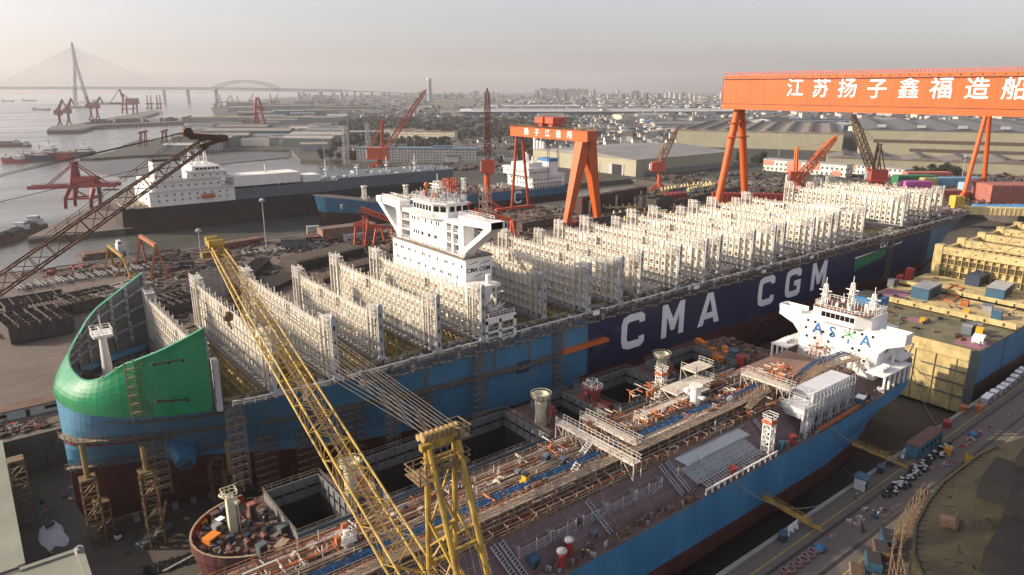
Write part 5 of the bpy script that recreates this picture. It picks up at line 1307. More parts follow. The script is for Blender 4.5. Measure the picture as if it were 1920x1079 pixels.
for yy in (221.5, 40):
    for sx in (-1, 1):
        mb = MB(); mb.tube((661 + sx * 1.5, yy, 76.5), (661 + sx * 21, yy, 3), 1.75, 1.75, 14); mb.build('leg', og, G2)
    mb = MB(); mb.box(636, 686, yy - 1.3, yy + 1.3, 3, 6); mb.tube((661 - 18, yy, 14), (661 + 18, yy, 14), 1.2, n=10)
    for k in range(7): mb.box(637 + k * 7, 642 + k * 7, yy - 1.5, yy + 1.5, .3, 3)
    mb.build('bogie', orange2, G2)
G3 = thing('gantry_crane', 'small orange gantry crane with five white characters behind the container ship', 'gantry crane', (325, 370, 0))
mb = MB(); mb.box(320, 329, 329.5, 409, 54.4, 60.6); mb.box(319.6, 329.4, 329, 410, 60.6, 61.1); gd = mb.build('girder', og, G3)
mb = MB()
for x in (320, 329): mb.rail([(x, 329, 61.1), (x, 410, 61.1)], 1.4, 1.4, .2)
r2 = random.Random(4)
for k in range(60): y = r2.uniform(330, 409); mb.bar((320.2, y, 61.1), (320.2, y, 61.1 + r2.uniform(1, 2.6)), .25)
mb.build('railing', rustm, gd)
gantry_text('扬子江造船', ((987, 248), (1006.5, 249.5), (1026.5, 251), (1047, 252.5), (1068, 254)), 320, 5.2, gd, .08)
mb = MB()
for y in (366, 376.5): mb.box(319, 330, y - 4.4, y + 4.0, 64.5, 68.6); mb.box(320.5, 328.5, y - 2, y + 2, 61.1, 64.5)
mb.build('trolley', orange2, G3)
mb = MB(); mb.bar((323, 371, 61), (323, 371, 24), .25); mb.bar((326, 373, 61), (326, 373, 24), .25); mb.build('hoist_rope', dark, G3)
for sx, xt, xb in ((-1, 322.5, 310.5), (1, 326.5, 339)):
    mb = MB(); w0, w1 = 4.2, 1.9
    mb.raw([(xb - w1, 335, 2.5), (xb + w1, 335, 2.5), (xb + w1, 338.5, 2.5), (xb - w1, 338.5, 2.5), (xt - w0, 332, 54.4), (xt + w0, 332, 54.4), (xt + w0, 339, 54.4), (xt - w0, 339, 54.4)],
           [(0, 3, 2, 1), (4, 5, 6, 7), (0, 1, 5, 4), (1, 2, 6, 5), (2, 3, 7, 6), (3, 0, 4, 7)]); mb.build('leg', og, G3)
    mb = MB(); mb.tube((xt + sx * .5, 404, 54.5), ((321 if sx < 0 else 337), 408.5, 2.5), 1.1, 1.0, 12); mb.build('leg', M('gantry_red', (.45, .07, .03), .5), G3)
for y in (337, 408.5):
    mb = MB(); mb.box(306, 343, y - 1.3, y + 1.3, .3, 2.6); mb.build('bogie', orange2, G3)
def jib_crane(name, label, base, colw, col_top, house, foot, tip, aframe, mat, bw=(2.6, 1.6), portal=True, hmat=None, group=None, nseg=14, chord=.4, brace=.22):
    """all arguments after the base are photo pixels read at the base's distance"""
    B = Vector(base); cr = thing(name, label, 'crane', B, group=group)
    pz = lambda q: atd(q[0], q[1], B)
    ct = pz(col_top); r_ = colw
    mb = MB(); mb.tube((B.x, B.y, B.z + (4 if portal else 0)), (B.x, B.y, ct.z), r_, r_ * .92, 12); mb.build('column', hmat or mat, cr)
    if portal:
        mb = MB()
        for sx in (-1, 1):
            for sy in (-1, 1): mb.bar((B.x + sx * r_ * .6, B.y + sy * r_ * .6, B.z + 5.5), (B.x + sx * r_ * 2.4, B.y + sy * r_ * 2.2, B.z + .8), r_ * .8)
        for sy in (-1, 1): mb.box(B.x - r_ * 3, B.x + r_ * 3, B.y + sy * r_ * 2.2 - .7, B.y + sy * r_ * 2.2 + .7, B.z, B.z + 1.5)
        mb.build('portal', hmat or mat, cr)
    h0, h1 = pz((house[0], house[3])), pz((house[2], house[1])); mid = (h0 + h1) / 2; w = (Vector((h1.x, h1.y)) - Vector((h0.x, h0.y))).length
    mb = MB(); ang = AZ - math.pi / 2; mb.obox((mid.x, mid.y, h0.z), w, w * .6, h1.z - h0.z, ang); mb.obox((mid.x, mid.y, h0.z - .8), w * 1.15, w * .75, .8, ang); hs = mb.build('machinery_house', hmat or mat, cr)
    mb = MB(); c = pz((house[0], house[1])); mb.obox((c.x, c.y, h0.z + .5), w * .22, w * .3, (h1.z - h0.z) * .7, ang); mb.build('cab', white, hs)
    f, t = pz(foot), pz(tip)
    mb = MB(); upv = FH
    mb.lattice(f, f.lerp(t, .12), bw[0] * .5, bw[0], 2, chord, brace, up=upv); mb.lattice(f.lerp(t, .12), f.lerp(t, .7), bw[0], bw[0] * .9, int(nseg * .62), chord, brace, up=upv, rings=True); mb.lattice(f.lerp(t, .7), t, bw[0] * .9, bw[1], int(nseg * .35), chord, brace, up=upv, rings=True)
    d = (t - f).normalized(); mb.bar(t, t + d * 2.5 + Vector((d.x, d.y, 0)) * 1.5, .9, .9)
    bm = mb.build('boom', mat, cr)
    if aframe:
        mb = MB(); tp = pz(aframe); sdv = Vector((FH.x, FH.y, 0)) * (w * .25)
        back = Vector((mid.x, mid.y, h1.z)) + (Vector((mid.x, mid.y, 0)) - Vector((f.x, f.y, 0))) * .9
        for s in (-1, 1):
            fr = Vector((f.x, f.y, h1.z)) * .55 + Vector((mid.x, mid.y, h1.z)) * .45
            mb.lattice(fr + sdv * s, tp + sdv * s * .7, 1.2, .9, 7, chord * .8, brace * .8, up=upv); mb.bar(back + sdv * s, tp + sdv * s * .7, chord * 1.1)
            mb.bar(tp + sdv * s * .4, f.lerp(t, .9), .14, caps=False); mb.bar(tp + sdv * s * .2, f.lerp(t, .7), .12, caps=False)
        mb.bar(tp - sdv, tp + sdv, chord * 1.8)
        mb.build('a_frame', mat, cr)
    return cr
jib_crane('level_luffing_crane', 'dark orange luffing crane on a yellow column behind the grey moored carrier', at(712, 314), 3.4, (711, 296), (691, 277, 727, 297), (724, 279), (797, 171), (717, 226), orange2, (5, 2.6), hmat=orange2, nseg=20, chord=.75, brace=.4)
jib_crane('tower_crane', 'tall dark red tower crane with upright boom behind the white deckhouse', at(914, 390), 2.6, (914, 322), (903, 300, 927, 322), (914, 300), (913.3, 172), None, M('dark_red_lattice', (.16, .045, .035), .6, rust=.3), (4.6, 2.8), hmat=orange2, nseg=26, chord=.55, brace=.35)
jib_crane('portal_crane', 'orange portal crane with thin brown boom beside the grey green hall', at(1235, 357), 2.0, (1234, 320), (1221, 304, 1246, 319), (1240, 306), (1270, 240), (1243, 276), M('brown_lattice', (.28, .13, .06), .6, rust=.3), (4, 1.6), hmat=orange2, nseg=14, chord=.4, brace=.28)
jib_crane('luffing_crane', 'bright orange lattice boom crane rising behind the far lashing bridges', at(1490, 356), 3, (1490, 340), (1478, 322, 1502, 345), (1489, 345), (1566, 258), (1494, 278), orange, (6, 3), hmat=orange2, nseg=18, chord=.8, brace=.45)
jib_crane('luffing_crane', 'red framed crane with dark steep lattice boom near the painted sheds', at(1643, 356), 4, (1643, 336), (1628, 318, 1662, 338), (1636, 322), (1599, 216), (1649, 271), M('dark_bronze_lattice', (.14, .09, .05), .6), (6, 3), hmat=M('strong_red', (.5, .06, .04), .5), nseg=20, chord=.75, brace=.4)
u = Vector((76, 628, 0)); cr = thing('ship_unloader', 'red ship unloader crane with long horizontal boom on the river pier', 'crane', u)
U = lambda x, y: atd(x, y, (72, 622, 0))
mb = MB(); dz = Vector((FH.x, FH.y, 0)) * 6
for dd in (-1, 1):
    o = dz * dd * .5
    mb.bar(U(57, 352) + o, U(222, 346) + o, 2.0, 2.6)
bm = mb.build('bridge_boom', fredp, cr)
mb = MB(); mb.rail([U(60, 350), U(220, 343)], 1.6, 3, .2); 
for k in range(9): q = U(196 + k * 3, 356); mb.bar(q - dz * .5, q + dz * .5, .6)
mb.build('railing', fredp, bm)
for (a, b2, c2) in (((137, 352), (131, 372), (133, 393)), ((180, 352), (179, 370), (180, 389))):
    for dd in (-1, 1):
        o = dz * dd; mb = MB(); mb.bar(U(*a) + o * .6, U(*b2) + o, 2.6); p = U(*c2); mb.bar(U(*b2) + o, Vector((p.x, p.y, 0)) + o, 2.4); mb.build('leg', fredp, cr)
mb = MB(); mb.bar(U(132, 372) - dz, U(179, 370) - dz, 1.2); mb.bar(U(132, 372) + dz, U(179, 370) + dz, 1.2); mb.bar(U(145, 352) - dz, U(179, 370) - dz, .9); mb.bar(U(133, 373) - dz, U(133, 373) + dz, 1.2); mb.bar(U(179, 371) - dz, U(179, 371) + dz, 1.2); mb.build('portal_beam', fredp, cr)
mb = MB(); tp = U(139, 306)
for dd in (-1, 1):
    o = dz * dd * .5; mb.bar(U(138, 352) + o, tp + o * .5, 2.4); mb.bar(U(150, 350) + o, tp + o * .5, 1.8); mb.bar(tp + o * .5, U(88, 350) + o, .6); mb.bar(tp + o * .5, U(190, 340) + o, .6); mb.bar(tp + o * .5, U(205, 348) + o, .5)
mb.bar(tp - dz * .6, tp + dz * .6, 2.2, 2.2); mb.bar(U(133, 308), U(146, 305), 1.4); mb.build('mast', fredp, cr)
mb = MB(); c = U(162, 346); mb.obox((c.x, c.y, c.z), 17, 8, 6, AZ - math.pi / 2); mb.build('machinery_house', redp, cr)
def frame_gantry(label, L, Rr, fl, fr, z, mat, w, name='frame_gantry'):
    """L, Rr: beam ends (pixels, read at height z); fl, fr: feet (ground pixels)"""
    a, b2 = [atd(*L, at(*fl[0])), atd(*Rr, at(*fr[0]))]
    cr = thing(name, label, 'gantry crane', (a.x, a.y, 0)); mb = MB(); mb.bar(a, b2, w * 1.5, w * 1.7); mb.build('beam', mat, cr)
    for e, fs in ((a, fl), (b2, fr)):
        for f in fs:
            g = at(*f); mb = MB(); mb.bar(e, g, w); mb.box(g.x - 1.2, g.x + 1.2, g.y - 1, g.y + 1, 0, .8); mb.build('leg', mat, cr)
    return cr
frame_gantry('yellow frame gantry standing at the basin edge next to a moored barge', (203, 461), (230, 482), ((197, 506), (214, 500)), ((220, 517), (246, 521)), 14, M('faded_yellow', (.40, .24, .07), .6, rust=.3), .8)
frame_gantry('faded orange frame gantry over the pipe racks by the basin', (263, 443), (292, 461), ((256, 500), (275, 497)), ((283, 521), (316, 520)), 18, M('faded_orange', (.38, .13, .06), .6, rust=.3), .95)
c0 = at(700, 468); cr = thing('truss_gantry', 'red orange gantry crane with inclined truss girder by the basin quay', 'gantry crane', c0)
A1, B1 = atd(676, 392, at(690, 462)), atd(735, 413, at(720, 462)); mb = MB(); mb.lattice(A1, B1 + (B1 - A1) * .35, 2.4, 2.4, 12, .5, .35, rings=True); mb.build('truss_girder', orange2, cr)
mb = MB(); a, b2 = atd(664, 421, c0), atd(716, 426, c0); mb.bar(a, b2, 1.6, 2.0); mb.bar(b2, atd(735, 427, at(735, 452)), 1.4, 1.6); mb.bar(a, atd(690, 412, c0), 1.2); mb.build('portal_beam', orange2, cr)
for (t, f) in (((665, 421), (660, 440)), ((706, 424), (700, 460)), ((714, 426), (722, 456)), ((735, 427), (735, 450)), ((667, 423), (664, 468)), ((690, 412), (684, 470))):
    mb = MB(); g = at(*f); e = atd(*t, g) ; mb.bar(e, g, 1.0); mb.build('leg', orange2, cr)
mb = MB(); mb.lattice(at(684, 470), atd(684, 405, at(684, 470)), 2, 2, 10, .25, .16); mb.build('stair_tower', redp, cr)
c0 = at(905, 432); cr = thing('beam_gantry', 'orange beam gantry crane on the yard right behind the white deckhouse', 'gantry crane', c0)
mb = MB(); a, b2, c2 = atd(870, 386, c0), atd(905, 399, c0), atd(960, 413, c0); mb.bar(a, b2, 2.0, 2.6); mb.bar(b2, c2, 1.8, 2.4); mb.bar(atd(872, 382, c0), atd(885, 384, c0), 2.4, 2.4); mb.build('beam', orange2, cr)
for (t, f) in (((959, 413), (958, 436)), ((961, 414), (966, 442)), ((900, 398), (898, 430)), ((905, 399), (908, 432))):
    mb = MB(); g = at(*f); mb.bar(atd(*t, g), g, 1.2); mb.build('leg', orange2, cr)
def small_crane(label, base, pts, mat, w, group=None):
    B = at(*base); cr = thing('quay_crane', label, 'crane', B, group=group)
    for nm, segs in pts:
        mb = MB()
        for (a, b2, k) in segs: mb.bar(atd(*a, B), atd(*b2, B), w * k)
        mb.build(nm, mat, cr)
fr2 = M('river_crane_red', (.22, .05, .045), .6)
for i, (x, y, h, fl) in enumerate(((112, 238, 53, 1), (129, 235, 52, 1), (171, 226, 44, -1), (183, 226, 46, 1))):
    top = y - h
    small_crane(['leftmost red slewing crane at the tip of the loading pier', 'red slewing crane second from the tip of the loading pier', 'red slewing crane with boom raised straight, third along the loading pier', 'red slewing crane next to the coal loader on the pier'][i], (x, y),
        [('portal', [((x - 4, y), (x - 1, y - 10), 1), ((x + 5, y), (x + 1, y - 10), 1), ((x - 4, y - 5), (x + 5, y - 5), .7)]), ('column', [((x, y - 10), (x - 2, y - 24), 2.2)]),
         ('machinery_house', [((x - 9, y - 27), (x + 3, y - 26), 4.5), ((x - 6, y - 31), (x, y - 31), 3)]),
         ('boom', [((x - 2, y - 28), (x + (4 if fl > 0 else -9), top + 2), 1.4), ((x - 6, y - 31), (x + (4 if fl > 0 else -9), top + 2), .7)] + ([((x + 4, top + 2), (x + 11, top + 15), .9), ((x + 4, top + 2), (x + 8, top + 12), .5)] if fl > 0 else [((x - 9, top + 2), (x - 8, top), 1.5)]))], fr2, 2.4, 'slewing cranes on the loading pier')
small_crane('red coal loader with a grey machinery house on the loading pier', (240, 216), [('tower', [((229, 214), (231, 178), 1.6), ((238, 214), (236, 185), 1.6), ((250, 214), (250, 195), 1.6), ((258, 214), (256, 195), 1.6), ((228, 196), (258, 195), 1.6), ((228, 205), (258, 204), 1)]),
    ('boom', [((224, 168), (232, 190), 1.6), ((224, 168), (206, 194), .5), ((206, 195), (262, 194), 1.5), ((228, 175), (245, 189), .8)]), ('machinery_house', [((238, 190), (258, 190), 6)])], fr2, 3)
for i, x in enumerate((277, 284, 295, 301)):
    small_crane('slim red level luffing crane, one of four close together on the pier', (x, 206), [('column', [((x, 206), (x, 193), 1.6), ((x - 3, 206), (x, 198), .8), ((x + 3, 206), (x, 198), .8)]), ('boom', [((x + 1, 196), (x - 2, 178), 1.0), ((x - 2, 194), (x - 2, 178), .5)]), ('machinery_house', [((x - 3, 195), (x + 3, 195), 2.4)])], fr2, 2.8, 'four slim cranes on the loading pier')
small_crane('big red portal crane standing between the sheds of the far yard', (486, 248), [('leg', [((474, 248), (480, 210), 2)]), ('leg', [((484, 247), (482, 210), 2)]), ('leg', [((500, 246), (488, 200), 2)]), ('boom', [((480, 183), (478, 212), 2), ((484, 183), (492, 205), 2), ((478, 200), (496, 206), 3)])], M('strong_dark_red', (.33, .04, .06), .6), 1.8)
for i, (x, y, w_, h) in enumerate(((268, 276, 16, 30), (308, 270, 12, 26), (350, 232, 18, 14), (460, 242, 14, 18))):
    small_crane(['red arched yard gantry with a fallen jib below it', 'red yard gantry beside the arched one, in front of the long shed', 'low red travelling gantry at the mud bank', 'dull red gantry in front of the pale shed'][i], (x, y),
        [('leg', [((x - w_ / 2, y), (x - w_ / 4, y - h + 3), 1)]), ('leg', [((x - w_ / 5, y - 2), (x - w_ / 5, y - h + 3), 1)]), ('leg', [((x + w_ / 5, y), (x + w_ / 6, y - h + 3), 1)]), ('leg', [((x + w_ / 2, y - 1), (x + w_ / 3, y - h + 3), 1)]), ('beam', [((x - w_ / 2, y - h + 4), (x + w_ / 2, y - h), 2.2)])], fr2, 1.5)
for i, (x, y, h) in enumerate(((415, 205, 28), (426, 203, 24), (448, 202, 22), (470, 200, 24), (510, 205, 30), (516, 203, 27), (525, 207, 22), (585, 205, 22), (600, 203, 26), (617, 202, 24), (627, 204, 20), (660, 205, 20), (685, 204, 18), (404, 206, 20), (437, 200, 22))):
    small_crane('faint hazy red crane among the far shipyard halls', (x, y), [('column', [((x, y), (x, y - h * .5), 1.5), ((x - 4, y), (x, y - h * .4), .8), ((x + 4, y), (x, y - h * .4), .8)]), ('boom', [((x, y - h * .4), (x + (5 if i % 2 else -4), y - h), .9), ((x - 4, y - h * .5), (x + (5 if i % 2 else -4), y - h), .5), ((x - 4, y - h * .45), (x + 4, y - h * .45), 2)])], fr2, 2.6, 'hazy cranes of the far shipyard')
def hull_mesh(L, B, D, z0, bow=1, fl=.12, bulw=0, red=None, mats=0):
    """simple moulded hull along +x, bow at +x; returns MB in local coordinates, z from z0"""
    mb = MB(); st = [(0, .55, .75), (.03, .75, .95), (.08, .95, 1), (.8, 1, 1), (.88, .88, .97), (.94, .6, .8), (.98, .28, .45), (1, .03, .12)]
    zz = [0, .25, .55, .8, 1]
    for s in (-1, 1):
        G = []
        for t, wl, dw in st:
            G.append([(t * L + (z - .2) * D * .35 * (t > .95), s * B / 2 * (wl + (dw - wl) * z), z0 + z * D * (1 + fl * max(0, (t - .8) / .2))) for z in zz])
        for i in range(len(G) - 1):
            for j in range(len(zz) - 1):
                q = (G[i][j], G[i + 1][j], G[i + 1][j + 1], G[i][j + 1]); mb.face(q if s < 0 else q[::-1], 1 if zz[j + 1] <= .56 and red else 0)
        if s < 0: P0 = G
        else: P1 = G
    for i in range(len(st) - 1): mb.face([P0[i][-1], P0[i + 1][-1], P1[i + 1][-1], P1[i][-1]], 2)
    mb.face([P1[0][j] for j in range(5)][::-1] + [P0[0][j] for j in range(5)])
    return mb
C = thing('moored_carrier', 'black hulled carrier with white stern superstructure moored across the basin', 'ship', (80, 523, -4))
def shift(mb, o, flip=False):
    mb.v = [((o[0] - v[0]) if flip else (o[0] + v[0]), o[1] + (-v[1] if flip else v[1]), o[2] + v[2]) for v in mb.v]; return mb
blackh = M('black_hull', (.014, .014, .016), .5, rust=.15, rustcol=(.06, .035, .03)); redb = M('dull_red_boot', (.035, .017, .016), .6)
dkg = M('carrier_deck', (.13, .10, .085), .7, var=.4)
shift(hull_mesh(246, 46, 17, 0, red=True), (80, 523, -4)).build('hull', [blackh, redb, dkg], C)
grh = M('grey_blue_hull', (.10, .125, .145), .55, var=.15, rust=.08); mb = MB()
mb.box(150, 226, 500.4, 545, 13, 20.5); mb.prism([(226, 500.2), (330, 500.2), (335, 507), (338, 523), (335, 539), (330, 546), (226, 546)], 13.3, 22); mb.build('trunk', grh, C)
mb = MB(); mb.box(150, 197, 499.8, 520, 22.0, 29.2); mb.box(200, 213, 502, 516, 21.0, 26.0); mb.build('tank_cover', white, C)
mb = MB(); 
for k in range(60): mb.obox((rnd.uniform(152, 330), rnd.uniform(505, 542), 20.5), rnd.uniform(.8, 4), rnd.uniform(.8, 3), rnd.uniform(.6, 3.2), rnd.uniform(0, 3), mi=rnd.choice((0, 1, 0, 2)))
for k in range(70): x, y = rnd.uniform(150, 330), rnd.uniform(502, 520); mb.bar((x, y, 20), (x + rnd.uniform(-6, 6), y + rnd.uniform(-2, 2), rnd.uniform(22, 26)), .35, mi=rnd.choice((0, 1, 2)))
for k in range(22): mb.bar((214 + k * 1.6, 500.5, 14), (215.5 + k * 1.6, 505, 20), .5, mi=3)
mb.build('deck_fitting', [lgrey, scaf, white, M('olive_frames', (.25, .22, .10), .6)], C, kind='stuff')
for X in (176, 222, 248, 274, 300):
    mb = MB(); mb.tube((X, 512, 20), (X, 512, 35 if X != 248 else 30), .6, .35, 8); mb.bar((X - 3, 512, 30), (X + 3, 512, 30), .4); mb.box(X - 1.4, X + 1.4, 510.6, 513.4, 27.6, 28.2); mb.build('mast', white, C)
mb = MB(); mb.box(96, 150, 500.6, 545.4, 12.5, 22.5); mb.box(98, 142, 501.4, 544, 22.5, 29); mb.box(101, 118, 503, 516, 29, 41.5); mb.prism([(101, 503), (118, 503), (116, 516), (103, 516)], 41.5, 42.2); mb.box(123, 146, 500.8, 545, 29, 33.5); mb.box(126, 143, 504, 542, 33.5, 37); mb.box(122, 148, 499.6, 546.4, 33.2, 33.8)
ho = mb.build('deckhouse', white, C)
mb = MB(); mb.box(100.8, 118.2, 502.8, 516.2, 41.6, 43.2); mb.build('funnel_top', dark, ho)
mb = MB()
for z in (16, 19.4, 25.2, 31): 
    for k in range(10): x = 101 + k * 4.8; mb.box(x, x + .9, 500.3 if z < 22 else 501.1 if z < 29 else 500.5, 500.6, z, z + 1.0)
for k in range(6): mb.box(127 + k * 2.6, 129 + k * 2.6, 503.9, 504, 34.6, 36)
for (y, z) in ((508, 17), (512, 26), (509, 32), (520, 19), (530, 17)): mb.box(95.9, 96, y, y + 4, z, z + 1.4)
mb.build('window', glass, ho)
mb = MB()
for z in (22.6, 29.1): mb.box(95, 151, 499.4, 500.8, z, z + .3); mb.rail([(95, 499.5, z), (151, 499.5, z)], 1.3, 3, .14)
mb.rail([(122, 499.8, 33.8), (148, 499.8, 33.8)], 1.2, 2, .14); mb.build('walkway', white, ho)
mb = MB()
for (x, h) in ((128, 9), (133, 7), (138, 6)): mb.lattice((x, 520, 37), (x, 520, 37 + h + 3), 2.2, 1, 5, .4, .25); mb.bar((x - 3, 520, 37 + h * .7), (x + 3, 520, 37 + h * .7), .4)
mb.build('radar_mast', white, ho)
mb = MB(); mb.tube((128, 499.2, 17.6), (136, 499.2, 17.6), 1.5, n=8); mb.build('lifeboat', hose, C)
mb = MB()
for k in range(34): mb.obox((rnd.uniform(81, 95), rnd.uniform(503, 543), 13), rnd.uniform(.5, 2.5), rnd.uniform(.5, 2), rnd.uniform(.5, 2.5), rnd.uniform(0, 3))
mb.rail([(81, 505, 13), (81, 541, 13)], 1.3, 2, .16); mb.build('mooring_gear', creamp, C)
E0 = thing('moored_tanker', 'blue tanker with a white letter C amidships moored along the basin quay', 'ship', (300, 449, -4))
bh = M('tanker_blue', (.04, .155, .28), .5, var=.2, rust=.06)
shift(hull_mesh(216, 33, 15.5, 0, fl=.55, red=True), (405, 449, -5), True).build('hull', [bh, redb, dkg], E0)
mb = MB(); stroke(mb, [(349.4, 7.4), (348.4, 8.8), (344.2, 8.8), (342.8, 7.2), (342.8, 2.2), (344.2, .6), (348.4, .6), (349.4, 2.0)], 1.5, 432.3, 432.48); mb.build('lettering', letw, E0)
mb = MB()
for k in range(130): mb.obox((rnd.uniform(196, 350), rnd.uniform(434, 464), 10.6), rnd.uniform(.6, 4), rnd.uniform(.6, 2.5), rnd.uniform(.4, 3), rnd.uniform(0, 3), mi=rnd.choice((0, 1, 2, 3, 0)))
for k in range(150): x, y = rnd.uniform(196, 350), rnd.uniform(434, 464); mb.bar((x, y, 10.8), (x + rnd.uniform(-7, 7), y + rnd.uniform(-2, 2), rnd.uniform(11, 15)), .3, mi=rnd.choice((0, 1, 2, 3)))
mb.build('deck_fitting', [lgrey, scaf, rustm, white], E0, kind='stuff')
for (X, h) in ((222, 22), (255, 20), (306, 21)):
    mb = MB(); mb.lattice((X, 449, 10.5), (X, 449, h), 2.2, 2.2, 5, .35, .25); mb.box(X - 1.8, X + 1.8, 447, 451, h - .4, h); mb.build('mast', white, E0)
mb = MB(); mb.lattice((292, 447, 10.5), (292, 447, 22), 7, 7, 4, .9, .4, rings=True); mb.build('pipe_tower', orange2, E0)
mb = MB(); mb.box(361, 396, 433, 465, 10, 20); mb.box(357, 380, 432.4, 465.6, 20, 26); mb.box(361, 376, 438, 460, 26, 29.6); mb.prism([(356, 432), (362, 432), (362, 466), (356, 466)], 25, 26.4); mb.box(386, 396, 442, 456, 20, 29, 0)
eh = mb.build('deckhouse', white, E0); mb = MB(); mb.box(386, 396.2, 441.8, 456.2, 29, 31.5); mb.build('funnel', bluep, eh)
mb = MB()
for z in (13, 16, 22): 
    for k in range(9): mb.box(363 + k * 3.4 if z < 20 else 359 + k * 2.2, 364.2 + k * 3.4 if z < 20 else 360 + k * 2.2, 432.9 if z < 20 else 432.3, 433, z, z + 1.2)
for z in (13, 16.5, 22.5): 
    for k in range(7): mb.box(360.9 if z < 20 else 356.9, 361, 435 + k * 4, 436.4 + k * 4, z, z + 1.2)
mb.build('window', glass, eh)
mb = MB(); 
for (x, y, h) in ((366, 447, 8), (371, 451, 6), (368, 441, 5)): mb.lattice((x, y, 29.6), (x, y, 29.6 + h), 1.8, .8, 4, .35, .2)
for k in range(12): mb.box(358 + k * 3, 358.6 + k * 3, 431.6, 432.2, 9, 14)
mb.box(357, 395, 431.4, 434, 14, 14.5); mb.build('mast', white, eh)
def barge(label, x, y, L, B, rz, mat, cargo, group=None):
    c = at(x, y, -4); b_ = thing('barge', label, 'barge', c, rz, group); mb = MB(); n = [(0, 0), (L * .06, -B / 2), (L * .94, -B / 2), (L, 0), (L * .94, B / 2), (L * .06, B / 2)]
    mb.prism([(a - L / 2, b2) for a, b2 in n], -.5, 2.2); mb.build('hull', mat, b_, world=False)
    mb = MB(); mb.box(-L * .38, L * .28, -B * .42, B * .42, 2.2, 3.4); mb.box(-L * .37, L * .27, -B * .40, B * .40, 3.4, 3.45); mb.build('coaming', rustm, b_, world=False)
    if cargo:
        mb = MB(); pr = [(-B * .40, 3.4), (-B * .25, 5.2), (0, 6.2), (B * .25, 5.2), (B * .40, 3.4)]; mb.prismx(pr, -L * .36, L * .26); mb.build('cargo', M('dark_cargo', (.05, .04, .038), .8, var=.4), b_, world=False)
    mb = MB(); mb.box(L * .32, L * .44, -B * .35, B * .35, 2.2, 6.0); mb.box(L * .34, L * .42, -B * .25, B * .25, 6, 8.2); mb.box(L * .345, L * .415, -B * .26, B * .26, 6.6, 7.5, 1); mb.build('wheelhouse', [M('barge_white', (.55, .56, .58), .5, rust=.2), glass], b_, world=False)
    return b_
barge('barge with a dark domed load lying off the tip of the pier', 40, 440, 62, 13, AZ + .25, rustm, True)
barge('barge with white wheelhouse showing, nearest to the rusty boom', 10, 452, 50, 12, AZ + .12, rustm, True)
barge('small open blue lined barge moored against the basin quay', 192, 482, 24, 12, AZ - .9, rustm, False)
barge('dark loaded barge drifting beside another at the far left of the river', 22, 275, 62, 13, AZ - math.pi / 2 + .1, rustm, True)
barge('dark low barge behind the drifting loaded one', 3, 272, 62, 13, AZ - math.pi / 2 + .2, rustm, True)
def workboat(label, x, y, L, B, H, rz, col, house, hx=-.2):
    c = at(x, y, -4); b_ = thing('workboat', label, 'boat', c, rz); m1 = M('boat_%d' % len(MATS), col, .55, rust=.25)
    o = hull_mesh(L, B, H, 0); o.v = [(v[0] - L / 2, v[1], v[2] - .5) for v in o.v]; o.build('hull', [m1, m1, rustm], b_, world=False)
    mb = MB(); mb.box(L * hx - L * .14, L * hx + L * .12, -B * .38, B * .38, H - .5, H + house * .6); mb.box(L * hx - L * .1, L * hx + L * .08, -B * .33, B * .33, H + house * .6, H + house); mb.box(L * hx - L * .145, L * hx + L * .125, -B * .39, B * .39, H + house * .3, H + house * .42, 1)
    mb.build('wheelhouse', [white, glass], b_, world=False)
    mb = MB(); mb.bar((L * hx, 0, H + house), (L * hx, 0, H + house * 1.9), .5); mb.bar((L * .3, 0, H), (L * .3, 0, H + house * 1.2), .5); mb.bar((L * .3, 0, H + house), (L * .05, 0, H + house * .5), .3)
    for k in range(8): mb.obox((rnd.uniform(-.1, .4) * L, rnd.uniform(-.3, .3) * B, H - .3), 2, 1.6, rnd.uniform(1, 2.6), rnd.random())
    mb.build('mast', scaf, b_, world=False)
a0 = AZ - math.pi / 2
workboat('red tug with a white wheelhouse at the tip of the mud spit', 28, 305, 34, 11, 5, a0 + math.pi, (.30, .05, .06), 5)
workboat('dark blue and red workboat rafted between two red boats', 65, 302, 44, 12, 8, a0 + math.pi, (.06, .07, .12), 6)
workboat('red supply ship with tall white deckhouse rafted against the spit', 100, 300, 52, 14, 10, a0 + math.pi, (.33, .06, .04), 9, .05)
workboat('dark dredger with clutter on deck at the root of the spit', 138, 292, 60, 14, 6, a0, (.05, .05, .05), 7, .3)
for k, (x, y, L, lab) in enumerate(((15, 191, 95, 'hazy grey cargo ship far out on the river, outermost of the group'), (55, 190, 90, 'hazy grey cargo ship far out near the pylon'), (78, 207, 82, 'small grey cargo ship with stern house riding low, closest on the open river'), (150, 203, 120, 'dark barge train below the bridge pylon'), (42, 178, 100, 'tiny pale ship under the left span of the bridge'), (200, 196, 160, 'long dark barge beyond the coal loader'), (380, 177, 90, 'pale ship under the arch approach span'))):
    c = at(x, y, -4); b_ = thing('cargo_ship', lab, 'ship', c, a0 + (.15 if k % 2 else -.1)); o = hull_mesh(L, L * .15, L * .055 + 2, 0); o.v = [(v[0] - L / 2, v[1], v[2]) for v in o.v]; g_ = M('far_ship_grey', (.13, .13, .14), .6); o.build('hull', [g_, g_, rustm], b_, world=False)
    mb = MB(); mb.box(-L * .46, -L * .34, -L * .06, L * .06, L * .05, L * .16); mb.box(-L * .2, L * .35, -L * .05, L * .05, L * .05, L * .075); mb.build('deckhouse', lgrey, b_, world=False)
fh2 = Vector((math.cos(AZ), math.sin(AZ)))
def depth_pt(px, dpt, z):
    """ground plan point at horizontal depth dpt in the direction of pixel column px near the horizon"""
    d = ray(px, 172); k = dpt / (d.x * fh2.x + d.y * fh2.y); return Vector((d.x * k, d.y * k, z))
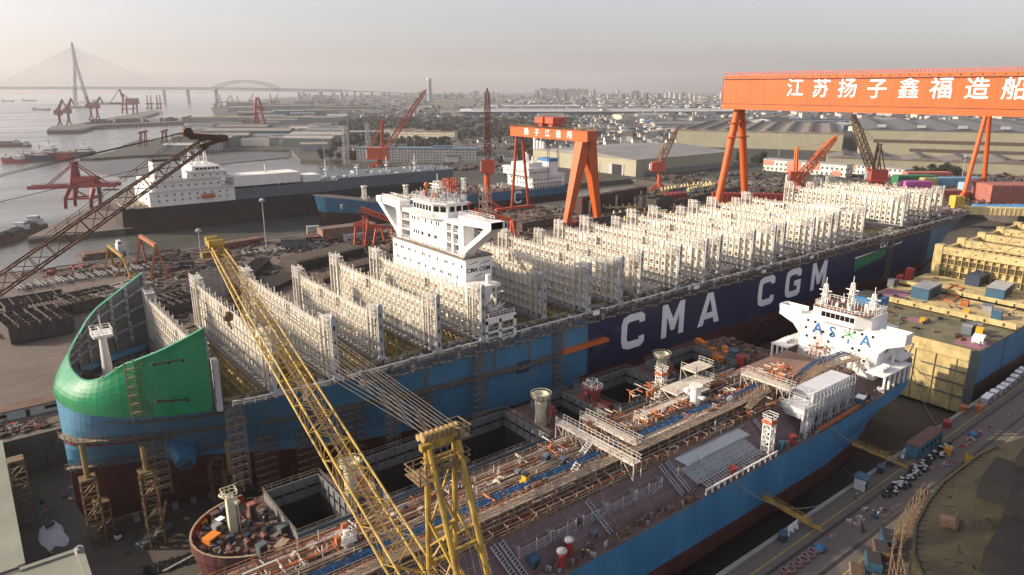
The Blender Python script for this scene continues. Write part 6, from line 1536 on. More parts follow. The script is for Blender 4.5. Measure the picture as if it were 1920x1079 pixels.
br = thing('cable_stayed_bridge', 'hazy cable stayed bridge with single tall pylon and truss deck over the river', 'bridge', depth_pt(148, 4600, -4))
DL = [depth_pt(-260, 4750, 78), depth_pt(148, 4600, 80), depth_pt(400, 4500, 76), depth_pt(640, 4420, 64), depth_pt(870, 4500, 40)]
conc2 = M('bridge_concrete', (.36, .36, .37), .8); trs = M('bridge_steel', (.22, .25, .28), .6)
mb = MB()
for a, b2 in zip(DL[:4], DL[1:]):
    up_ = Vector((0, 0, 13)) if a is not DL[3] else Vector((0, 0, 4))
    if a is DL[3]: continue
    mb.bar(a, b2, 26, 2.5); mb.bar(a + up_, b2 + up_, 32, 3)
    n = int((b2 - a).length / 14)
    for k in range(n):
        p, q = a.lerp(b2, k / n), a.lerp(b2, (k + 1) / n); nrm = (b2 - a).cross(Vector((0, 0, 1))).normalized() * 14
        for s in (-1, 1): mb.bar(p + nrm * s, p + nrm * s + up_, 1.6, caps=False); mb.bar(p + nrm * s + (up_ if k % 2 else Vector((0, 0, 0))), q + nrm * s + (Vector((0, 0, 0)) if k % 2 else up_), 1.3, caps=False)
mb.bar(DL[3] + Vector((0, 0, 8)), DL[4], 24, 4)
mb.build('truss_deck', trs, br)
pb = depth_pt(149, 4600, -4); dirn = (DL[1] - DL[0]).normalized(); dirn.z = 0
mb = MB()
for s in (-1, 1):
    f = pb + dirn * (s * 42); m_ = pb + dirn * (s * 22) + Vector((0, 0, 140)); t = pb + Vector((0, 0, 235))
    pr = [f, pb + dirn * (s * 30) + Vector((0, 0, 84)), t + dirn * s * 5]
    for a, b2, w1, w2 in ((pr[0], pr[1], 14, 12), (pr[1], pr[2], 12, 10)): mb.tube(a, b2, w1, w2, 10)
mb.tube(pb + Vector((0, 0, 225)), pb + Vector((0, 0, 352)), 15, 9, 10); mb.lathe((pb.x, pb.y, 346), [(9, 0), (8, 8), (3, 13)], 10); mb.bar(pb + dirn * -45 + Vector((0, 0, 2)), pb + dirn * 45 + Vector((0, 0, 2)), 40, 10)
mb.build('pylon', conc2, br)
mb = MB()
for s, L in ((-1, 620), (1, 640)):
    for k in range(22):
        t = (k + 3) / 25; e = pb + dirn * (s * L * t); e.z = 92; mb.bar(pb + Vector((0, 0, 240 + 100 * t)), e, 1.0, caps=False)
mb.build('stay_cable', M('stay_grey', (.5, .5, .5), .6), br)
for px in (307, 352, 405, 560, 600, 640):
    p = depth_pt(px, 4520, -4); mb = MB()
    for s in (-1, 1): mb.bar(p + dirn * s * 5, p + dirn * s * 5 + Vector((0, 0, 80 if px < 500 else 66)), 9)
    mb.build('pier', conc2, br)
a, b2 = depth_pt(400, 4500, 84), depth_pt(525, 4450, 80); mb = MB(); nrm = (b2 - a).cross(Vector((0, 0, 1))).normalized() * 14; pr_ = None
for k in range(25):
    t = k / 24; h = 4 * t * (1 - t); up0 = a.lerp(b2, t) + Vector((0, 0, 42 * h + 8)); lo0 = a.lerp(b2, t) + Vector((0, 0, 54 * h - 14))
    for s in (-1, 1):
        if pr_: mb.bar(pr_[0] + nrm * s, up0 + nrm * s, 2); mb.bar(pr_[1] + nrm * s, lo0 + nrm * s, 2); mb.bar(pr_[0] + nrm * s, lo0 + nrm * s, 1.0, caps=False)
        mb.bar(up0 + nrm * s, lo0 + nrm * s, .9, caps=False); mb.bar(lo0 + nrm * s, (lo0.x + nrm.x * s, lo0.y + nrm.y * s, 84), .9, caps=False)
    pr_ = (up0, lo0)
mb.build('arch', trs, br)
for k in range(7):
    px = 665 + k * 32; p = depth_pt(px, 4430 + k * 10, 0); mb = MB(); mb.bar(p, p + Vector((0, 0, 66 - k * 4)), 8); mb.build('pier', conc2, br)
pd_ = M('pier_concrete', (.11, .10, .095), .85, var=.3)
lp_ = thing('loading_pier', 'dark concrete loading pier on piles reaching into the river under red cranes', 'pier', at(100, 244, -4))
mb = MB(); q = [P(88, 247), P(140, 247), P(185, 238), P(232, 236), P(345, 231), P(345, 225), P(262, 224), P(300, 212), P(292, 207), P(215, 222), P(170, 231), P(125, 238), P(98, 240)]
mb.prism(q, .5, 3.5); mb.build('pier_deck', pd_, lp_)
mb = MB(); q2 = [P(88, 248), P(150, 247), P(170, 242), P(125, 243)]
mb.prism(q2, -5, 2.8); mb.build('pier_head', pd_, lp_)
mb = MB()
for k in range(26): x, y = 180 + k * 6.3, 239.5 - k * .3; c = at(x, y, 0); mb.box(c.x - 2, c.x + 2, c.y - 2, c.y + 2, -5, 1)
mb.build('pile', pd_, lp_)
mb = MB()
for k in range(24):
    c = at(*(lambda t: (160 + 170 * t, 233 - 6 * t))(rnd.random()), 3.5); mb.obox((c.x, c.y, 3.5), rnd.uniform(6, 22), rnd.uniform(5, 9), rnd.uniform(3, 11), rnd.uniform(-.4, .4))
mb.build('conveyor_house', M('hazy_steel', (.10, .085, .08), .7), lp_)
def facade(name, wallcols, win=(.05, .055, .065), sx=3.4, sz=3.3, rand=True):
    if name in MATS: return MATS[name]
    m, nt, b = nodes(name)
    tc = N(nt, 'ShaderNodeTexCoord'); sp = N(nt, 'ShaderNodeSeparateXYZ'); nt.links.new(tc.outputs['Object'], sp.inputs[0])
    sn = N(nt, 'ShaderNodeSeparateXYZ'); nt.links.new(tc.outputs['Normal'], sn.inputs[0])
    u = mth(nt, 'FRACT', mth(nt, 'DIVIDE', mth(nt, 'ADD', sp.outputs[0], sp.outputs[1]), sx)); v = mth(nt, 'FRACT', mth(nt, 'DIVIDE', sp.outputs[2], sz))
    w = mth(nt, 'MULTIPLY', mth(nt, 'MULTIPLY', mth(nt, 'GREATER_THAN', u, .3), mth(nt, 'LESS_THAN', u, .74)), mth(nt, 'MULTIPLY', mth(nt, 'GREATER_THAN', v, .3), mth(nt, 'LESS_THAN', v, .76)))
    w = mth(nt, 'MULTIPLY', w, mth(nt, 'LESS_THAN', mth(nt, 'ABSOLUTE', sn.outputs[2]), .5))
    oi = N(nt, 'ShaderNodeObjectInfo'); st = [(i / max(1, len(wallcols) - 1), c) for i, c in enumerate(wallcols)]
    c = ramp(nt, oi.outputs['Random'], st)
    c2 = ramp(nt, noise(nt, .12), [(.3, (.75, .75, .75)), (.7, (1.1, 1.08, 1.05))]); mul = N(nt, 'ShaderNodeMix', data_type='RGBA', blend_type='MULTIPLY'); mul.inputs[0].default_value = 1
    nt.links.new(c, mul.inputs[6]); nt.links.new(c2, mul.inputs[7])
    nt.links.new(mixc(nt, w, mul.outputs[2], win), b.inputs['Base Color']); b.inputs['Roughness'].default_value = .7
    MATS[name] = m; return m
def roofmat(name, cols):
    if name in MATS: return MATS[name]
    m, nt, b = nodes(name); oi = N(nt, 'ShaderNodeObjectInfo'); c = ramp(nt, oi.outputs['Random'], [(i / max(1, len(cols) - 1), c) for i, c in enumerate(cols)])
    c2 = ramp(nt, noise(nt, .3), [(.3, (.7, .7, .7)), (.7, (1.15, 1.15, 1.15))]); mul = N(nt, 'ShaderNodeMix', data_type='RGBA', blend_type='MULTIPLY'); mul.inputs[0].default_value = 1
    nt.links.new(c, mul.inputs[6]); nt.links.new(c2, mul.inputs[7]); nt.links.new(mul.outputs[2], b.inputs['Base Color']); b.inputs['Roughness'].default_value = .8
    MATS[name] = m; return m
RZ0 = AZ - math.pi / 2
F_white = facade('town_facade', [(.62, .60, .55), (.72, .68, .58), (.46, .45, .43), (.66, .58, .46), (.35, .36, .38), (.7, .69, .66)])
F_grey = facade('grey_facade', [(.28, .29, .30), (.36, .37, .38)], sx=4)
R_town = roofmat('town_roof', [(.16, .155, .15), (.24, .22, .20), (.10, .10, .11), (.13, .20, .30), (.30, .28, .25), (.22, .12, .09)])
R_hall = roofmat('hall_roof', [(.21, .20, .19), (.10, .17, .26), (.30, .29, .28), (.16, .14, .13), (.45, .44, .42)])
def bldg(name, label, cat, loc, L, Wd, H, rz, wall, roof, style='flat', group=None):
    t = thing(name, label, cat, loc, rz, group); mb = MB(); mb.box(-L / 2, L / 2, -Wd / 2, Wd / 2, -1, H)
    if style == 'gable': mb.prismx([(-Wd / 2, H), (Wd / 2, H), (0, H + Wd * .3)], -L / 2 + .01, L / 2 - .01)
    mb.build('wall', wall, t, world=False)
    mb = MB()
    if style == 'flat': mb.box(-L / 2 - .3, L / 2 + .3, -Wd / 2 - .3, Wd / 2 + .3, H, H + .6); mb.obox((L * .2, 0, H + .6), L * .15, Wd * .3, 2.4); mb.obox((-L * .25, Wd * .1, H + .6), L * .1, Wd * .3, 1.8)
    elif style == 'hall':
        n = max(1, int(Wd / 22)); w = Wd / n
        for k in range(n): y = -Wd / 2 + k * w; mb.prismx([(y, H), (y + w, H), (y + w / 2, H + w * .10)], -L / 2 - .3, L / 2 + .3); mb.box(-L * .46, L * .46, y + w / 2 - .9, y + w / 2 + .9, H + w * .1 - .3, H + w * .1 + .8)
    else:
        w = Wd / 2 + .5; h = Wd * .3
        for s in (-1, 1): mb.prismx([(0, H + h + .35), (0, H + h + .02), (s * w, H - .28), (s * w, H + .02)][::s], -L / 2 - .4, L / 2 + .4)
    mb.build('roof', roof, t, world=False); return t
olive = M('olive_sheet_wall', (.36, .34, .24), .6, var=.12, scale=.06, stretch=(1, 1, .1), rust=.1, rustcol=(.26, .24, .17)); dgs = M('dark_sheet_wall', (.17, .19, .175), .6, var=.12)
m, nt, b = nodes('sheet_roof')
tc = N(nt, 'ShaderNodeTexCoord'); sp = N(nt, 'ShaderNodeSeparateXYZ'); nt.links.new(tc.outputs['Object'], sp.inputs[0])
c = ramp(nt, noise(nt, .02, (1, 4, 1), 4, obj=True), [(.3, (.17, .165, .155)), (.7, (.26, .25, .235))])
nt.links.new(c, b.inputs['Base Color']); b.inputs['Roughness'].default_value = .6; sheet = m
t = thing('assembly_hall', 'big grey green sheet metal hall with two dark doorways beside the basin', 'hall', (547, 491, 0))
mb = MB(); mb.box(547, 712, 491, 655, -1, 17); mb.build('wall', [olive], t)
mb = MB(); mb.prismx([(490.4, 17), (655.6, 17), (573, 22)], 546.4, 712.6); mb.build('roof', sheet, t)
mb = MB(); mb.box(560, 700, 490.4, 490.97, 1, 5.4); mb.build('lower_cladding', dgs, t)
for (y, w) in ((510, 14), (545, 13)):
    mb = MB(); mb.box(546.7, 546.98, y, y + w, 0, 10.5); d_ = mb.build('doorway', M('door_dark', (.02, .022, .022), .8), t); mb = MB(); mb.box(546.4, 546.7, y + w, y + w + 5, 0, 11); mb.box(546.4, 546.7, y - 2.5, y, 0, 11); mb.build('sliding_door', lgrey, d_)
hv = Vector((1067 - 976, 308 - 474, 0)).normalized(); hn = Vector((-hv.y, hv.x, 0))
if hn.dot(FH) < 0: hn = -hn
def along(base, L, D, H, label, ridges, wallm_, roofm_, lozenge=False, bands=()):
    t = thing('workshop_hall', label, 'hall', base); b0 = Vector(base); c = [b0, b0 + hv * L, b0 + hv * L + hn * D, b0 + hn * D]; mb = MB(); mb.prism([(p.x, p.y) for p in c], -1, H); mb.build('wall', wallm_, t)
    mb = MB(); w = L / ridges
    for k in range(ridges):
        a, m_, e = b0 + hv * (k * w), b0 + hv * ((k + .5) * w), b0 + hv * ((k + 1) * w)
        for o1, o2 in ((-hn * .6, hn * (D + .6)),):
            A = [(a + o1) + Vector((0, 0, H)), (m_ + o1) + Vector((0, 0, H + w * .10)), (e + o1) + Vector((0, 0, H))]; B_ = [p - o1 + o2 for p in A]
            mb.face([A[0], A[1], B_[1], B_[0]]); mb.face([A[1], A[2], B_[2], B_[1]]); mb.face(A[::-1]); mb.face(B_)
        p = m_ + Vector((0, 0, H + w * .10)); mb.bar(p - hn * .4, p + hn * D, 5, 3.0, 1)
    r_ = mb.build('roof', [roofm_, M('ridge_vent_dark', (.07, .07, .072), .7)], t)
    if lozenge:
        mb = MB()
        for k in range(ridges): p = b0 + hv * ((k + .5) * w) + Vector((0, 0, H + w * .1 + 1.0)) - hn * 1.2; mb.bar(p - hv * 5, p + hv * 5, 2.4, 4.0)
        mb.build('vent_end', M('vent_pale', (.42, .47, .45), .5), r_)
    for (z0, z1, l0, l1) in bands:
        mb = MB(); p, q = b0 + hv * l0 - hn * .25, b0 + hv * l1 - hn * .25; mb.bar(Vector((p.x, p.y, (z0 + z1) / 2)), Vector((q.x, q.y, (z0 + z1) / 2)), .5, z1 - z0); mb.build('window_band', M('roof_lean_to', (.12, .085, .07), .7), t)
    return t
along((976, 474, 0), 420, 330, 33, 'long olive hall with dark ridged roof behind the far gantry legs', 9, olive, M('dark_ridge_roof', (.12, .125, .13), .6), True, ((17, 21, 16, 400), (6, 10, 60, 230)))
along((893, 720, 0), 235, 320, 24, 'wide hall with brown many ridged roof left of the long olive hall', 8, olive, M('brown_ridge_roof', (.22, .185, .15), .7), False)
along((700, 400, 0), 10, 10, .2, 'low bare concrete plinth beside the white and pink sheds', 1, concr, concr)
b0 = at(1548, 322); along((b0.x + 30, b0.y + 16, 0), 190, 60, 12, 'tan sheet hall with brown roof in front of the long olive hall', 5, olive, M('brown_sheet_roof', (.20, .165, .14), .6))
fsal = facade('salmon_facade', [(.72, .70, .66), (.74, .71, .66)], sx=5, sz=5.2)
for (x0, y0, x1, y1, H, lab) in ((1436, 320, 1592, 334, 12, 'white two storey yard building with salmon panels and square windows'), (1600, 326, 1705, 338, 9, 'lower white yard building beside the salmon panelled one')):
    p, q = at(x0, y0), at(x1, y1); d = (q - p); L = d.length; t = thing('yard_building', lab, 'building', ((p + q) / 2 + hn * 8), math.atan2(d.y, d.x)); mb = MB(); mb.box(-L / 2, L / 2, -8, 8, -1, H); mb.build('wall', fsal, t, world=False)
    mb = MB(); mb.box(-L / 2 - .4, L / 2 + .4, -8.4, 8.4, H, H + .8); mb.build('roof', M('white_flat_roof', (.34, .33, .32), .8), t, world=False)
    mb = MB(); s_ = -1 if (Matrix.Rotation(t.rotation_euler.z, 3, 'Z') @ Vector((0, 1, 0))).dot(FH) > 0 else 1
    for (a, b2, z0, z1) in ((-.5, -.36, .5, .95), (-.2, -.02, .02, .98), (.06, .2, .4, .98), (.34, .44, .0, .5)):
        mb.box(a * L + .1, b2 * L, s_ * 8.0 - .03, s_ * 8.0 + .03, z0 * H, z1 * H)
    mb.build('salmon_panel', M('salmon_paint', (.60, .24, .17), .6), t, world=False)
def fbox(px, py, L, Wd, H, rz, wall, roof, style, name, label, cat='building'):
    c = at(px, py); return bldg(name, label, cat, c, L, Wd, H, AZ - math.pi / 2 + rz, wall, roof, style)
Wt = facade('cream_block', [(.72, .66, .50), (.70, .66, .55)], sx=4.2, sz=3.6)
for a in ((795, 262, 120, 16, 14, -.25, Wt, R_town, 'flat', 'office_block', 'long cream office block with tall regular windows behind the luffing crane'),
          (785, 302, 150, 26, 16, -.1, F_grey, R_hall, 'flat', 'office_block', 'grey office block with white bands behind the moored blue tanker'),
          (760, 255, 80, 18, 12, -.2, F_white, R_hall, 'flat', 'office_block', 'pale block left of the luffing crane boom'),
          (560, 250, 170, 60, 10, .1, greyn, R_hall, 'hall', 'shed', 'low grey green shed beyond the mud bank'),
          (470, 230, 330, 50, 14, .05, F_grey, M('ochre_roof', (.36, .30, .17), .7), 'flat', 'shed', 'long shed with ochre roof edge beside the far red cranes'),
          (470, 262, 150, 40, 16, .0, greyn, R_hall, 'hall', 'shed', 'dark shed behind the pond with a pale roof edge'),
          (420, 270, 120, 40, 10, .0, greyn, R_hall, 'hall', 'shed', 'flat dark shed at the edge of the mud bank'),
          (545, 272, 140, 50, 10, -.1, lgrey, R_hall, 'hall', 'shed', 'pale blue roofed shed near the pond'),
          (600, 268, 90, 40, 14, -.1, greyn, R_hall, 'hall', 'shed', 'teal roofed shed beside the pale blue one'),
          (1120, 217, 900, 240, 17, .05, M('dark_hall_wall', (.10, .105, .11), .6), M('white_hall_roof', (.62, .62, .61), .6), 'hall', 'exhibition_hall', 'very wide low hall with white roof in the middle distance'),
          (1000, 205, 380, 160, 14, .05, F_grey, M('white_hall_roof', (.62, .62, .61), .6), 'hall', 'shed', 'pale roofed hall left of the very wide one'),
          (860, 215, 120, 60, 12, .0, Wt, R_hall, 'hall', 'shed', 'cream sided hall far behind the village'),
          (895, 218, 100, 60, 12, .0, Wt, R_hall, 'hall', 'shed', 'cream sided hall with blue roof next to its twin far behind the village'),
          (852, 200, 190, 60, 26, .0, Wt, R_hall, 'flat', 'factory', 'pale factory block at the foot of the chimney'),
          (1165, 232, 22, 60, 22, .2, Wt, R_town, 'flat', 'office_block', 'narrow cream slab right of the small gantry'),
          (1225, 236, 60, 26, 16, .2, Wt, R_town, 'flat', 'office_block', 'cream block with columns beside the narrow slab'),
          (1255, 231, 50, 26, 20, .2, F_grey, R_town, 'flat', 'office_block', 'grey block behind the grey green hall'),
          (1310, 229, 110, 24, 17, .05, Wt, R_town, 'flat', 'office_block', 'long cream block with many windows left of the big girder leg'),
          (1350, 236, 70, 24, 18, .05, Wt, R_town, 'flat', 'office_block', 'cream block close to the big girder leg'),
          (1440, 236, 90, 22, 20, .1, F_grey, R_town, 'flat', 'office_block', 'grey glazed block right of the big girder leg'),
          (1475, 240, 120, 22, 12, .1, Wt, R_town, 'flat', 'office_block', 'low white block beneath the girder lettering'),
          (1675, 228, 40, 30, 32, .2, F_white, R_town, 'flat', 'tower_block', 'white tower block seen under the girder'),
          (1722, 229, 34, 24, 24, .2, Wt, R_town, 'flat', 'tower_block', 'cream tower block next to the white one'),
          (1640, 231, 100, 24, 15, .2, F_white, R_town, 'flat', 'office_block', 'long white block under the middle of the girder'),
          (1880, 247, 170, 30, 22, .2, Wt, R_town, 'flat', 'office_block', 'cream office block with fins at the right edge'),
          (1560, 234, 240, 80, 10, .2, bluec, R_hall, 'hall', 'shed', 'blue roofed shed under the left part of the girder'),
          (1780, 238, 260, 80, 10, .2, bluec, R_hall, 'hall', 'shed', 'blue roofed shed under the right part of the girder'),
          (893, 184, 46, 40, 60, 0, F_grey, R_town, 'flat', 'tower_block', 'lone grey tower on the skyline right of the chimney'),
          (1192, 184, 60, 50, 62, 0, F_grey, R_town, 'flat', 'tower_block', 'pair of joined grey towers on the middle skyline')):
    fbox(*a)
c = at(806, 192); t = thing('chimney', 'tall pale power station chimney with a white plume', 'chimney', c); mb = MB(); mb.tube((c.x, c.y, 0), (c.x, c.y, 138), 16, 13, 16); mb.build('shaft', M('chimney_concrete', (.30, .33, .37), .8), t)
mb = MB(); mb.tube((c.x, c.y, 138), (c.x, c.y, 146), 17, 17, 16); mb.build('cap', white, t)
for (px, py, h, r_, lab) in ((1003, 300, 34, 2.4, 'white gas tank standing tallest of the row behind the small gantry'), (1008, 302, 24, 2.2, 'white gas tank second in the row behind the small gantry'), (1014, 303, 24, 2.2, 'white gas tank third in the row behind the small gantry'), (1019, 304, 23, 2.2, 'white gas tank last in the row beside the grey green hall')):
    c = at(px, py); t = thing('gas_tank', lab, 'tank', c); mb = MB(); mb.lathe((c.x, c.y, 0), [(r_, 2), (r_, h), (r_ * .6, h + 1), (.2, h + 1.4)], 12); mb.build('vessel', white, t); mb = MB()
    for k in range(4): mb.bar((c.x + r_ * .8 * math.cos(k * 1.57), c.y + r_ * .8 * math.sin(k * 1.57), 0), (c.x + r_ * .8 * math.cos(k * 1.57), c.y + r_ * .8 * math.sin(k * 1.57), 2.4), .4)
    mb.build('leg', lgrey, t)
sh = []
for k in range(3): sh.append(bldg('shipyard_shed', 'hazy grey shed of the neighbouring shipyard beyond the pond', 'shed', (0, 0, 0), (90, 150, 60)[k], (30, 46, 24)[k], (13, 18, 10)[k], 0, [greyn, dgs, F_grey][k], R_hall, 'hall', 'sheds of the neighbouring shipyard'))
used = [False] * 3; rs = random.Random(55)
for i in range(58):
    px, py = rs.choice(((rs.uniform(440, 700), rs.uniform(192, 222)), (rs.uniform(420, 690), rs.uniform(222, 262)), (rs.uniform(300, 620), rs.uniform(258, 284)))); c = at(px, py)
    if py > 266 and px < 330: continue
    k = 1 if py < 215 else rs.choice((0, 2)); put(sh[k], not used[k], c, RZ0 + rs.uniform(-.2, .2), sc=(rs.uniform(.6, 1.3), rs.uniform(.7, 1.2), rs.uniform(.7, 1.4))); used[k] = True
r3 = random.Random(17); hp = []
roofd = roofmat('village_roof', [(.07, .07, .075), (.11, .10, .10), (.16, .12, .10), (.09, .09, .10)]); wvil = M('village_wall', (.66, .63, .58), .8, var=.15)
for kind in range(3):
    L, Wd, H = ((13, 9, 6.5), (17, 9, 6.5), (11, 9, 8.5))[kind]; hp.append(bldg('village_house', 'white gabled village house with dark roof beyond the shipyard', 'house', (0, 0, 0), L, Wd, H, 0, wvil, roofd, 'gable', 'village houses beyond the shipyard'))
used = [False] * 3; spots = []
while len(spots) < 150:
    zone = r3.choice(((850, 965, 268, 306), (1105, 1290, 245, 275), (640, 760, 285, 300), (1010, 1110, 250, 285), (860, 960, 268, 300)))
    p = (r3.uniform(zone[0], zone[1]), r3.uniform(zone[2], zone[3])); c = at(*p)
    if 540 < c.x < 720 and 480 < c.y < 665: continue
    if any((c - q).length < 14 for q in spots): continue
    spots.append(c); k = r3.randrange(3)
    put(hp[k], not used[k], c, AZ - math.pi / 2 + r3.choice((0, .2, math.pi / 2, -.15)) + r3.uniform(-.15, .15), sc=(1, 1, r3.uniform(.85, 1.25))); used[k] = True
tp = []
for kind, (L, Wd, H, st) in enumerate(((46, 14, 15, 'flat'), (30, 14, 11, 'flat'), (60, 26, 9, 'hall'), (24, 18, 18, 'flat'), (90, 40, 10, 'hall'))):
    tp.append(bldg('town_building', 'pale town building among many others on the plain behind the shipyard', 'building', (0, 0, 0), L, Wd, H, 0, F_white if st == 'flat' else facade('shed_wall', [(.5, .49, .46), (.62, .59, .52), (.3, .31, .33)], sx=400, sz=400), R_town if st == 'flat' else R_hall, st, 'town buildings on the plain'))
used = [False] * 5; n_ = 0; sp2 = []
while n_ < 290:
    y = 192 + 52 * r3.random() ** 1.3; x = r3.uniform(640 if y < 222 else 1130, 1990); c = at(x, y)
    if 880 < c.x < 1500 and -50 < (c - Vector((976, 474, 0))).dot(hn) < 420 and -20 < (c - Vector((976, 474, 0))).dot(hv) < 430: continue
    if 720 < c.x and (c - Vector((893, 720, 0))).dot(hn) < 330 and (c - Vector((893, 720, 0))).dot(hn) > -60 and -60 < (c - Vector((893, 720, 0))).dot(hv) < 300: continue
    if any((c - q).length < 42 for q in sp2): continue
    sp2.append(c); k = r3.choice((0, 0, 1, 1, 2, 3, 4)); put(tp[k], not used[k], c, AZ - math.pi / 2 + r3.choice((.1, .1, math.pi / 2)) + r3.uniform(-.1, .1), sc=(r3.uniform(.8, 1.4), 1, r3.uniform(.8, 1.3))); used[k] = True; n_ += 1
mb = MB()                                 # the far mass of the city
for k in range(3600):
    y = 180.5 + 26 * r3.random() ** 1.6; x = r3.uniform(560 if y < 200 else 900, 2050); c = at(x, y); dd = c.length / 1000
    h = r3.uniform(6, 14); L = r3.uniform(14, 40) * (1 + dd * .12)
    if y < 190 and r3.random() < .10: h = r3.uniform(25, 55); L = 26
    if y < 184 and 1000 < x < 1160: h *= 1.5
    mb.obox((c.x, c.y, -1), L, r3.uniform(12, 24), h + 1, AZ - math.pi / 2 + r3.choice((.1, 1.67)), mi=r3.choice((0, 0, 1, 2, 3, 3, 4)))
for k in range(3000):
    y = 198 + 58 * r3.random(); x = r3.uniform(660 if y < 225 else 1080, 1990); c = at(x, y)
    if 520 < c.x < 1500 and c.y < 1080 and (c - Vector((893, 640, 0))).dot(hv) > -70: continue
    if 530 < c.x < 730 and c.y < 680: continue
    mb.obox((c.x, c.y, -1), r3.uniform(8, 26), r3.uniform(7, 15), r3.uniform(5, 11), AZ - math.pi / 2 + r3.choice((.1, 1.67, .4)), mi=r3.choice((0, 1, 1, 3, 3, 3, 2, 4)))
mb.build('distant_city', [M('far_white', (.56, .53, .48), .8), M('far_grey', (.30, .30, .30), .8), M('far_blue', (.14, .22, .32), .8), M('far_dark', (.10, .10, .10), .8), M('far_tan', (.5, .42, .32), .8)], kind='stuff')
for k in range(9):
    px = 1008 + k * 11 + r3.uniform(-2, 2); fbox(px, 181.5, 70, 40, 78 + r3.uniform(-12, 14), 0, F_grey, R_town, 'flat', 'tower_block', 'hazy apartment tower in the row on the skyline'); 
    list(COL.objects)[-1].parent['group'] = 'apartment towers on the skyline'
leafm, nt, b = nodes('tree_leaves')
c = ramp(nt, noise(nt, .35, (1, 1, 1), 4), [(.3, (.022, .026, .015)), (.55, (.04, .042, .024)), (.75, (.07, .06, .034))]); nt.links.new(c, b.inputs['Base Color']); b.inputs['Roughness'].default_value = .9
def crown(mb, c, r, h, n, rr, sz=1.0):
    for k in range(n):
        u, v = rr.uniform(0, 6.283), rr.random() ** .45; zz = rr.uniform(-1, 1); w = math.sqrt(max(0, 1 - zz * zz)) * v * rr.uniform(.7, 1.1)
        p = Vector((c[0] + r * w * math.cos(u), c[1] + r * w * math.sin(u), c[2] + h * (zz * .5 + .5) * rr.uniform(.8, 1.05)))
        a = Vector((rr.uniform(-1, 1), rr.uniform(-1, 1), rr.uniform(-.6, .6))).normalized() * sz; d = a.cross(Vector((rr.uniform(-1, 1), rr.uniform(-1, 1), rr.uniform(-1, 1)))).normalized() * sz
        mb.face([p - a, p + d * .7, p + a, p - d * .7])
tpr = []
for kind in range(3):
    t = thing('broadleaf_tree', 'dark bushy tree in the row behind the yard sheds', 'tree', (0, 0, 0), 0, 'trees behind the yard sheds'); rr = random.Random(kind); mb = MB(); mb.tube((0, 0, 0), (.2, .1, 4), .35, .2, 6)
    for k in range(5): mb.tube((.2, .1, 2.5 + k * .4), (2 * math.cos(k * 1.3), 2 * math.sin(k * 1.3), 5 + k * .3), .14, .05, 5)
    mb.build('trunk', M('bark', (.06, .045, .035), .9), t, world=False); mb = MB(); crown(mb, (0, 0, 2.2), 3.9, 6.6, 300, rr, .75); mb.build('crown', leafm, t, world=False); tpr.append(t)
used = [False] * 3
for i in range(60):
    px, py = r3.choice(((r3.uniform(1702, 1745), r3.uniform(330, 336)), (r3.uniform(1745, 1795), r3.uniform(322, 333)), (r3.uniform(1790, 1808), r3.uniform(312, 325)), (r3.uniform(1380, 1440), r3.uniform(300, 312)), (r3.uniform(600, 660), r3.uniform(285, 302)))); k = i % 3
    o = put(tpr[k], not used[k], at(px, py), r3.uniform(0, 6), sc=r3.uniform(.8, 1.35)); used[k] = True
mb = MB(); rr = random.Random(23)
for k in range(1500):
    if k % 3: x, y = rr.uniform(640, 1100), rr.uniform(222, 300)
    else: x, y = rr.uniform(640, 1900), 186 + 60 * rr.random() ** 1.2
    c = at(x, y)
    if 530 < c.x < 730 and 470 < c.y < 670: continue
    if c.y < 600 and c.x < 700: continue
    s_ = 1 + c.length / 2600; crown(mb, (c.x, c.y, 0), rr.uniform(5, 13) * s_, rr.uniform(4, 7.5), 26, rr, 2.2 * s_)
mb.build('woodland', leafm, kind='stuff')
mb = MB()
for q in (((845, 258), (960, 255), (960, 271), (838, 268)), ((690, 283), (745, 280), (755, 287), (700, 290))): mb.face([(p.x, p.y, .05) for p in (at(*a) for a in q)])
mb.build('field', M('crop_green', (.045, .085, .03), .9, var=.3, scale=.02), kind='structure')
RZR = AZ - math.pi / 2            # turned square to the view
r7 = random.Random(101)
def simple(name, label, cat, c, parts, rz=0, group=None):
    """parts: list of (name, material, [boxes x0,x1,y0,y1,z0,z1]) in local metres"""
    t = thing(name, label, cat, c, rz, group)
    for nm, mt, bx in parts:
        mb = MB()
        for q in bx:
            if len(q) == 6: mb.box(*q)
            else: mb.bar(q[:3], q[3:6], q[6])
        mb.build(nm, mt, t, world=False)
    return t
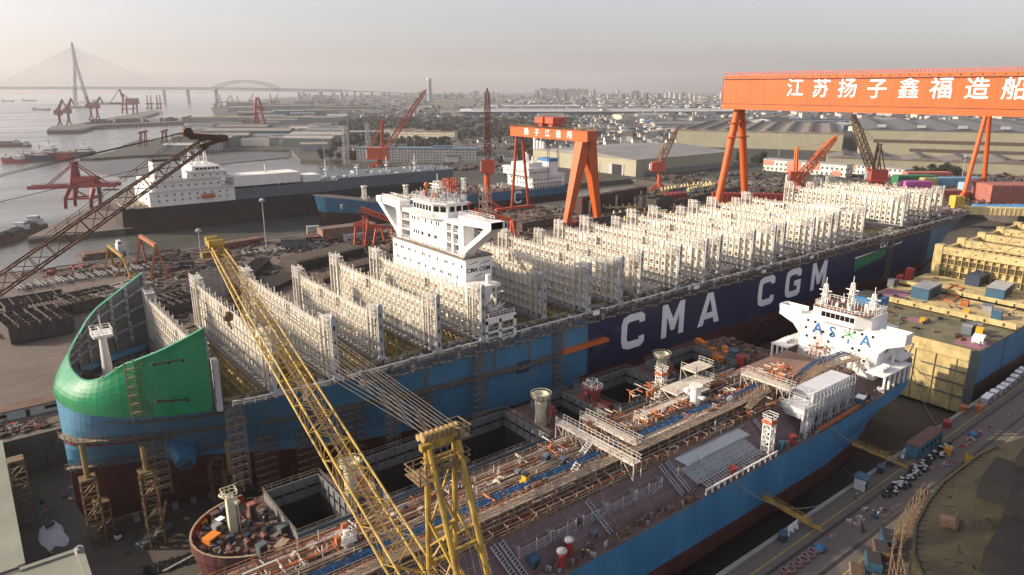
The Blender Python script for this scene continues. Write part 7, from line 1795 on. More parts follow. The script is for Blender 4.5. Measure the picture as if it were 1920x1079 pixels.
def hull_block(label, px, py, L, Wd, H, rz, mat=dark, style=0, group=None):
    c = at(px, py); t = thing('steel_block', label, 'steel block', c, rz, group); mb = MB(); rr = random.Random(int(px * 7 + py))
    if style == 0:        # open cells
        mb.box(-L / 2, L / 2, -Wd / 2, Wd / 2, .6, 1.0); mb.box(-L / 2, L / 2, -Wd / 2, Wd / 2, H * .5, H * .5 + .3)
        n = max(2, int(L / 3))
        for k in range(n + 1): x = -L / 2 + L * k / n; mb.box(x - .12, x + .12, -Wd / 2, Wd / 2, .6, H * rr.uniform(.8, 1))
        n = max(2, int(Wd / 4))
        for k in range(n + 1): y = -Wd / 2 + Wd * k / n; mb.box(-L / 2, L / 2, y - .12, y + .12, .6, H * rr.uniform(.8, .97))
    elif style == 1:      # closed plate with openings in the top
        mb.box(-L / 2, L / 2, -Wd / 2, Wd / 2, .6, H - .4); n, m_ = 4, 2
        for k in range(n + 1): x = -L / 2 + L * k / n; mb.box(x - .5, x + .5, -Wd / 2, Wd / 2, H - .4, H)
        for k in range(m_ + 1): y = -Wd / 2 + Wd * k / m_; mb.box(-L / 2, L / 2, y - .6, y + .6, H - .4, H + .02)
    else:                 # stiffened flat panel stack
        for k in range(max(1, int(H / .9))): mb.obox((0, 0, .4 + k * .9), L * rr.uniform(.85, 1), Wd * rr.uniform(.85, 1), .3, rr.uniform(-.03, .03)); 
        for k in range(int(L / 1.5)): mb.box(-L / 2 + k * 1.5, -L / 2 + k * 1.5 + .15, -Wd * .42, Wd * .42, .3, H)
    mb.build('plating', mat, t, world=False)
    mb = MB()
    for k in range(int(L / 4) + 2):
        x = -L / 2 + .5 + k * (L - 1) / (int(L / 4) + 1)
        for s in (-1, 1): mb.box(x - .4, x + .4, s * Wd * .4 - .4, s * Wd * .4 + .4, 0, .62)
    mb.build('support', dk4 if px > 1700 else concr, t, world=False)
    mb = MB()
    for k in range(int(L * Wd / 32)):
        x, y = rr.uniform(-L / 2, L / 2), rr.uniform(-Wd / 2, Wd / 2); a = rr.uniform(0, 3)
        if style == 1: mb.bar((x, y, H), (x + 1.5 * math.cos(a), y + 1.5 * math.sin(a), H + .2), .12)
        else: mb.bar((x, y, H * .9), (x + 2 * math.cos(a), y + 2 * math.sin(a), H + rr.uniform(0, .6)), .16)
    mb.rail([(-L / 2, -Wd / 2, H * .95), (L / 2, -Wd / 2, H * .95)], 1.0, 1.6, .09)
    mb.build('stiffener', dk4, t, world=False); return t
dk3 = M('block_dark_primer', (.055, .046, .042), .75, var=.5, scale=.5, rust=.3, rustcol=(.12, .07, .045)); dk4 = M('block_brown_primer', (.085, .062, .052), .75, var=.5, scale=.4, rust=.3)
gp = M('block_grey_primer', (.28, .25, .22), .7, var=.3, rust=.2, rustcol=(.15, .1, .07))
for a in (('dark cellular hull block standing alone nearest to the green bow', 66, 622, 20, 24, 7, .15, dk3, 0), ('dark hull block behind the one nearest to the green bow', 68, 578, 22, 12, 5, .1, dk3, 0),
          ('long dark frame of stacked girders left of the green bow', 128, 585, 24, 12, 5, .2, dk4, 2), ('dark girder stack with pale struts behind the foremast', 170, 572, 20, 18, 6, .25, dk3, 0),
          ('grey block with six openings in its top near the yellow frame gantry', 226, 560, 24, 13, 5, .55, gp, 1), ('dark wide hull block behind the port tip of the bow shield', 318, 580, 22, 20, 5, .2, dk3, 0),
          ('rusty leaning frame between the grey block and the girder stacks', 200, 566, 22, 5, 4, .9, M('rust_frame', (.18, .11, .06), .8), 2), ('grey sided dark block left of the yellow crane boom head', 408, 545, 26, 16, 9, .95, gp, 0),
          ('dark hull block in front of the first lashing bridges on the yard', 432, 600, 22, 18, 5, .4, dk3, 0), ('long dark panel stack right of the yellow boom head', 470, 518, 46, 9, 4, .95, dk3, 2),
          ('dark rack with a pale plate on it behind the second bay', 520, 535, 30, 12, 3, .6, dk3, 2), ('flat dark tarpaulin covered stack in the middle of the yard', 610, 492, 44, 17, 6, .25, dk3, 2),
          ('low dark plate rack behind the third bay', 640, 520, 26, 10, 3, .2, dk4, 2), ('dark rack beside the orange truss gantry', 700, 500, 30, 12, 4, .2, dk3, 2), ('dark panel rack in front of the tower crane', 880, 430, 40, 14, 6, .1, dk3, 0),
          ('dark block heap next to the small gantry leg', 1000, 425, 34, 14, 6, .1, dk4, 0), ('dark triangular bow block lying right of the small gantry', 1225, 392, 22, 20, 11, .1, dk3, 0),
          ('red painted block beside the dark triangular one', 1262, 374, 22, 10, 5, .0, redp, 1)):
    hull_block(*a)
def frame_row(label, a, b2, n, Wd, mat=greyp):
    p, q = at(*a), at(*b2); d = (q - p); L = d.length; t = thing('pipe_rack', label, 'rack', (p + q) / 2, math.atan2(d.y, d.x)); mb = MB()
    for k in range(n): 
        x = -L / 2 + L * k / (n - 1); mb.bar((x, -Wd / 2, 1.6), (x, Wd / 2, 1.6), .28); mb.bar((x, -Wd / 2, 0), (x, -Wd / 2, 2.2), .25); mb.bar((x, Wd / 2, 0), (x, Wd / 2, 2.2), .25)
        if k % 3 == 0: mb.bar((x + 1, -Wd * .8, 1.9), (x + 1, Wd * .9, 1.9), .3)
    for y in (-Wd / 2, 0, Wd / 2): mb.bar((-L / 2, y, 1.3), (L / 2, y, 1.3), .2)
    mb.build('frame', mat, t, world=False); mb = MB()
    for k in range(n * 2): x = r7.uniform(-L / 2, L / 2); mb.bar((x, r7.uniform(-Wd, Wd) * .5, .5), (x + r7.uniform(2, 6), r7.uniform(-Wd, Wd) * .5, .6), .4)
    mb.build('stored_pipe', dark, t, world=False)
frame_row('long row of pale pipe frames along the yard road by the basin', (30, 545), (285, 502), 22, 9)
frame_row('row of dark pipe racks at the far left behind the hull blocks', (5, 610), (45, 572), 7, 8, scaf)
frame_row('row of thin grey racks right of the yellow boom head', (455, 480), (540, 470), 8, 6, greyp)
def lamp(label, px, py, top, group=None):
    c = at(px, py); e = atd(px - 2, top, c); t = thing('lamp_mast', label, 'lamp mast', c, group=group); mb = MB(); mb.tube((c.x, c.y, 0), (c.x, c.y, e.z), .38, .2, 8); mb.build('pole', lgrey, t)
    mb = MB(); mb.lathe((c.x, c.y, e.z), [(1.4, 0), (1.5, .5), (.5, 1.1)], 10)
    for k in range(6): mb.box(c.x + 1.3 * math.cos(k) - .3, c.x + 1.3 * math.cos(k) + .3, c.y + 1.3 * math.sin(k) - .3, c.y + 1.3 * math.sin(k) + .3, e.z - .5, e.z)
    mb.build('lamp_head', lgrey, t)
for a in (('tall lamp mast on the basin quay in front of the black hull', 500, 468, 376), ('dark lamp mast by the basin quay near the yellow boom head', 378, 484, 433), ('slim lamp mast beyond the moored carrier near the pond', 609, 305, 255), ('lamp mast at the left end of the pale tank cover', 656, 300, 200),
          ('lamp mast between the luffing crane and the tower crane', 778, 300, 262), ('lamp mast left of the small gantry girder', 1052, 232, 214), ('tall lamp mast behind the grey green hall', 1170, 262, 240), ('lamp mast at the left end of the brown ridged hall', 1460, 292, 254), ('lamp mast in front of the long olive hall', 1803, 338, 294), ('lamp mast behind the strong red crane', 1571, 235, 214)):
    lamp(*a)
for (px, py, top, lab) in ((650, 308, 236, 'grey lattice mast beside the bow of the moored carrier'), (692, 300, 232, 'slim lattice mast left of the luffing crane')):
    c = at(px, py); e = atd(px, top, c); t = thing('lattice_mast', lab, 'mast', c); mb = MB(); mb.lattice((c.x, c.y, 0), (c.x, c.y, e.z), 6, 4, 10, .5, .3, rings=True); mb.build('tower', greyp, t)
def hut(label, px, py, L, Wd, H, rz, wall, roof, name='site_hut', group=None):
    return simple(name, label, 'hut', at(px, py), [('wall', wall, [(-L / 2, L / 2, -Wd / 2, Wd / 2, 0, H)]), ('roof', roof, [(-L / 2 - .3, L / 2 + .3, -Wd / 2 - .3, Wd / 2 + .3, H, H + .3)]), ('door', dark, [(-.5, .5, -Wd / 2 - .04, -Wd / 2, 0, 2.1)]), ('window', glass, [(L * .2, L * .36, -Wd / 2 - .04, -Wd / 2, 1, 2), (-L * .4, -L * .24, -Wd / 2 - .04, -Wd / 2, 1, 2)])], rz, group)
bw_ = M('dusty_white_wall', (.55, .53, .5), .7, var=.25)
hut('white walled hut with brown roof on the basin quay', 600, 452, 12, 7, 4, -.5, bw_, brown); hut('brown hut beside the white walled one on the basin quay', 584, 456, 9, 6, 4, -.5, rustm, brown)
hut('small grey hut at the quay edge behind the white walled hut', 587, 440, 7, 4, 5, -.3, lgrey, greyp); hut('dark green container hut on the yard by the quay road', 552, 468, 13, 7, 6, -.5, greyn, dark)
hut('long rust coloured shed with a mural end wall by the orange truss gantry', 652, 448, 34, 9, 8, -.05, M('rust_wall', (.24, .14, .10), .8), M('rust_roof', (.17, .12, .1), .8), 'shed')
hut('white container office in front of the rust coloured shed', 664, 452, 12, 4, 4, -.05, bw_, lgrey); hut('low dark red barge like shed on the quay edge', 445, 462, 30, 6, 3, .15, fredp, rustm, 'shed')
hut('long dusty shed below the dock edge left of the green bow', 52, 775, 20, 5, 2.6, .0, bw_, rustm, 'shed')
racks = []
for k in range(3):
    t = thing('steel_rack', 'low rack of dark steel sections in the stockyard', 'rack', (0, 0, 0), 0, 'stockyard racks'); mb = MB(); rr = random.Random(40 + k)
    L, Wd = ((22, 9), (16, 12), (30, 7))[k]
    for j in range(8 + 4 * k): x, y = rr.uniform(-L / 2, L / 2), rr.uniform(-Wd / 2, Wd / 2); mb.obox((x, y, rr.uniform(0, 1.4)), rr.uniform(3, 9), rr.uniform(.6, 3), rr.uniform(.4, 2.2), rr.choice((0, 0, 1.57)))
    mb.build('stored_steel', [dk3, dk4, greyn][k], t, world=False); mb = MB()
    for j in range(9): x, y = rr.uniform(-L / 2, L / 2), rr.uniform(-Wd / 2, Wd / 2); mb.bar((x, y, 0), (x, y, rr.uniform(2, 4.5)), .3); mb.bar((x, y, 2), (x + rr.uniform(2, 6), y, 2.2), .25)
    mb.build('post', [greyp, rustm, scaf][k], t, world=False); racks.append(t)
zones = [(1225, 1420, 326, 372, 60, .1), (1400, 1480, 345, 362, 12, .1), (560, 700, 425, 470, 10, .9), (700, 960, 292, 335, 34, .1), (760, 905, 385, 455, 22, .1), (960, 1110, 392, 430, 10, .1), (1660, 1800, 338, 372, 34, .1), (1800, 1920, 325, 360, 30, .1), (0, 60, 560, 640, 5, .7), (250, 420, 470, 505, 10, .9), (1120, 1340, 395, 425, 16, 0), (470, 700, 236, 262, 26, 0), (1440, 1700, 318, 350, 18, .1)]
used = [False] * 3; i = 0
for (x0, x1, y0, y1, n, rz) in zones:
    for k in range(n):
        c = at(r7.uniform(x0, x1), r7.uniform(y0, y1))
        if DX0 - 2 < c.x < DX1 and DY0 - 3 < c.y < DY1 + 12: continue
        if (417 - 6 < c.y < 560 and c.x < 545) or (c.y < 1000 and 540 < c.x < 720 and 470 < c.y < 660): continue
        if c.y > 417 and c.x < 440 and c.y < 700: continue
        j = i % 3; put(racks[j], not used[j], c, rz + r7.choice((0, 1.57)) + r7.uniform(-.1, .1), sc=r7.uniform(.6, 1.15)); used[j] = True; i += 1
for k in range(3):
    if not used[k]: put(racks[k], True, at(1300 + 20 * k, 350))
mb = MB()
for k in range(4000):
    z_ = r7.choice(((380, 760, 440, 520), (0, 420, 470, 520), (0, 110, 800, 835), (560, 1000, 380, 460), (700, 1000, 300, 420), (1000, 1450, 330, 425), (1430, 1920, 320, 395), (1650, 1920, 360, 400), (250, 520, 520, 620)))
    c = at(r7.uniform(z_[0], z_[1]), r7.uniform(z_[2], z_[3]))
    if DX0 - 2 < c.x < DX1 and DY0 - 2 < c.y < DY1 + 3: continue
    if c.y > 411 and c.x < 540: continue
    s_ = min(2.2, c.length / 230)
    if r7.random() < .5: mb.obox(c, r7.uniform(.4, 2.4) * s_, r7.uniform(.3, 1.4) * s_, r7.uniform(.2, 1.1) * s_, r7.choice((.15, .15, 1.72, .9)) + r7.uniform(-.06, .06), mi=r7.choice((0, 0, 0, 0, 1, 1, 5, 0, 1, 4)))
    else:
        a = r7.choice((.9, 2.4, 0, 1.57)) + r7.uniform(-.2, .2); L = r7.uniform(1.5, 7) * s_; mb.bar(c + Vector((0, 0, .3)), c + Vector((L * math.cos(a), L * math.sin(a), .3 + r7.uniform(0, .5))), r7.uniform(.15, .35) * s_, mi=r7.choice((0, 0, 0, 1, 1, 5)))
mb.build('scrap', [dk3, rustm, lgrey, creamp, fredp, scaf], kind='stuff')
def wall_thing(name, label, a, b2, H, T, mat, post=None, n=12, z0=0):
    p, q = at(*a), at(*b2); d = q - p; L = d.length; t = thing(name, label, 'wall', (p + q) / 2, math.atan2(d.y, d.x)); mb = MB(); mb.box(-L / 2, L / 2, -T / 2, T / 2, z0, H)
    for k in range(n): x = -L / 2 + L * k / (n - 1); mb.box(x - .5, x + .5, -T / 2 - .6, T / 2 + .6, z0, H)
    mb.build('panel', mat, t, world=False)
    if post:
        mb = MB()
        for k in range(3): x = -L * .4 + L * .4 * k; mb.box(x - 1, x + 1, -T / 2 - 1.2, -T / 2 - .6, z0, H * .8); mb.box(x - 1, x + 1, T / 2 + .6, T / 2 + 1.2, z0, H * .8)
        mb.build('marker_post', post, t, world=False)
wall_thing('dock_gate', 'dark red ribbed dock gate wall with pale marker posts behind the small gantry', (1085, 402), (1205, 378), 12, 5, M('dark_red_wall', (.075, .03, .03), .7, rust=.3), creamp, 22)
wall_thing('dock_gate', 'bright red gate wall at the foot of the big gantry leg', (1335, 385), (1470, 388), 10, 6, M('gate_red', (.33, .045, .035), .6), None, 16)
wall_thing('retaining_wall', 'long dark retaining wall between the cream beams and the red gate', (1110, 425), (1400, 356), 5, 1.5, dk4, None, 20)
for k, (a, b2) in enumerate((((1130, 395), (1225, 392)), ((1150, 408), (1250, 400)), ((1170, 418), (1290, 405)), ((1190, 388), (1290, 396)), ((1240, 362), (1300, 352)), ((1290, 362), (1340, 350)), ((1300, 352), (1345, 348)), ((1340, 398), (1400, 380)))):
    p, q = at(*a), at(*b2); d = q - p; L = d.length; t = thing('cradle_beam', 'cream slipway cradle beam with stub posts behind the lashing bridges', 'beam', (p + q) / 2, math.atan2(d.y, d.x), 'slipway cradle beams'); mb = MB(); mb.box(-L / 2, L / 2, -1.2, 1.2, .3, 2.6)
    mb.build('beam', cream, t, world=False); mb = MB()
    for j in range(int(L / 5)): mb.box(-L / 2 + j * 5, -L / 2 + j * 5 + 1, -.6, .6, 2.6, 4.6)
    mb.build('stub_post', cream, t, world=False)
def pbox(name, label, cat, px, py, L, Wd, H, rz, mat, ribs=True, lidmat=None):
    t = thing(name, label, cat, at(px, py), RZR + rz); mb = MB(); mb.box(-L / 2, L / 2, -Wd / 2, Wd / 2, 0, H); mb.build('wall', mat, t, world=False)
    mb = MB(); mb.prismx([(-Wd / 2 - .3, H), (Wd / 2 + .3, H), (0, H + Wd * .12)], -L / 2 - .3, L / 2 + .3) if lidmat else mb.box(-L / 2 + .5, L / 2 - .5, -Wd / 2 + .5, Wd / 2 - .5, H, H + .4)
    mb.build('roof', lidmat or mat, t, world=False)
    if ribs:
        mb = MB()
        for k in range(int(L / 3) + 1): mb.box(-L / 2 + k * 3, -L / 2 + k * 3 + .3, -Wd / 2 - .25, -Wd / 2, 0, H)
        mb.build('rib', mat, t, world=False)
for a in (('paint_shelter', 'green sided paint shelter near the strong red crane', 'shelter', 1712, 350, 36, 12, 10, 0, M('shelter_green', (.03, .16, .07), .7)), ('paint_shelter', 'salmon roofed shelter behind the green sided one', 'shelter', 1735, 345, 42, 10, 11, 0, M('salmon_sheet', (.50, .17, .13), .7)),
          ('hull_block', 'magenta primed block in front of the green shelter', 'steel block', 1716, 357, 24, 10, 8, 0, M('magenta_primer', (.48, .12, .38), .7)), ('hull_block', 'olive yellow block beside the magenta primed one', 'steel block', 1738, 353, 12, 8, 9, 0, M('olive_yellow', (.45, .40, .14), .7)),
          ('hull_block', 'pale yellow small block left of the magenta primed one', 'steel block', 1693, 355, 14, 8, 5, 0, creamp), ('hull_block', 'dark brown heap like block below the magenta one', 'steel block', 1702, 366, 30, 10, 4, 0, dk4),
          ('office_container', 'blue and white container block left of the far gantry legs', 'container', 1782, 352, 50, 8, 9, 0, M('container_blue_white', (.20, .40, .56), .6)), ('office_container', 'pale blue container block between the far gantry legs', 'container', 1842, 360, 40, 8, 8, 0, M('container_pale_blue', (.30, .45, .58), .6)),
          ('hull_block', 'large salmon brown block at the far right behind the cream section', 'steel block', 1895, 378, 50, 24, 14, 0, M('salmon_brown', (.36, .13, .10), .7)), ('paint_shelter', 'sky blue flat roof by the cream hull section', 'shelter', 1890, 398, 44, 18, 4, 0, M('sky_blue_roof', (.06, .30, .60), .6)),
          ('hull_block', 'yellow scaffold clad tower block at the stern of the container ship', 'steel block', 1790, 402, 7, 7, 13, 0, M('yellow_block', (.55, .38, .05), .7)), ('office_container', 'pale blue container beside the yellow scaffold clad block', 'container', 1776, 400, 14, 5, 5, 0, M('container_pale_blue', (.3, .45, .58))),
          ('cradle', 'long cream cradle with many posts at the right of the stern', 'cradle', 1845, 402, 66, 6, 5, -.2, cream), ('hull_block', 'rusty trestle stack in front of the blue containers', 'steel block', 1755, 368, 40, 10, 5, 0, M('trestle_rust', (.30, .12, .09), .8))):
    pbox(*a)
def prop(label, base, toplat, tip, w=3.0, mat=None, base_z=-10.5, group='lattice support towers on the dock floor'):
    c = at(*base, base_z); z1 = atd(*toplat, c).z; z2 = atd(*tip, c).z; t = thing('support_tower', label, 'support tower', c, group=group); mb = MB(); mb.lattice((c.x, c.y, base_z), (c.x, c.y, z1), w, w, max(4, int((z1 - base_z) / 2.6)), .3, .2, rings=True); mb.box(c.x - w * .5, c.x + w * .5, c.y - w * .5, c.y + w * .5, z1, z1 + .25)
    mb.build('lattice', mat or M('tower_ochre', (.19, .13, .065), .6, rust=.4), t)
    if z2 > z1 + 1:
        mb = MB(); mb.tube((c.x, c.y, z1 + .3), (c.x, c.y, z2), .55, n=10); mb.build('prop_tube', M('prop_ochre', (.30, .20, .08), .6, rust=.2), t)
for (lab, b_, l_, t_) in (('ochre lattice support tower with prop under the stem of the green bow', (187, 1020), (165, 897), (153, 832)), ('ochre lattice support tower with prop right of the stem, below the scaffold', (296, 1020), (287, 882), (281, 838)), ('ochre lattice support tower with prop beside the bow of the half built ship', (441, 960), (437, 884), (430, 826)),
                          ('free standing ochre lattice tower left of the bow mast', (415, 950), (409, 858), (409, 857)), ('grey lattice support tower with prop behind the yellow boom', (560, 915), (557, 862), (555, 806)), ('short lattice tower behind the one under the stem', (200, 1000), (194, 940), (194, 939)),
                          ('rusty lattice support tower against the dock wall at the far left', (55, 985), (28, 862), (27, 861)), ('lattice support tower behind the yellow boom at the hull side', (735, 845), (733, 812), (733, 800))):
    prop(lab, b_, l_, t_, 3.0, None, -10.5, None)
def scaffold(label, X, z0, z1, wx=4, wy=1.6, mat=None, group=None):
    ys = CY - hb(X, min(z1, DK)) - .3 - wy; c = Vector((X, ys + wy / 2, z0)); t = thing('scaffold_tower', label, 'scaffold', c, group=group); mb = MB()
    for dx in (0, wx / 2, wx):
        for dy in (0, wy): mb.bar((X + dx - wx / 2, ys + dy, z0), (X + dx - wx / 2, ys + dy, z1), .14)
    n = int((z1 - z0) / 1.9)
    for k in range(n):
        z = z0 + (k + 1) * 1.9
        for dy in (0, wy): mb.bar((X - wx / 2, ys + dy, z), (X + wx / 2, ys + dy, z), .11); mb.bar((X - wx / 2, ys + dy, z + .9), (X + wx / 2, ys + dy, z + .9), .08)
        mb.bar((X - wx / 2, ys, z), (X + wx / 2, ys, z - 1.9), .09)
    mb.build('frame', mat or scaf, t); mb = MB()
    for k in range(n): mb.box(X - wx / 2, X + wx / 2, ys + wy * .55, ys + wy - .1, z0 + (k + 1) * 1.9 - .08, z0 + (k + 1) * 1.9)
    mb.build('plank_deck', plank, t); return t
rs_ = M('rusty_scaffold', (.16, .12, .08), .7, rust=.3)
scaffold('rusty scaffold tower against the green bow shield', 21.5, 22.5, 35.5, 3.2, 1.6, rs_)
scaffold('grey scaffold tower at the hull just aft of the green bow shield', 38, 3, 22, 3.4)
scaffold('scaffold tower at the blue hull in front of the third bay', 73.5, -4, 22.5, 3.0); scaffold('scaffold tower at the blue hull below the lifeboat station', 99.5, 2, 22.5, 3.0)
scaffold('scaffold tower at the blue hull next to the orange staging', 127.5, 3, 22.5, 2.6); scaffold('lower scaffold tower under the blue bow behind the second prop', 24, 0, 14, 5)
for X_, lb_ in ((47, 'dark scaffold under the blue bow behind the bow mast'), (56, 'dark scaffold under the blue hull beside the first open hold'), (66, 'dark scaffold under the blue hull left of the second open hold'), (84, 'dark scaffold under the blue hull behind the yellow boom foot')): scaffold(lb_, X_, -9, 9 if X_ < 60 else 12, 5, 2.2, rustm)
scaffold('thin scaffold tower at the navy hull right of the green emblem', 331, 2, 22.5, 2.2)
def staging(label, X0, X1, z, w=1.3, mat=None):
    t = thing('hull_staging', label, 'staging', (X0, CY - hb(X0, z), z)); mb, m2 = MB(), MB(); x = X0; pr_ = None
    while x <= X1:
        y = CY - hb(x, z) - .15; p = Vector((x, y, z)); o = Vector((x - (w if x < 14 else 0), y - w * (1 if x > 12 else .7), z)); 
        if pr_: mb.face([tuple(pr_[0]), tuple(pr_[1]), tuple(o), tuple(p)]); mb.face([tuple(v - Vector((0, 0, .25))) for v in (p, o, pr_[1], pr_[0])]); m2.rail([pr_[1], o], 1.1, 1.5, .09)
        m2.bar(o, o - Vector((0, -w * .8, 1.6)), .14); pr_ = (p, o); x += 1.0 if x < 30 else 2.5
    mb.build('plank_deck', plank, t); m2.build('railing', mat or scaf, t)
staging('curved timber staging round the blue bow below the green shield', 9.2, 44, 14.9); staging('lower timber staging along the red and blue bow', 9.4, 40, 6.6); staging('narrow staging along the blue hull behind the yellow crane', 46, 128, 13.4, 1.0)
proto = None
for k in range(26):
    X = 66 + k * 13.0
    if proto is None:
        t = thing('edge_staging', 'hanging timber staging along the deck edge of the container ship', 'staging', (0, 0, 0), 0, 'staging along the deck edge'); mb = MB(); rr = random.Random(3)
        for j in range(6): x = j * 2.1; zz = -1.2 - (j % 3) * .25; mb.box(x, x + 2.0, -1.35, -.12, zz, zz + .1); mb.box(x, x + 1.8, -1.4, -1.34, zz, zz + .5)
        mb.build('plank_deck', M('weathered_plank', (.27, .22, .18), .8, var=.5, scale=1), t, world=False); mb = MB()
        for j in range(9): x = j * 1.55; mb.bar((x, -1.3, -2.2), (x, -1.3, .9), .1); mb.bar((x, -1.3, -.2), (x, .2, .2), .08); mb.bar((x, -.1, -2.2), (x, -1.3, -1.2), .09)
        for z in (-.6, .2, .8): mb.bar((0, -1.32, z), (12.6, -1.32, z), .08)
        for j in range(14): x = rr.uniform(0, 12); mb.obox((x, rr.uniform(-1.2, -.2), rr.uniform(-1.2, .6)), rr.uniform(.3, 1.3), .4, rr.uniform(.3, 1), 0)
        mb.build('bracket', scaf, t, world=False); proto = t; put(t, True, (X, CY - hb(X, DK), DK))
    else: put(proto, False, (X, CY - hb(X, DK), DK + r7.uniform(-.3, .1)))
for k, (px, py) in enumerate(((1118, 591), (1306, 542), (1432, 512), (1522, 485))):
    c = aty(px, py, CY - 32); simple('notice_board', 'small white notice board hung on the deck edge above the navy hull', 'board', c, [('panel', letw, [(-1.3, 1.3, -.1, .1, 0, 1.1)]), ('bracket', scaf, [(-1.2, -1.1, 0, 1.2, -.8, 0), (1.1, 1.2, 0, 1.2, -.8, 0)])], 0, 'notice boards on the deck edge')
def toolbox(label, c, L, Wd, H, rz, mat, lid=None, group=None, name='tool_box', cat='box'):
    return simple(name, label, cat, c, [('body', mat, [(-L / 2, L / 2, -Wd / 2, Wd / 2, .12, H), (-L / 2, -L / 2 + .15, -Wd / 2, Wd / 2, 0, .12), (L / 2 - .15, L / 2, -Wd / 2, Wd / 2, 0, .12)]), ('lid', lid or mat, [(-L / 2 - .06, L / 2 + .06, -Wd / 2 - .06, Wd / 2 + .06, H, H + .12)]), ('door', dark, [(-L * .3, L * .3, -Wd / 2 - .03, -Wd / 2, .3, H * .85)])], rz, group)
og2 = M('orange_tarp', (.72, .22, .02), .7); gb = M('grey_blue_box', (.14, .17, .20), .6)
for a in (('orange tarpaulin covered box on the round red bow', 398, 1020, AD, 2.6, 1.8, 1.6, .5, og2), ('grey cabinet on the round bow next to the cream mast', 420, 965, AD, 1.1, 1, 1.7, .2, gb), ('dark cabinet with pale open lid left of the cream mast', 415, 990, AD, 1.2, 1.1, 1.9, .4, dblue, letw),
          ('brown cabinet on the round bow behind the orange tarpaulin box', 404, 975, AD, 1.5, 1.2, 1.5, .2, rustm), ('small yellow crate at the edge of the round bow', 383, 985, AD, 1, .8, .8, .3, yclean), ('grey cabinet in front of the brown one on the round bow', 408, 998, AD, 1.4, 1.2, 1.6, .4, greyp),
          ('tall brown cabinet at the corner of the first open hold', 474, 975, AD, 1.2, 1.0, 3.4, .1, brown, M('brick_lid', (.4, .14, .1))), ('green box beside the corner of the first hold', 531, 1002, AD, 1.7, 1.3, 1.8, .3, greyn), ('dark green box on the fore deck left of the wooden crate', 492, 1040, 11.65, 1.6, 1.2, 2.0, .3, greyn),
          ('wooden crate on the brown fore deck', 530, 1035, 11.65, 2.4, 1.4, 1.7, .6, plank), ('pair of dark blue boxes, rear one, on the brown fore deck', 538, 1050, 11.65, 1.5, 1.3, 1.9, .3, dblue, gb), ('pair of dark blue boxes, front one, on the brown fore deck', 548, 1066, 11.65, 1.6, 1.3, 2.1, .3, dblue, gb), ('dark blue box with a loose cover at the bottom edge of the fore deck', 518, 1074, 11.65, 1.7, 1.4, 1.8, .5, dblue, lgrey),
          ('dark blue cabinet on the trunk deck by the white inclined ladders', 1024, 872, TZ, 1.4, 1.2, 2.2, .2, dblue, gb), ('dark blue cabinet right beside the valve clusters on the trunk deck', 1056, 878, TZ, 1.4, 1.2, 2.2, .2, dblue, gb), ('small blue cabinet near the yellow machine on the trunk deck', 971, 898, TZ, 1, .9, 1.8, .2, gb),
          ('blue cabinet under the manifold platform', 1155, 822, TZ, 1.6, 1.2, 1.7, .2, dblue), ('blue crate on the far trunk deck before the navy hull', 1375, 672, AD, 3.2, 2.4, 2.6, .3, bluec), ('red brown hut with pointed top on the far deck', 1388, 690, AD, 2.6, 2.4, 3.6, .3, redp), ('dark tarpaulin heap on the far deck right of the manifold', 1393, 722, AD, 3.6, 2.4, 1.4, .3, dark),
          ('blue cabinet on the starboard side deck by the lattice vent tower', 1464, 845, GD, 1.6, 1.2, 2.0, .2, bluec), ('teal tank on the starboard side deck near the raft platform', 1612, 760, 12.2, 2.6, 2, 2.2, .2, bluec, letw), ('blue hut below the port bridge wing', 1455, 680, AD, 2.2, 1.8, 2.2, .2, bluec),
          ('blue welding hut on the starboard side deck near the bottom edge', 1000, 1065, GD, 2.0, 1.6, 2.0, .2, bluec), ('small dark blue roofed stand on the purple slope foot', 1113, 1010, GD, 1.4, 1.0, 1.3, .2, gb)):
    toolbox(a[0], at(a[1], a[2], a[3]), *a[4:])
for k in range(7): px, py = ((1318, 650), (1336, 662), (1343, 672), (1358, 660), (1350, 678), (1310, 645), (1362, 668))[k]; toolbox('orange tarpaulin covered bundle on the far brown deck before the navy hull', at(px, py, AD), 2.2, 1.7, 1.5, r7.uniform(0, 1.5), og2, None, 'orange bundles on the far deck', 'tarp_bundle', 'bundle')
c = at(985, 918, TZ); simple('winch', 'yellow machine with black drum on the brown trunk deck', 'machine', c, [('body', yclean, [(-.9, .9, -.7, .7, 0, 2.0), (-.5, .5, -.5, .5, 2.0, 3.0)]), ('drum', dark, [(-.55, .55, -.55, .55, 3.0, 3.4)]), ('handle', redp, [(-.95, -.9, -.3, .3, .8, 1.4)])], .2)
c = at(758, 1000, TZ - 4.9); simple('winch', 'yellow box machine standing behind the yellow boom on deck', 'machine', c, [('body', yclean, [(-.9, .9, -.8, .8, 0, 1.5)]), ('cover', dark, [(-.5, .5, -.6, .6, 1.5, 2.0)])], .5)
c = at(935, 912, TZ); t = thing('cable_drum', 'pale cable drum lying on the brown trunk deck', 'drum', c, .4); mb = MB(); mb.tube((-.8, 0, .9), (-.6, 0, .9), .9, n=14); mb.tube((.6, 0, .9), (.8, 0, .9), .9, n=14); mb.build('flange', creamp, t, world=False); mb = MB(); mb.tube((-.6, 0, .9), (.6, 0, .9), .6, n=12); mb.build('core', scaf, t, world=False)
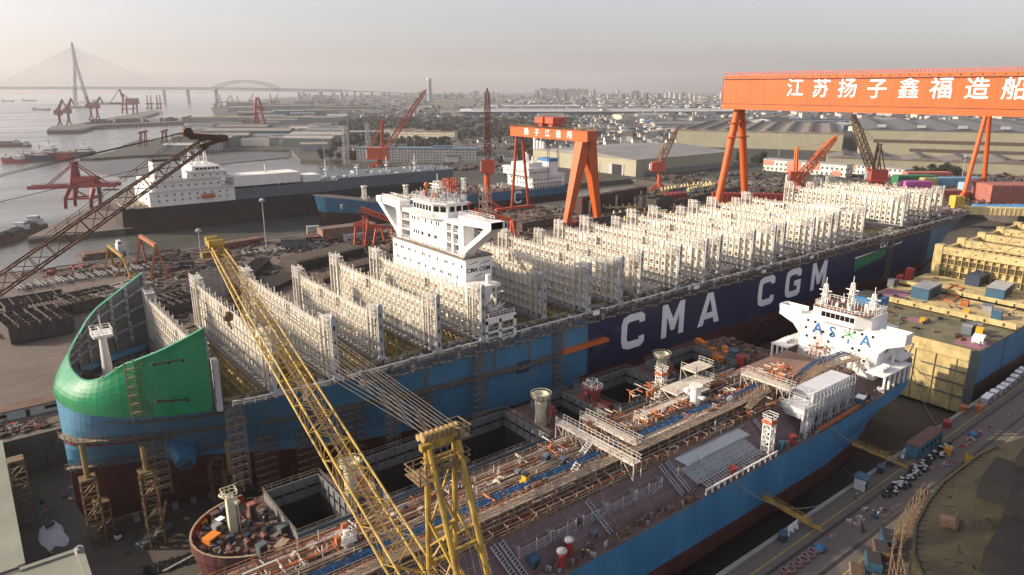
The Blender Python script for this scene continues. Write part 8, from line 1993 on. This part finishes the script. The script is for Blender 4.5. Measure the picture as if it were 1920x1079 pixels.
for (px, py, lab) in ((1190, 960, 'scaffold platform on the purple slope right of the small blue hut'), (1250, 905, 'scaffold platform on the purple slope nearest the grey panel'), (1020, 1030, 'scaffold stair on the purple slope near the red vents'), (1140, 985, 'scaffold platform on the purple slope between the blue stand and the ladders'), (1080, 1015, 'scaffold platform on the purple slope next to the workers'), (960, 1060, 'scaffold platform on the purple slope by the welding hut')):
    c = at(px, py, GD); c.y = min(max(c.y, 72.4), 76.5); t = thing('slope_scaffold', lab, 'scaffold', c); mb = MB(); L, Wd = 7.5, 3.6
    for dx in (0, L / 2, L):
        for dy in (0, Wd): mb.bar((c.x + dx, c.y + dy, GD), (c.x + dx, c.y + dy, GD + 4.6), .13)
    for z in (GD + 1.6, GD + 3.0, GD + 4.0): mb.rail([(c.x, c.y, z - 1), (c.x + L, c.y, z - 1), (c.x + L, c.y + Wd, z - 1), (c.x, c.y + Wd, z - 1), (c.x, c.y, z - 1)], 1.0, 1.8, .08)
    mb.bar((c.x, c.y, GD), (c.x + L, c.y, GD + 3), .12); mb.bar((c.x, c.y + Wd, GD + 3), (c.x + L, c.y + Wd, GD + .4), .12); mb.build('frame', lgrey, t); mb = MB(); mb.box(c.x, c.x + L, c.y, c.y + Wd, GD + 1.9, GD + 2.0); mb.build('plank_deck', plank, t)
for a in (('blue shed on legs on the cream section deck, nearest the white bridge', 1735, 556, 13, 6, 4.5, .05, bluec, greyp), ('dark blue shed in front of the tall cream bulkhead', 1832, 534, 12, 5, 4.5, .0, dblue, dblue), ('blue shed with white bags on its roof on the cream section deck', 1872, 555, 14, 6, 4.2, .1, bluec, lgrey),
          ('small dark cabinet left of the blue shed on the cream deck', 1672, 538, 3, 2.4, 3, 0, gb, gb), ('dark grey machine box on the middle cream deck', 1850, 585, 4, 3, 2.6, .2, greyp, gb), ('blue cabinet near the right edge of the middle cream deck', 1868, 598, 4, 3, 3.2, .2, bluec, gb), ('grey blue cabinet pair on the near cream deck', 1812, 625, 3.4, 2.8, 2.6, .2, gb, greyp), ('green cabinet beside the grey blue pair on the near cream deck', 1822, 622, 2.4, 2, 3, .2, greyn, gb),
          ('yellow bin on the near cream deck', 1835, 630, 2.2, 2, 2.6, .2, yclean, yclean), ('yellow flat box on the middle cream deck', 1812, 588, 2.6, 1.6, 1.2, .2, yclean, yclean), ('orange machine on the middle cream deck', 1808, 574, 3, 2.4, 2, .2, hose, hose), ('white pallet stack by the edge of the cream deck', 1834, 640, 5, 3, 1.6, .2, letw, letw),
          ('orange box on the near cream deck behind the white bridge', 1730, 604, 2.4, 1.6, 1.2, .2, yclean, yclean), ('red hut on the far cream deck', 1704, 526, 2.6, 2.6, 5, 0, redp, redp), ('red small hut left of the red hut on the far cream deck', 1686, 532, 2, 2, 3.4, 0, redp, redp), ('red machine at the foot of the tall cream bulkhead', 1766, 510, 3, 3, 3.4, 0, redp, redp)):
    toolbox(a[0], at(a[1], a[2], 11.9), *a[3:])
for (px, py) in ((1780, 562), (1790, 545)):
    c = at(px, py, 11.9); t = thing('hatch_frame', 'orange hatch frame opening on the cream section deck', 'frame', c, .1, 'orange hatch frames on the cream deck'); mb = MB()
    for q in ((-4, 4, -2.2, -1.8), (-4, 4, 1.8, 2.2), (-4.2, -3.8, -2.2, 2.2), (3.8, 4.2, -2.2, 2.2)): mb.box(*q, 0, .9)
    mb.build('frame', M('hatch_orange', (.45, .15, .06), .6), t, world=False); mb = MB(); mb.box(-3.8, 3.8, -1.8, 1.8, 0, .06); mb.build('opening', dark, t, world=False)
for (a, b2, lab) in (((1432, 932), (1520, 984), 'yellow gangway from the gas carrier to the quay, nearest the bottom'), ((1600, 832), (1682, 868), 'yellow gangway from the gas carrier to the quay, beyond the blue workshop')):
    q = at(*b2, 1.0); p = Vector((q.x, 72.0, 3.0)); p = Vector((at(*a, 3.6).x, 71.0, 3.6)); t = thing('gangway', lab, 'gangway', q); mb = MB(); mb.bar(p, q, 1.3, .2); mb.bar(p + Vector((0, 0, -.4)), q + Vector((0, 0, -.2)), .3, .4); mb.build('walkway', yell, t)
    mb = MB(); d = (q - p).normalized(); n_ = d.cross(Vector((0, 0, 1))).normalized() * .65
    for s in (-1, 1): mb.rail([p + n_ * s, q + n_ * s], 1.1, 1.3, .09)
    mb.build('railing', yell, t); mb = MB(); mb.ladder(q, (q.x + 1.6, q.y - 1.8, .05), 1.2, .35, .12); mb.build('stair', yclean, t)
c = at(1732, 842); t = simple('workshop_container', 'long blue workshop container with brown roof at the dock edge', 'container', (c.x, 61.6, 0), [('body', M('workshop_blue', (.06, .20, .33), .6, rust=.25), [(-7.5, 7.5, -1.5, 1.5, .2, 3.3)]), ('roof', brown, [(-7.6, 7.6, -1.6, 1.6, 3.3, 3.5)]), ('window', glass, [(-5 + k * 2.4, -3.6 + k * 2.4, -1.54, -1.5, 1.4, 2.4) for k in range(5)]), ('door', dark, [(6, 7, -1.54, -1.5, .2, 2.3)])], .01)
hut('white and blue kiosk on the quay between the two gangways', 1614, 915, 2.6, 2.4, 2.8, .1, M('kiosk_white', (.55, .60, .64), .6), bluec)
for (px, py, lab) in ((1650, 885, 'blue covered welding cart near the dock edge'), (1467, 1012, 'blue covered welding cart near the lower gangway'), (1668, 872, 'grey welding cart beside the farther gangway foot')):
    simple('welding_cart', lab, 'cart', at(px, py), [('body', dblue, [(-1, 1, -.6, .6, .35, 1.5)]), ('cover', bluec if 'blue' in lab else greyp, [(-1.1, 1.1, -.7, .7, 1.5, 1.62)]), ('wheel', black, [(-.8, -.4, -.7, -.55, 0, .5), (.4, .8, -.7, -.55, 0, .5), (-.8, -.4, .55, .7, 0, .5), (.4, .8, .55, .7, 0, .5)])], .3)
for (px, py, lab) in ((1485, 998, 'white framed notice board at the lower gangway foot'), (1697, 855, 'white framed notice board at the end of the blue workshop')):
    simple('notice_board', lab, 'board', at(px, py), [('panel', letw, [(-1.9, 1.9, -.05, .05, .8, 2.2)]), ('leg', letw, [(-1.8, -1.7, -.4, .4, 0, .9), (1.7, 1.8, -.4, .4, 0, .9), (-.05, .05, -.4, .4, 0, .9)])], .05)
bags = []
for k in range(3):
    t = thing('bulk_bag', 'dark bulk bag with white top in the row along the quay road', 'bag', (0, 0, 0), 0, 'bulk bags along the quay road'); rr = random.Random(k); mb = MB(); mb.lathe((0, 0, 0), [(.5, 0), (.62, .25), (.62, .75), (.52, 1.0)], 8); mb.build('body', [black, dblue, M('bag_dark', (.03, .03, .035), .8)][k], t, world=False)
    mb = MB(); mb.lathe((0, 0, 0), [(.54, .96), (.58, 1.05), (.3, 1.2), (.08, 1.22)], 8); mb.build('top', [M('bag_grey', (.42, .42, .44), .8), M('bag_white', (.55, .55, .53), .8), black][k], t, world=False); bags.append(t)
used = [False] * 3
for i in range(86):
    t_ = r7.random(); px, py = 1655 + 112 * t_, 930 - 92 * t_; c = at(px + r7.uniform(-3, 20), py + r7.uniform(-6, 8)); k = i % 3; put(bags[k], not used[k], c, r7.uniform(0, 3), sc=r7.uniform(.6, .95)); used[k] = True
ring = None
for i in range(11):
    px, py = 1472 + i * 6.4 + (i % 2) * 3, 1072 - i * 4.6 + (i % 2) * 3
    if ring is None:
        ring = thing('flange_ring', 'red brown pipe flange ring in the row along the quay road', 'ring', (0, 0, 0), 0, 'flange rings along the quay road'); mb = MB(); n = 18
        for k in range(n):
            a, b2 = 2 * math.pi * k / n, 2 * math.pi * (k + 1) / n
            for (r0, r1, z0, z1) in ((1.0, 1.0, 0, .4), (1.0, .62, .4, .4), (.62, .62, .4, 0)): mb.face([(r0 * math.cos(a), r0 * math.sin(a), z0), (r0 * math.cos(b2), r0 * math.sin(b2), z0), (r1 * math.cos(b2), r1 * math.sin(b2), z1), (r1 * math.cos(a), r1 * math.sin(a), z1)])
        mb.build('ring', M('ring_red', (.20, .09, .085), .6), ring, world=False); mb = MB()
        for k in range(12): a = k * .5236; mb.box(.8 * math.cos(a) - .05, .8 * math.cos(a) + .05, .8 * math.sin(a) - .05, .8 * math.sin(a) + .05, .4, .52)
        mb.build('bolt', lgrey, ring, world=False)
    put(ring, i == 0, at(px, py), r7.uniform(0, 6), sc=r7.uniform(.75, 1.1))
for (px, py, lab) in ((1537, 1030, 'blue dome shaped cover on the quay road beside the flange rings'), (1825, 817, 'blue dome shaped cover on the quay road near the yellow stair')):
    c = at(px, py); t = thing('dome_cover', lab, 'cover', c); mb = MB(); mb.lathe((0, 0, 0), [(1.1, 0), (1.15, .35), (.75, .9), (.2, 1.25)], 14); mb.build('cover', bluep, t, world=False, smooth=True); mb = MB(); mb.lathe((0, 0, 0), [(1.5, .02), (1.5, .1), (1.2, .12)], 14); mb.build('rim', dblue, t, world=False)
for (px, py, rz, lab) in ((1777, 852, .2, 'orange bin in the row beyond the bulk bags'),): toolbox(lab, at(px, py), 2.2, 1.6, 1.7, rz, M('orange_bin', (.55, .26, .03), .6), None, None, 'waste_bin', 'bin')
for (px, py, lab) in ((1636, 1062, 'blue skip container beside the scaffold of the dark bow block, front one'), (1650, 1040, 'rusty skip container in the middle of the row by the dark bow block'), (1664, 1018, 'blue skip container at the far end of the row by the dark bow block')):
    simple('skip', lab, 'skip', at(px, py), [('body', bluec if 'blue' in lab else rustm, [(-2.2, 2.2, -1.3, 1.3, .2, 1.9)]), ('load', dark, [(-2, 2, -1.1, 1.1, 1.9, 2.0)]), ('runner', dark, [(-2.2, 2.2, -1, -.8, 0, .2), (-2.2, 2.2, .8, 1, 0, .2)])], .55)
hull_block('flat rusty steel tray lying at the bottom right of the quay road', 1606, 1074, 4.5, 2.2, .8, .5, rustm, 2)
hull_block('pipe bundle stacked on the dark bow block', 1765, 1050, 4, 2.6, 1, .4, rustm, 2).location.z = 8
t = simple('mobile_stair', 'bright yellow mobile stair next to the dark bow block', 'stair', at(1816, 868), [('frame', yclean, [(-.7, -.6, -.8, .8, 0, 1.8), (.6, .7, -.8, .8, 0, 1.8), (-.7, .7, .7, .8, 0, 2.6)]), ('step', yclean, [(-.7, .7, -.8 + k * .4, -.5 + k * .4, .4 + k * .42, .48 + k * .42) for k in range(4)])], .4)
for i, (px, py, mt, lab) in enumerate(((1835, 770, hose, 'orange machine at the dock edge under the cream section'), (1775, 800, redp, 'red pump unit on the dock edge beyond the workshop'), (1806, 772, hose, 'orange generator at the end of the dock edge staging'))): toolbox(lab, at(px, py), 2.6, 1.8, 1.6, .2, mt, None, None, 'machine', 'machine')
for i in range(9): px, py = ((1852, 752), (1862, 745), (1874, 738), (1882, 732), (1892, 724), (1900, 716), (1908, 708), (1916, 702), (1846, 757))[i]; toolbox('pale utility cabinet in the row on the quay beneath the cream section', at(px, py), 2.6, 1.8, 2.0, .1, lgrey, letw, 'utility cabinets on the quay', 'utility_cabinet', 'cabinet')
for i in range(26):
    px = r7.uniform(1560, 1900); py = 1005 - (px - 1560) * .66 + r7.uniform(-12, 14); c = at(px, py)
    if not (38 < c.y < 62): continue
    t = thing('pallet', 'pallet of mixed steel fittings on the quay road', 'pallet', c, r7.uniform(0, 3), 'pallets of fittings on the quay road'); mb = MB(); mb.box(-.7, .7, -.6, .6, 0, .14); mb.build('base', plank, t, world=False); mb = MB()
    for k in range(7): mb.obox((r7.uniform(-.5, .5), r7.uniform(-.4, .4), .14), r7.uniform(.2, .8), r7.uniform(.2, .5), r7.uniform(.15, .7), r7.uniform(0, 3), mi=r7.randrange(3))
    mb.build('load', [lgrey, fredp, M('purple_wrap', (.3, .22, .38), .7)], t, world=False)
t = thing('edge_scaffold', 'timber pole scaffold along the curved edge of the dark bow block', 'scaffold', at(1712, 985, 8) - Vector((0, 0, 8))); mb = MB(); pole = M('timber_pole', (.22, .15, .09), .8)
E2 = [Vector((p.x - 1.2, p.y + 1.2, 0)) for p in (at(1724, 1110, 8), at(1708, 1040, 8), at(1712, 985, 8), at(1736, 940, 8), at(1764, 905, 8))]
for a, b2 in zip(E2, E2[1:]):
    n = 4
    for k in range(n):
        p = a.lerp(b2, k / n); mb.bar(p, p + Vector((0, 0, 8.6)), .1); mb.bar(p + Vector((-1.4, .8, 0)), p + Vector((-1.4, .8, 8)), .1)
        for z in (3, 6): mb.bar(p + Vector((-2, 1.2, z)), p + Vector((1.2, -.6, z)), .09)
    for z in (2, 4, 6, 8): mb.bar(a + Vector((0, 0, z)), b2 + Vector((0, 0, z)), .09); mb.bar(a + Vector((-1.4, .8, z)), b2 + Vector((-1.4, .8, z)), .09)
mb.build('pole', pole, t)
for (px, py, lab) in ((1617, 996, 'black scooter parked on the quay road beside the fittings'), (1735, 926, 'dark scooter riding along the quay road'), (1640, 972, 'blue scooter parked near the workers')):
    c = at(px, py); t = thing('scooter', lab, 'scooter', c, .55); mb = MB(); mb.bar((-.4, 0, .35), (.25, 0, .35), .28, .16); mb.bar((-.55, 0, .65), (-.1, 0, .7), .3, .2); mb.bar((.25, 0, .35), (.5, 0, 1.0), .16); mb.bar((.5, -.32, 1.0), (.5, .32, 1.0), .06); mb.build('body', dblue if 'blue' in lab else black, t, world=False)
    for x in (-.55, .6): mb = MB(); mb.tube((x, -.07, .27), (x, .07, .27), .27, n=12); mb.build('wheel', black, t, world=False)
kb = None
for i in range(16):
    X = 20 + i * 2.1 
    if kb is None: kb = simple('keel_block', 'pale timber capped keel block under the bow', 'block', (0, 0, 0), [('base', concr, [(-.6, .6, -.8, .8, 0, 1.1)]), ('cap', plank, [(-.6, .6, -.7, .7, 1.1, 1.5)])], 0, 'keel blocks under the bow')
    put(kb, i == 0, (X, 168.5 + (i % 2) * 4, -10.5))
t = thing('anchor_chain', 'heap of heavy black anchor chain on the dock floor', 'chain', at(310, 1065, -10.5)); mb = MB()
for k in range(420):
    s_ = r7.random(); px, py = 270 + 100 * s_, 1075 - 30 * s_ + r7.uniform(-9, 10); c = at(px, py, -10.5); a = r7.uniform(0, 3); mb.bar(c + Vector((0, 0, r7.uniform(.05, .4))), c + Vector((.7 * math.cos(a), .7 * math.sin(a), r7.uniform(.1, .5))), .16)
mb.build('link', black, t); mb = MB()
for k in range(40): c = at(305 + k * 1.4, 1072 - k * .75, -10.1); mb.bar(c, c + Vector((.5, .25 * (-1) ** k, .1)), .14)
mb.build('bright_link', lgrey, t)
c = at(290, 1008, -10.5); simple('pontoon', 'small blue grey pontoon lying on the dock floor by a support tower', 'pontoon', c, [('hull', gb, [(-4.5, 4.5, -1.2, 1.2, 0, 1.0)]), ('ramp', plank, [(2, 0, 1, 7, 2.5, 4.5, .6)])], .6)
c = at(222, 1012, -10.5); simple('pump', 'white and black pump unit on the dock floor', 'pump', c, [('body', letw, [(-.6, .6, -.5, .5, .3, 1.2)]), ('motor', black, [(-.4, .8, -.4, .4, 1.2, 1.8)]), ('skid', dark, [(-.9, .9, -.6, .6, 0, .3)])], .4)
c = at(150, 1038, .4); simple('valve_box', 'grey valve box standing on the dock entrance sill', 'box', c, [('body', lgrey, [(-.7, .7, -.6, .6, 0, 1.3)]), ('wheel', greyp, [(-.3, .3, -.3, .3, 1.3, 1.7)])], .3)
mb = MB()
for k in range(700):
    c = Vector((r7.uniform(0, 225), r7.choice((r7.uniform(145, 205), r7.uniform(131, 141), r7.uniform(65.5, 70))), -10.5))
    if c.x > 60 and c.y > 141: continue
    mb.obox(c, r7.uniform(.2, 2), r7.uniform(.2, 1), r7.uniform(.1, .8), r7.uniform(0, 3), mi=r7.choice((0, 1, 2)))
mb.build('debris', [dk3, rustm, plank], kind='stuff')
for (p, q, sag, lab) in ((Vector((207, 78.5, 14)), at(1757, 797, .5), 2.4, 'slack mooring rope from the stern of the gas carrier to the quay'), (Vector((208, 82, 14)), at(1810, 760, .5), 1.2, 'taut mooring rope from the stern of the gas carrier to the quay'), (Vector((113, 71, 11.5)), at(1462, 880, .5) * .0 + Vector((138, 63.6, .5)), 3.5, 'slack cable hanging down the blue side of the gas carrier'), (Vector((150, 71, 12)), Vector((176, 63.6, .5)), 3.0, 'slack cable between the gas carrier and the farther gangway')):
    t = thing('mooring_rope', lab, 'rope', q); mb = MB(); pts = [p.lerp(q, k / 12) - Vector((0, 0, sag * 4 * (k / 12) * (1 - k / 12))) for k in range(13)]; mb.path(pts, .09, 5); mb.build('rope', M('rope_grey', (.32, .29, .25), .8), t)
skin = M('skin', (.35, .2, .14), .6)
def person(label, c, rz, top, trou, hat, pose=0, ride=0):
    t = thing('person', label, 'person', c, rz); mb = MB(); h = .0 if not ride else .35
    ring = lambda cx, cy, z, a, b2: [(cx + a * math.cos(k * .785), cy + b2 * math.sin(k * .785), z) for k in range(8)]
    def loft(secs, mi):
        n = len(mb.v)
        for s_ in secs: mb.v.extend(ring(*s_))
        for j in range(len(secs) - 1):
            for k in range(8): mb.f.append((n + j * 8 + k, n + j * 8 + (k + 1) % 8, n + (j + 1) * 8 + (k + 1) % 8, n + (j + 1) * 8 + k)); mb.m.append(mi)
        mb.f.append(tuple(n + (len(secs) - 1) * 8 + k for k in range(8))); mb.m.append(mi); mb.f.append(tuple(n + 7 - k for k in range(8))); mb.m.append(mi)
    st = .12 + .06 * pose
    for s_ in (-1, 1):
        loft([(st * s_ * .8, s_ * .1, 0 + h, .09, .06), (st * s_ * .8, s_ * .1, .1 + h, .07, .06), (st * s_ * .5, s_ * .1, .48 + h * .6, .075, .075), (0, s_ * .09, .9, .1, .1)], 1)
        loft([(0, s_ * .21, 1.42, .06, .06), (.04 + .1 * pose, s_ * .27, 1.12, .05, .05), (.2 + .12 * pose, s_ * .22, .95 + .12 * pose, .04, .035), (.27 + .14 * pose, s_ * .2, .92 + .14 * pose, .03, .045)], 0)
    loft([(0, 0, .84, .12, .17), (0, 0, 1.0, .11, .15), (0, 0, 1.25, .13, .2), (0, 0, 1.42, .11, .2), (0, 0, 1.5, .06, .07)], 0)
    loft([(0, 0, 1.48, .05, .05), (.01, 0, 1.56, .08, .07), (.01, 0, 1.66, .1, .08), (0, 0, 1.76, .06, .05)], 2)
    b_ = mb.build('body', [top, trou, skin], t, world=False, smooth=True)
    mb = MB(); mb.lathe((0, 0, 0), [(.13, 1.66), (.12, 1.7), (.09, 1.79), (.03, 1.82)], 10); mb.box(.08, .18, -.07, .07, 1.66, 1.68); mb.build('helmet', hat, t, world=False); return t
wh_, ye_ = letw, yclean
for a in (('worker in blue overalls and white helmet on the fore deck near the bottom', at(565, 1077, 11.65), .5, workb, workb, wh_), ('worker in dark clothes with white helmet by the corner of the first hold', at(496, 985, AD), 2, dblue, dblue, wh_), ('worker with yellow helmet, left of the pair by the purple slope', at(1093, 1047, GD), 1, dark, dark, ye_), ('worker with yellow helmet, right of the pair by the purple slope', at(1102, 1048, GD), 3, dblue, dark, ye_), ('worker with yellow helmet bending over the slope foot near the blue roofed stand', at(1102, 1035, GD), 0, workb, dark, ye_, 1),
          ('worker in blue standing by the kiosk at the dock edge', at(1604, 938), .4, bluep, workb, wh_), ('worker with yellow helmet beside the blue scooter', at(1635, 970), 1.2, bluep, dblue, ye_), ('worker in blue next to the one beside the blue scooter', at(1645, 974), 4, bluep, dblue, wh_), ('rider in dark clothes sitting on the moving scooter', at(1735, 926), .55, dark, dark, black, 0, 1), ('worker in orange vest on the trunk deck near the manifold', at(1240, 775, TZ), 1, workb, workb, wh_)):
    person(*a)
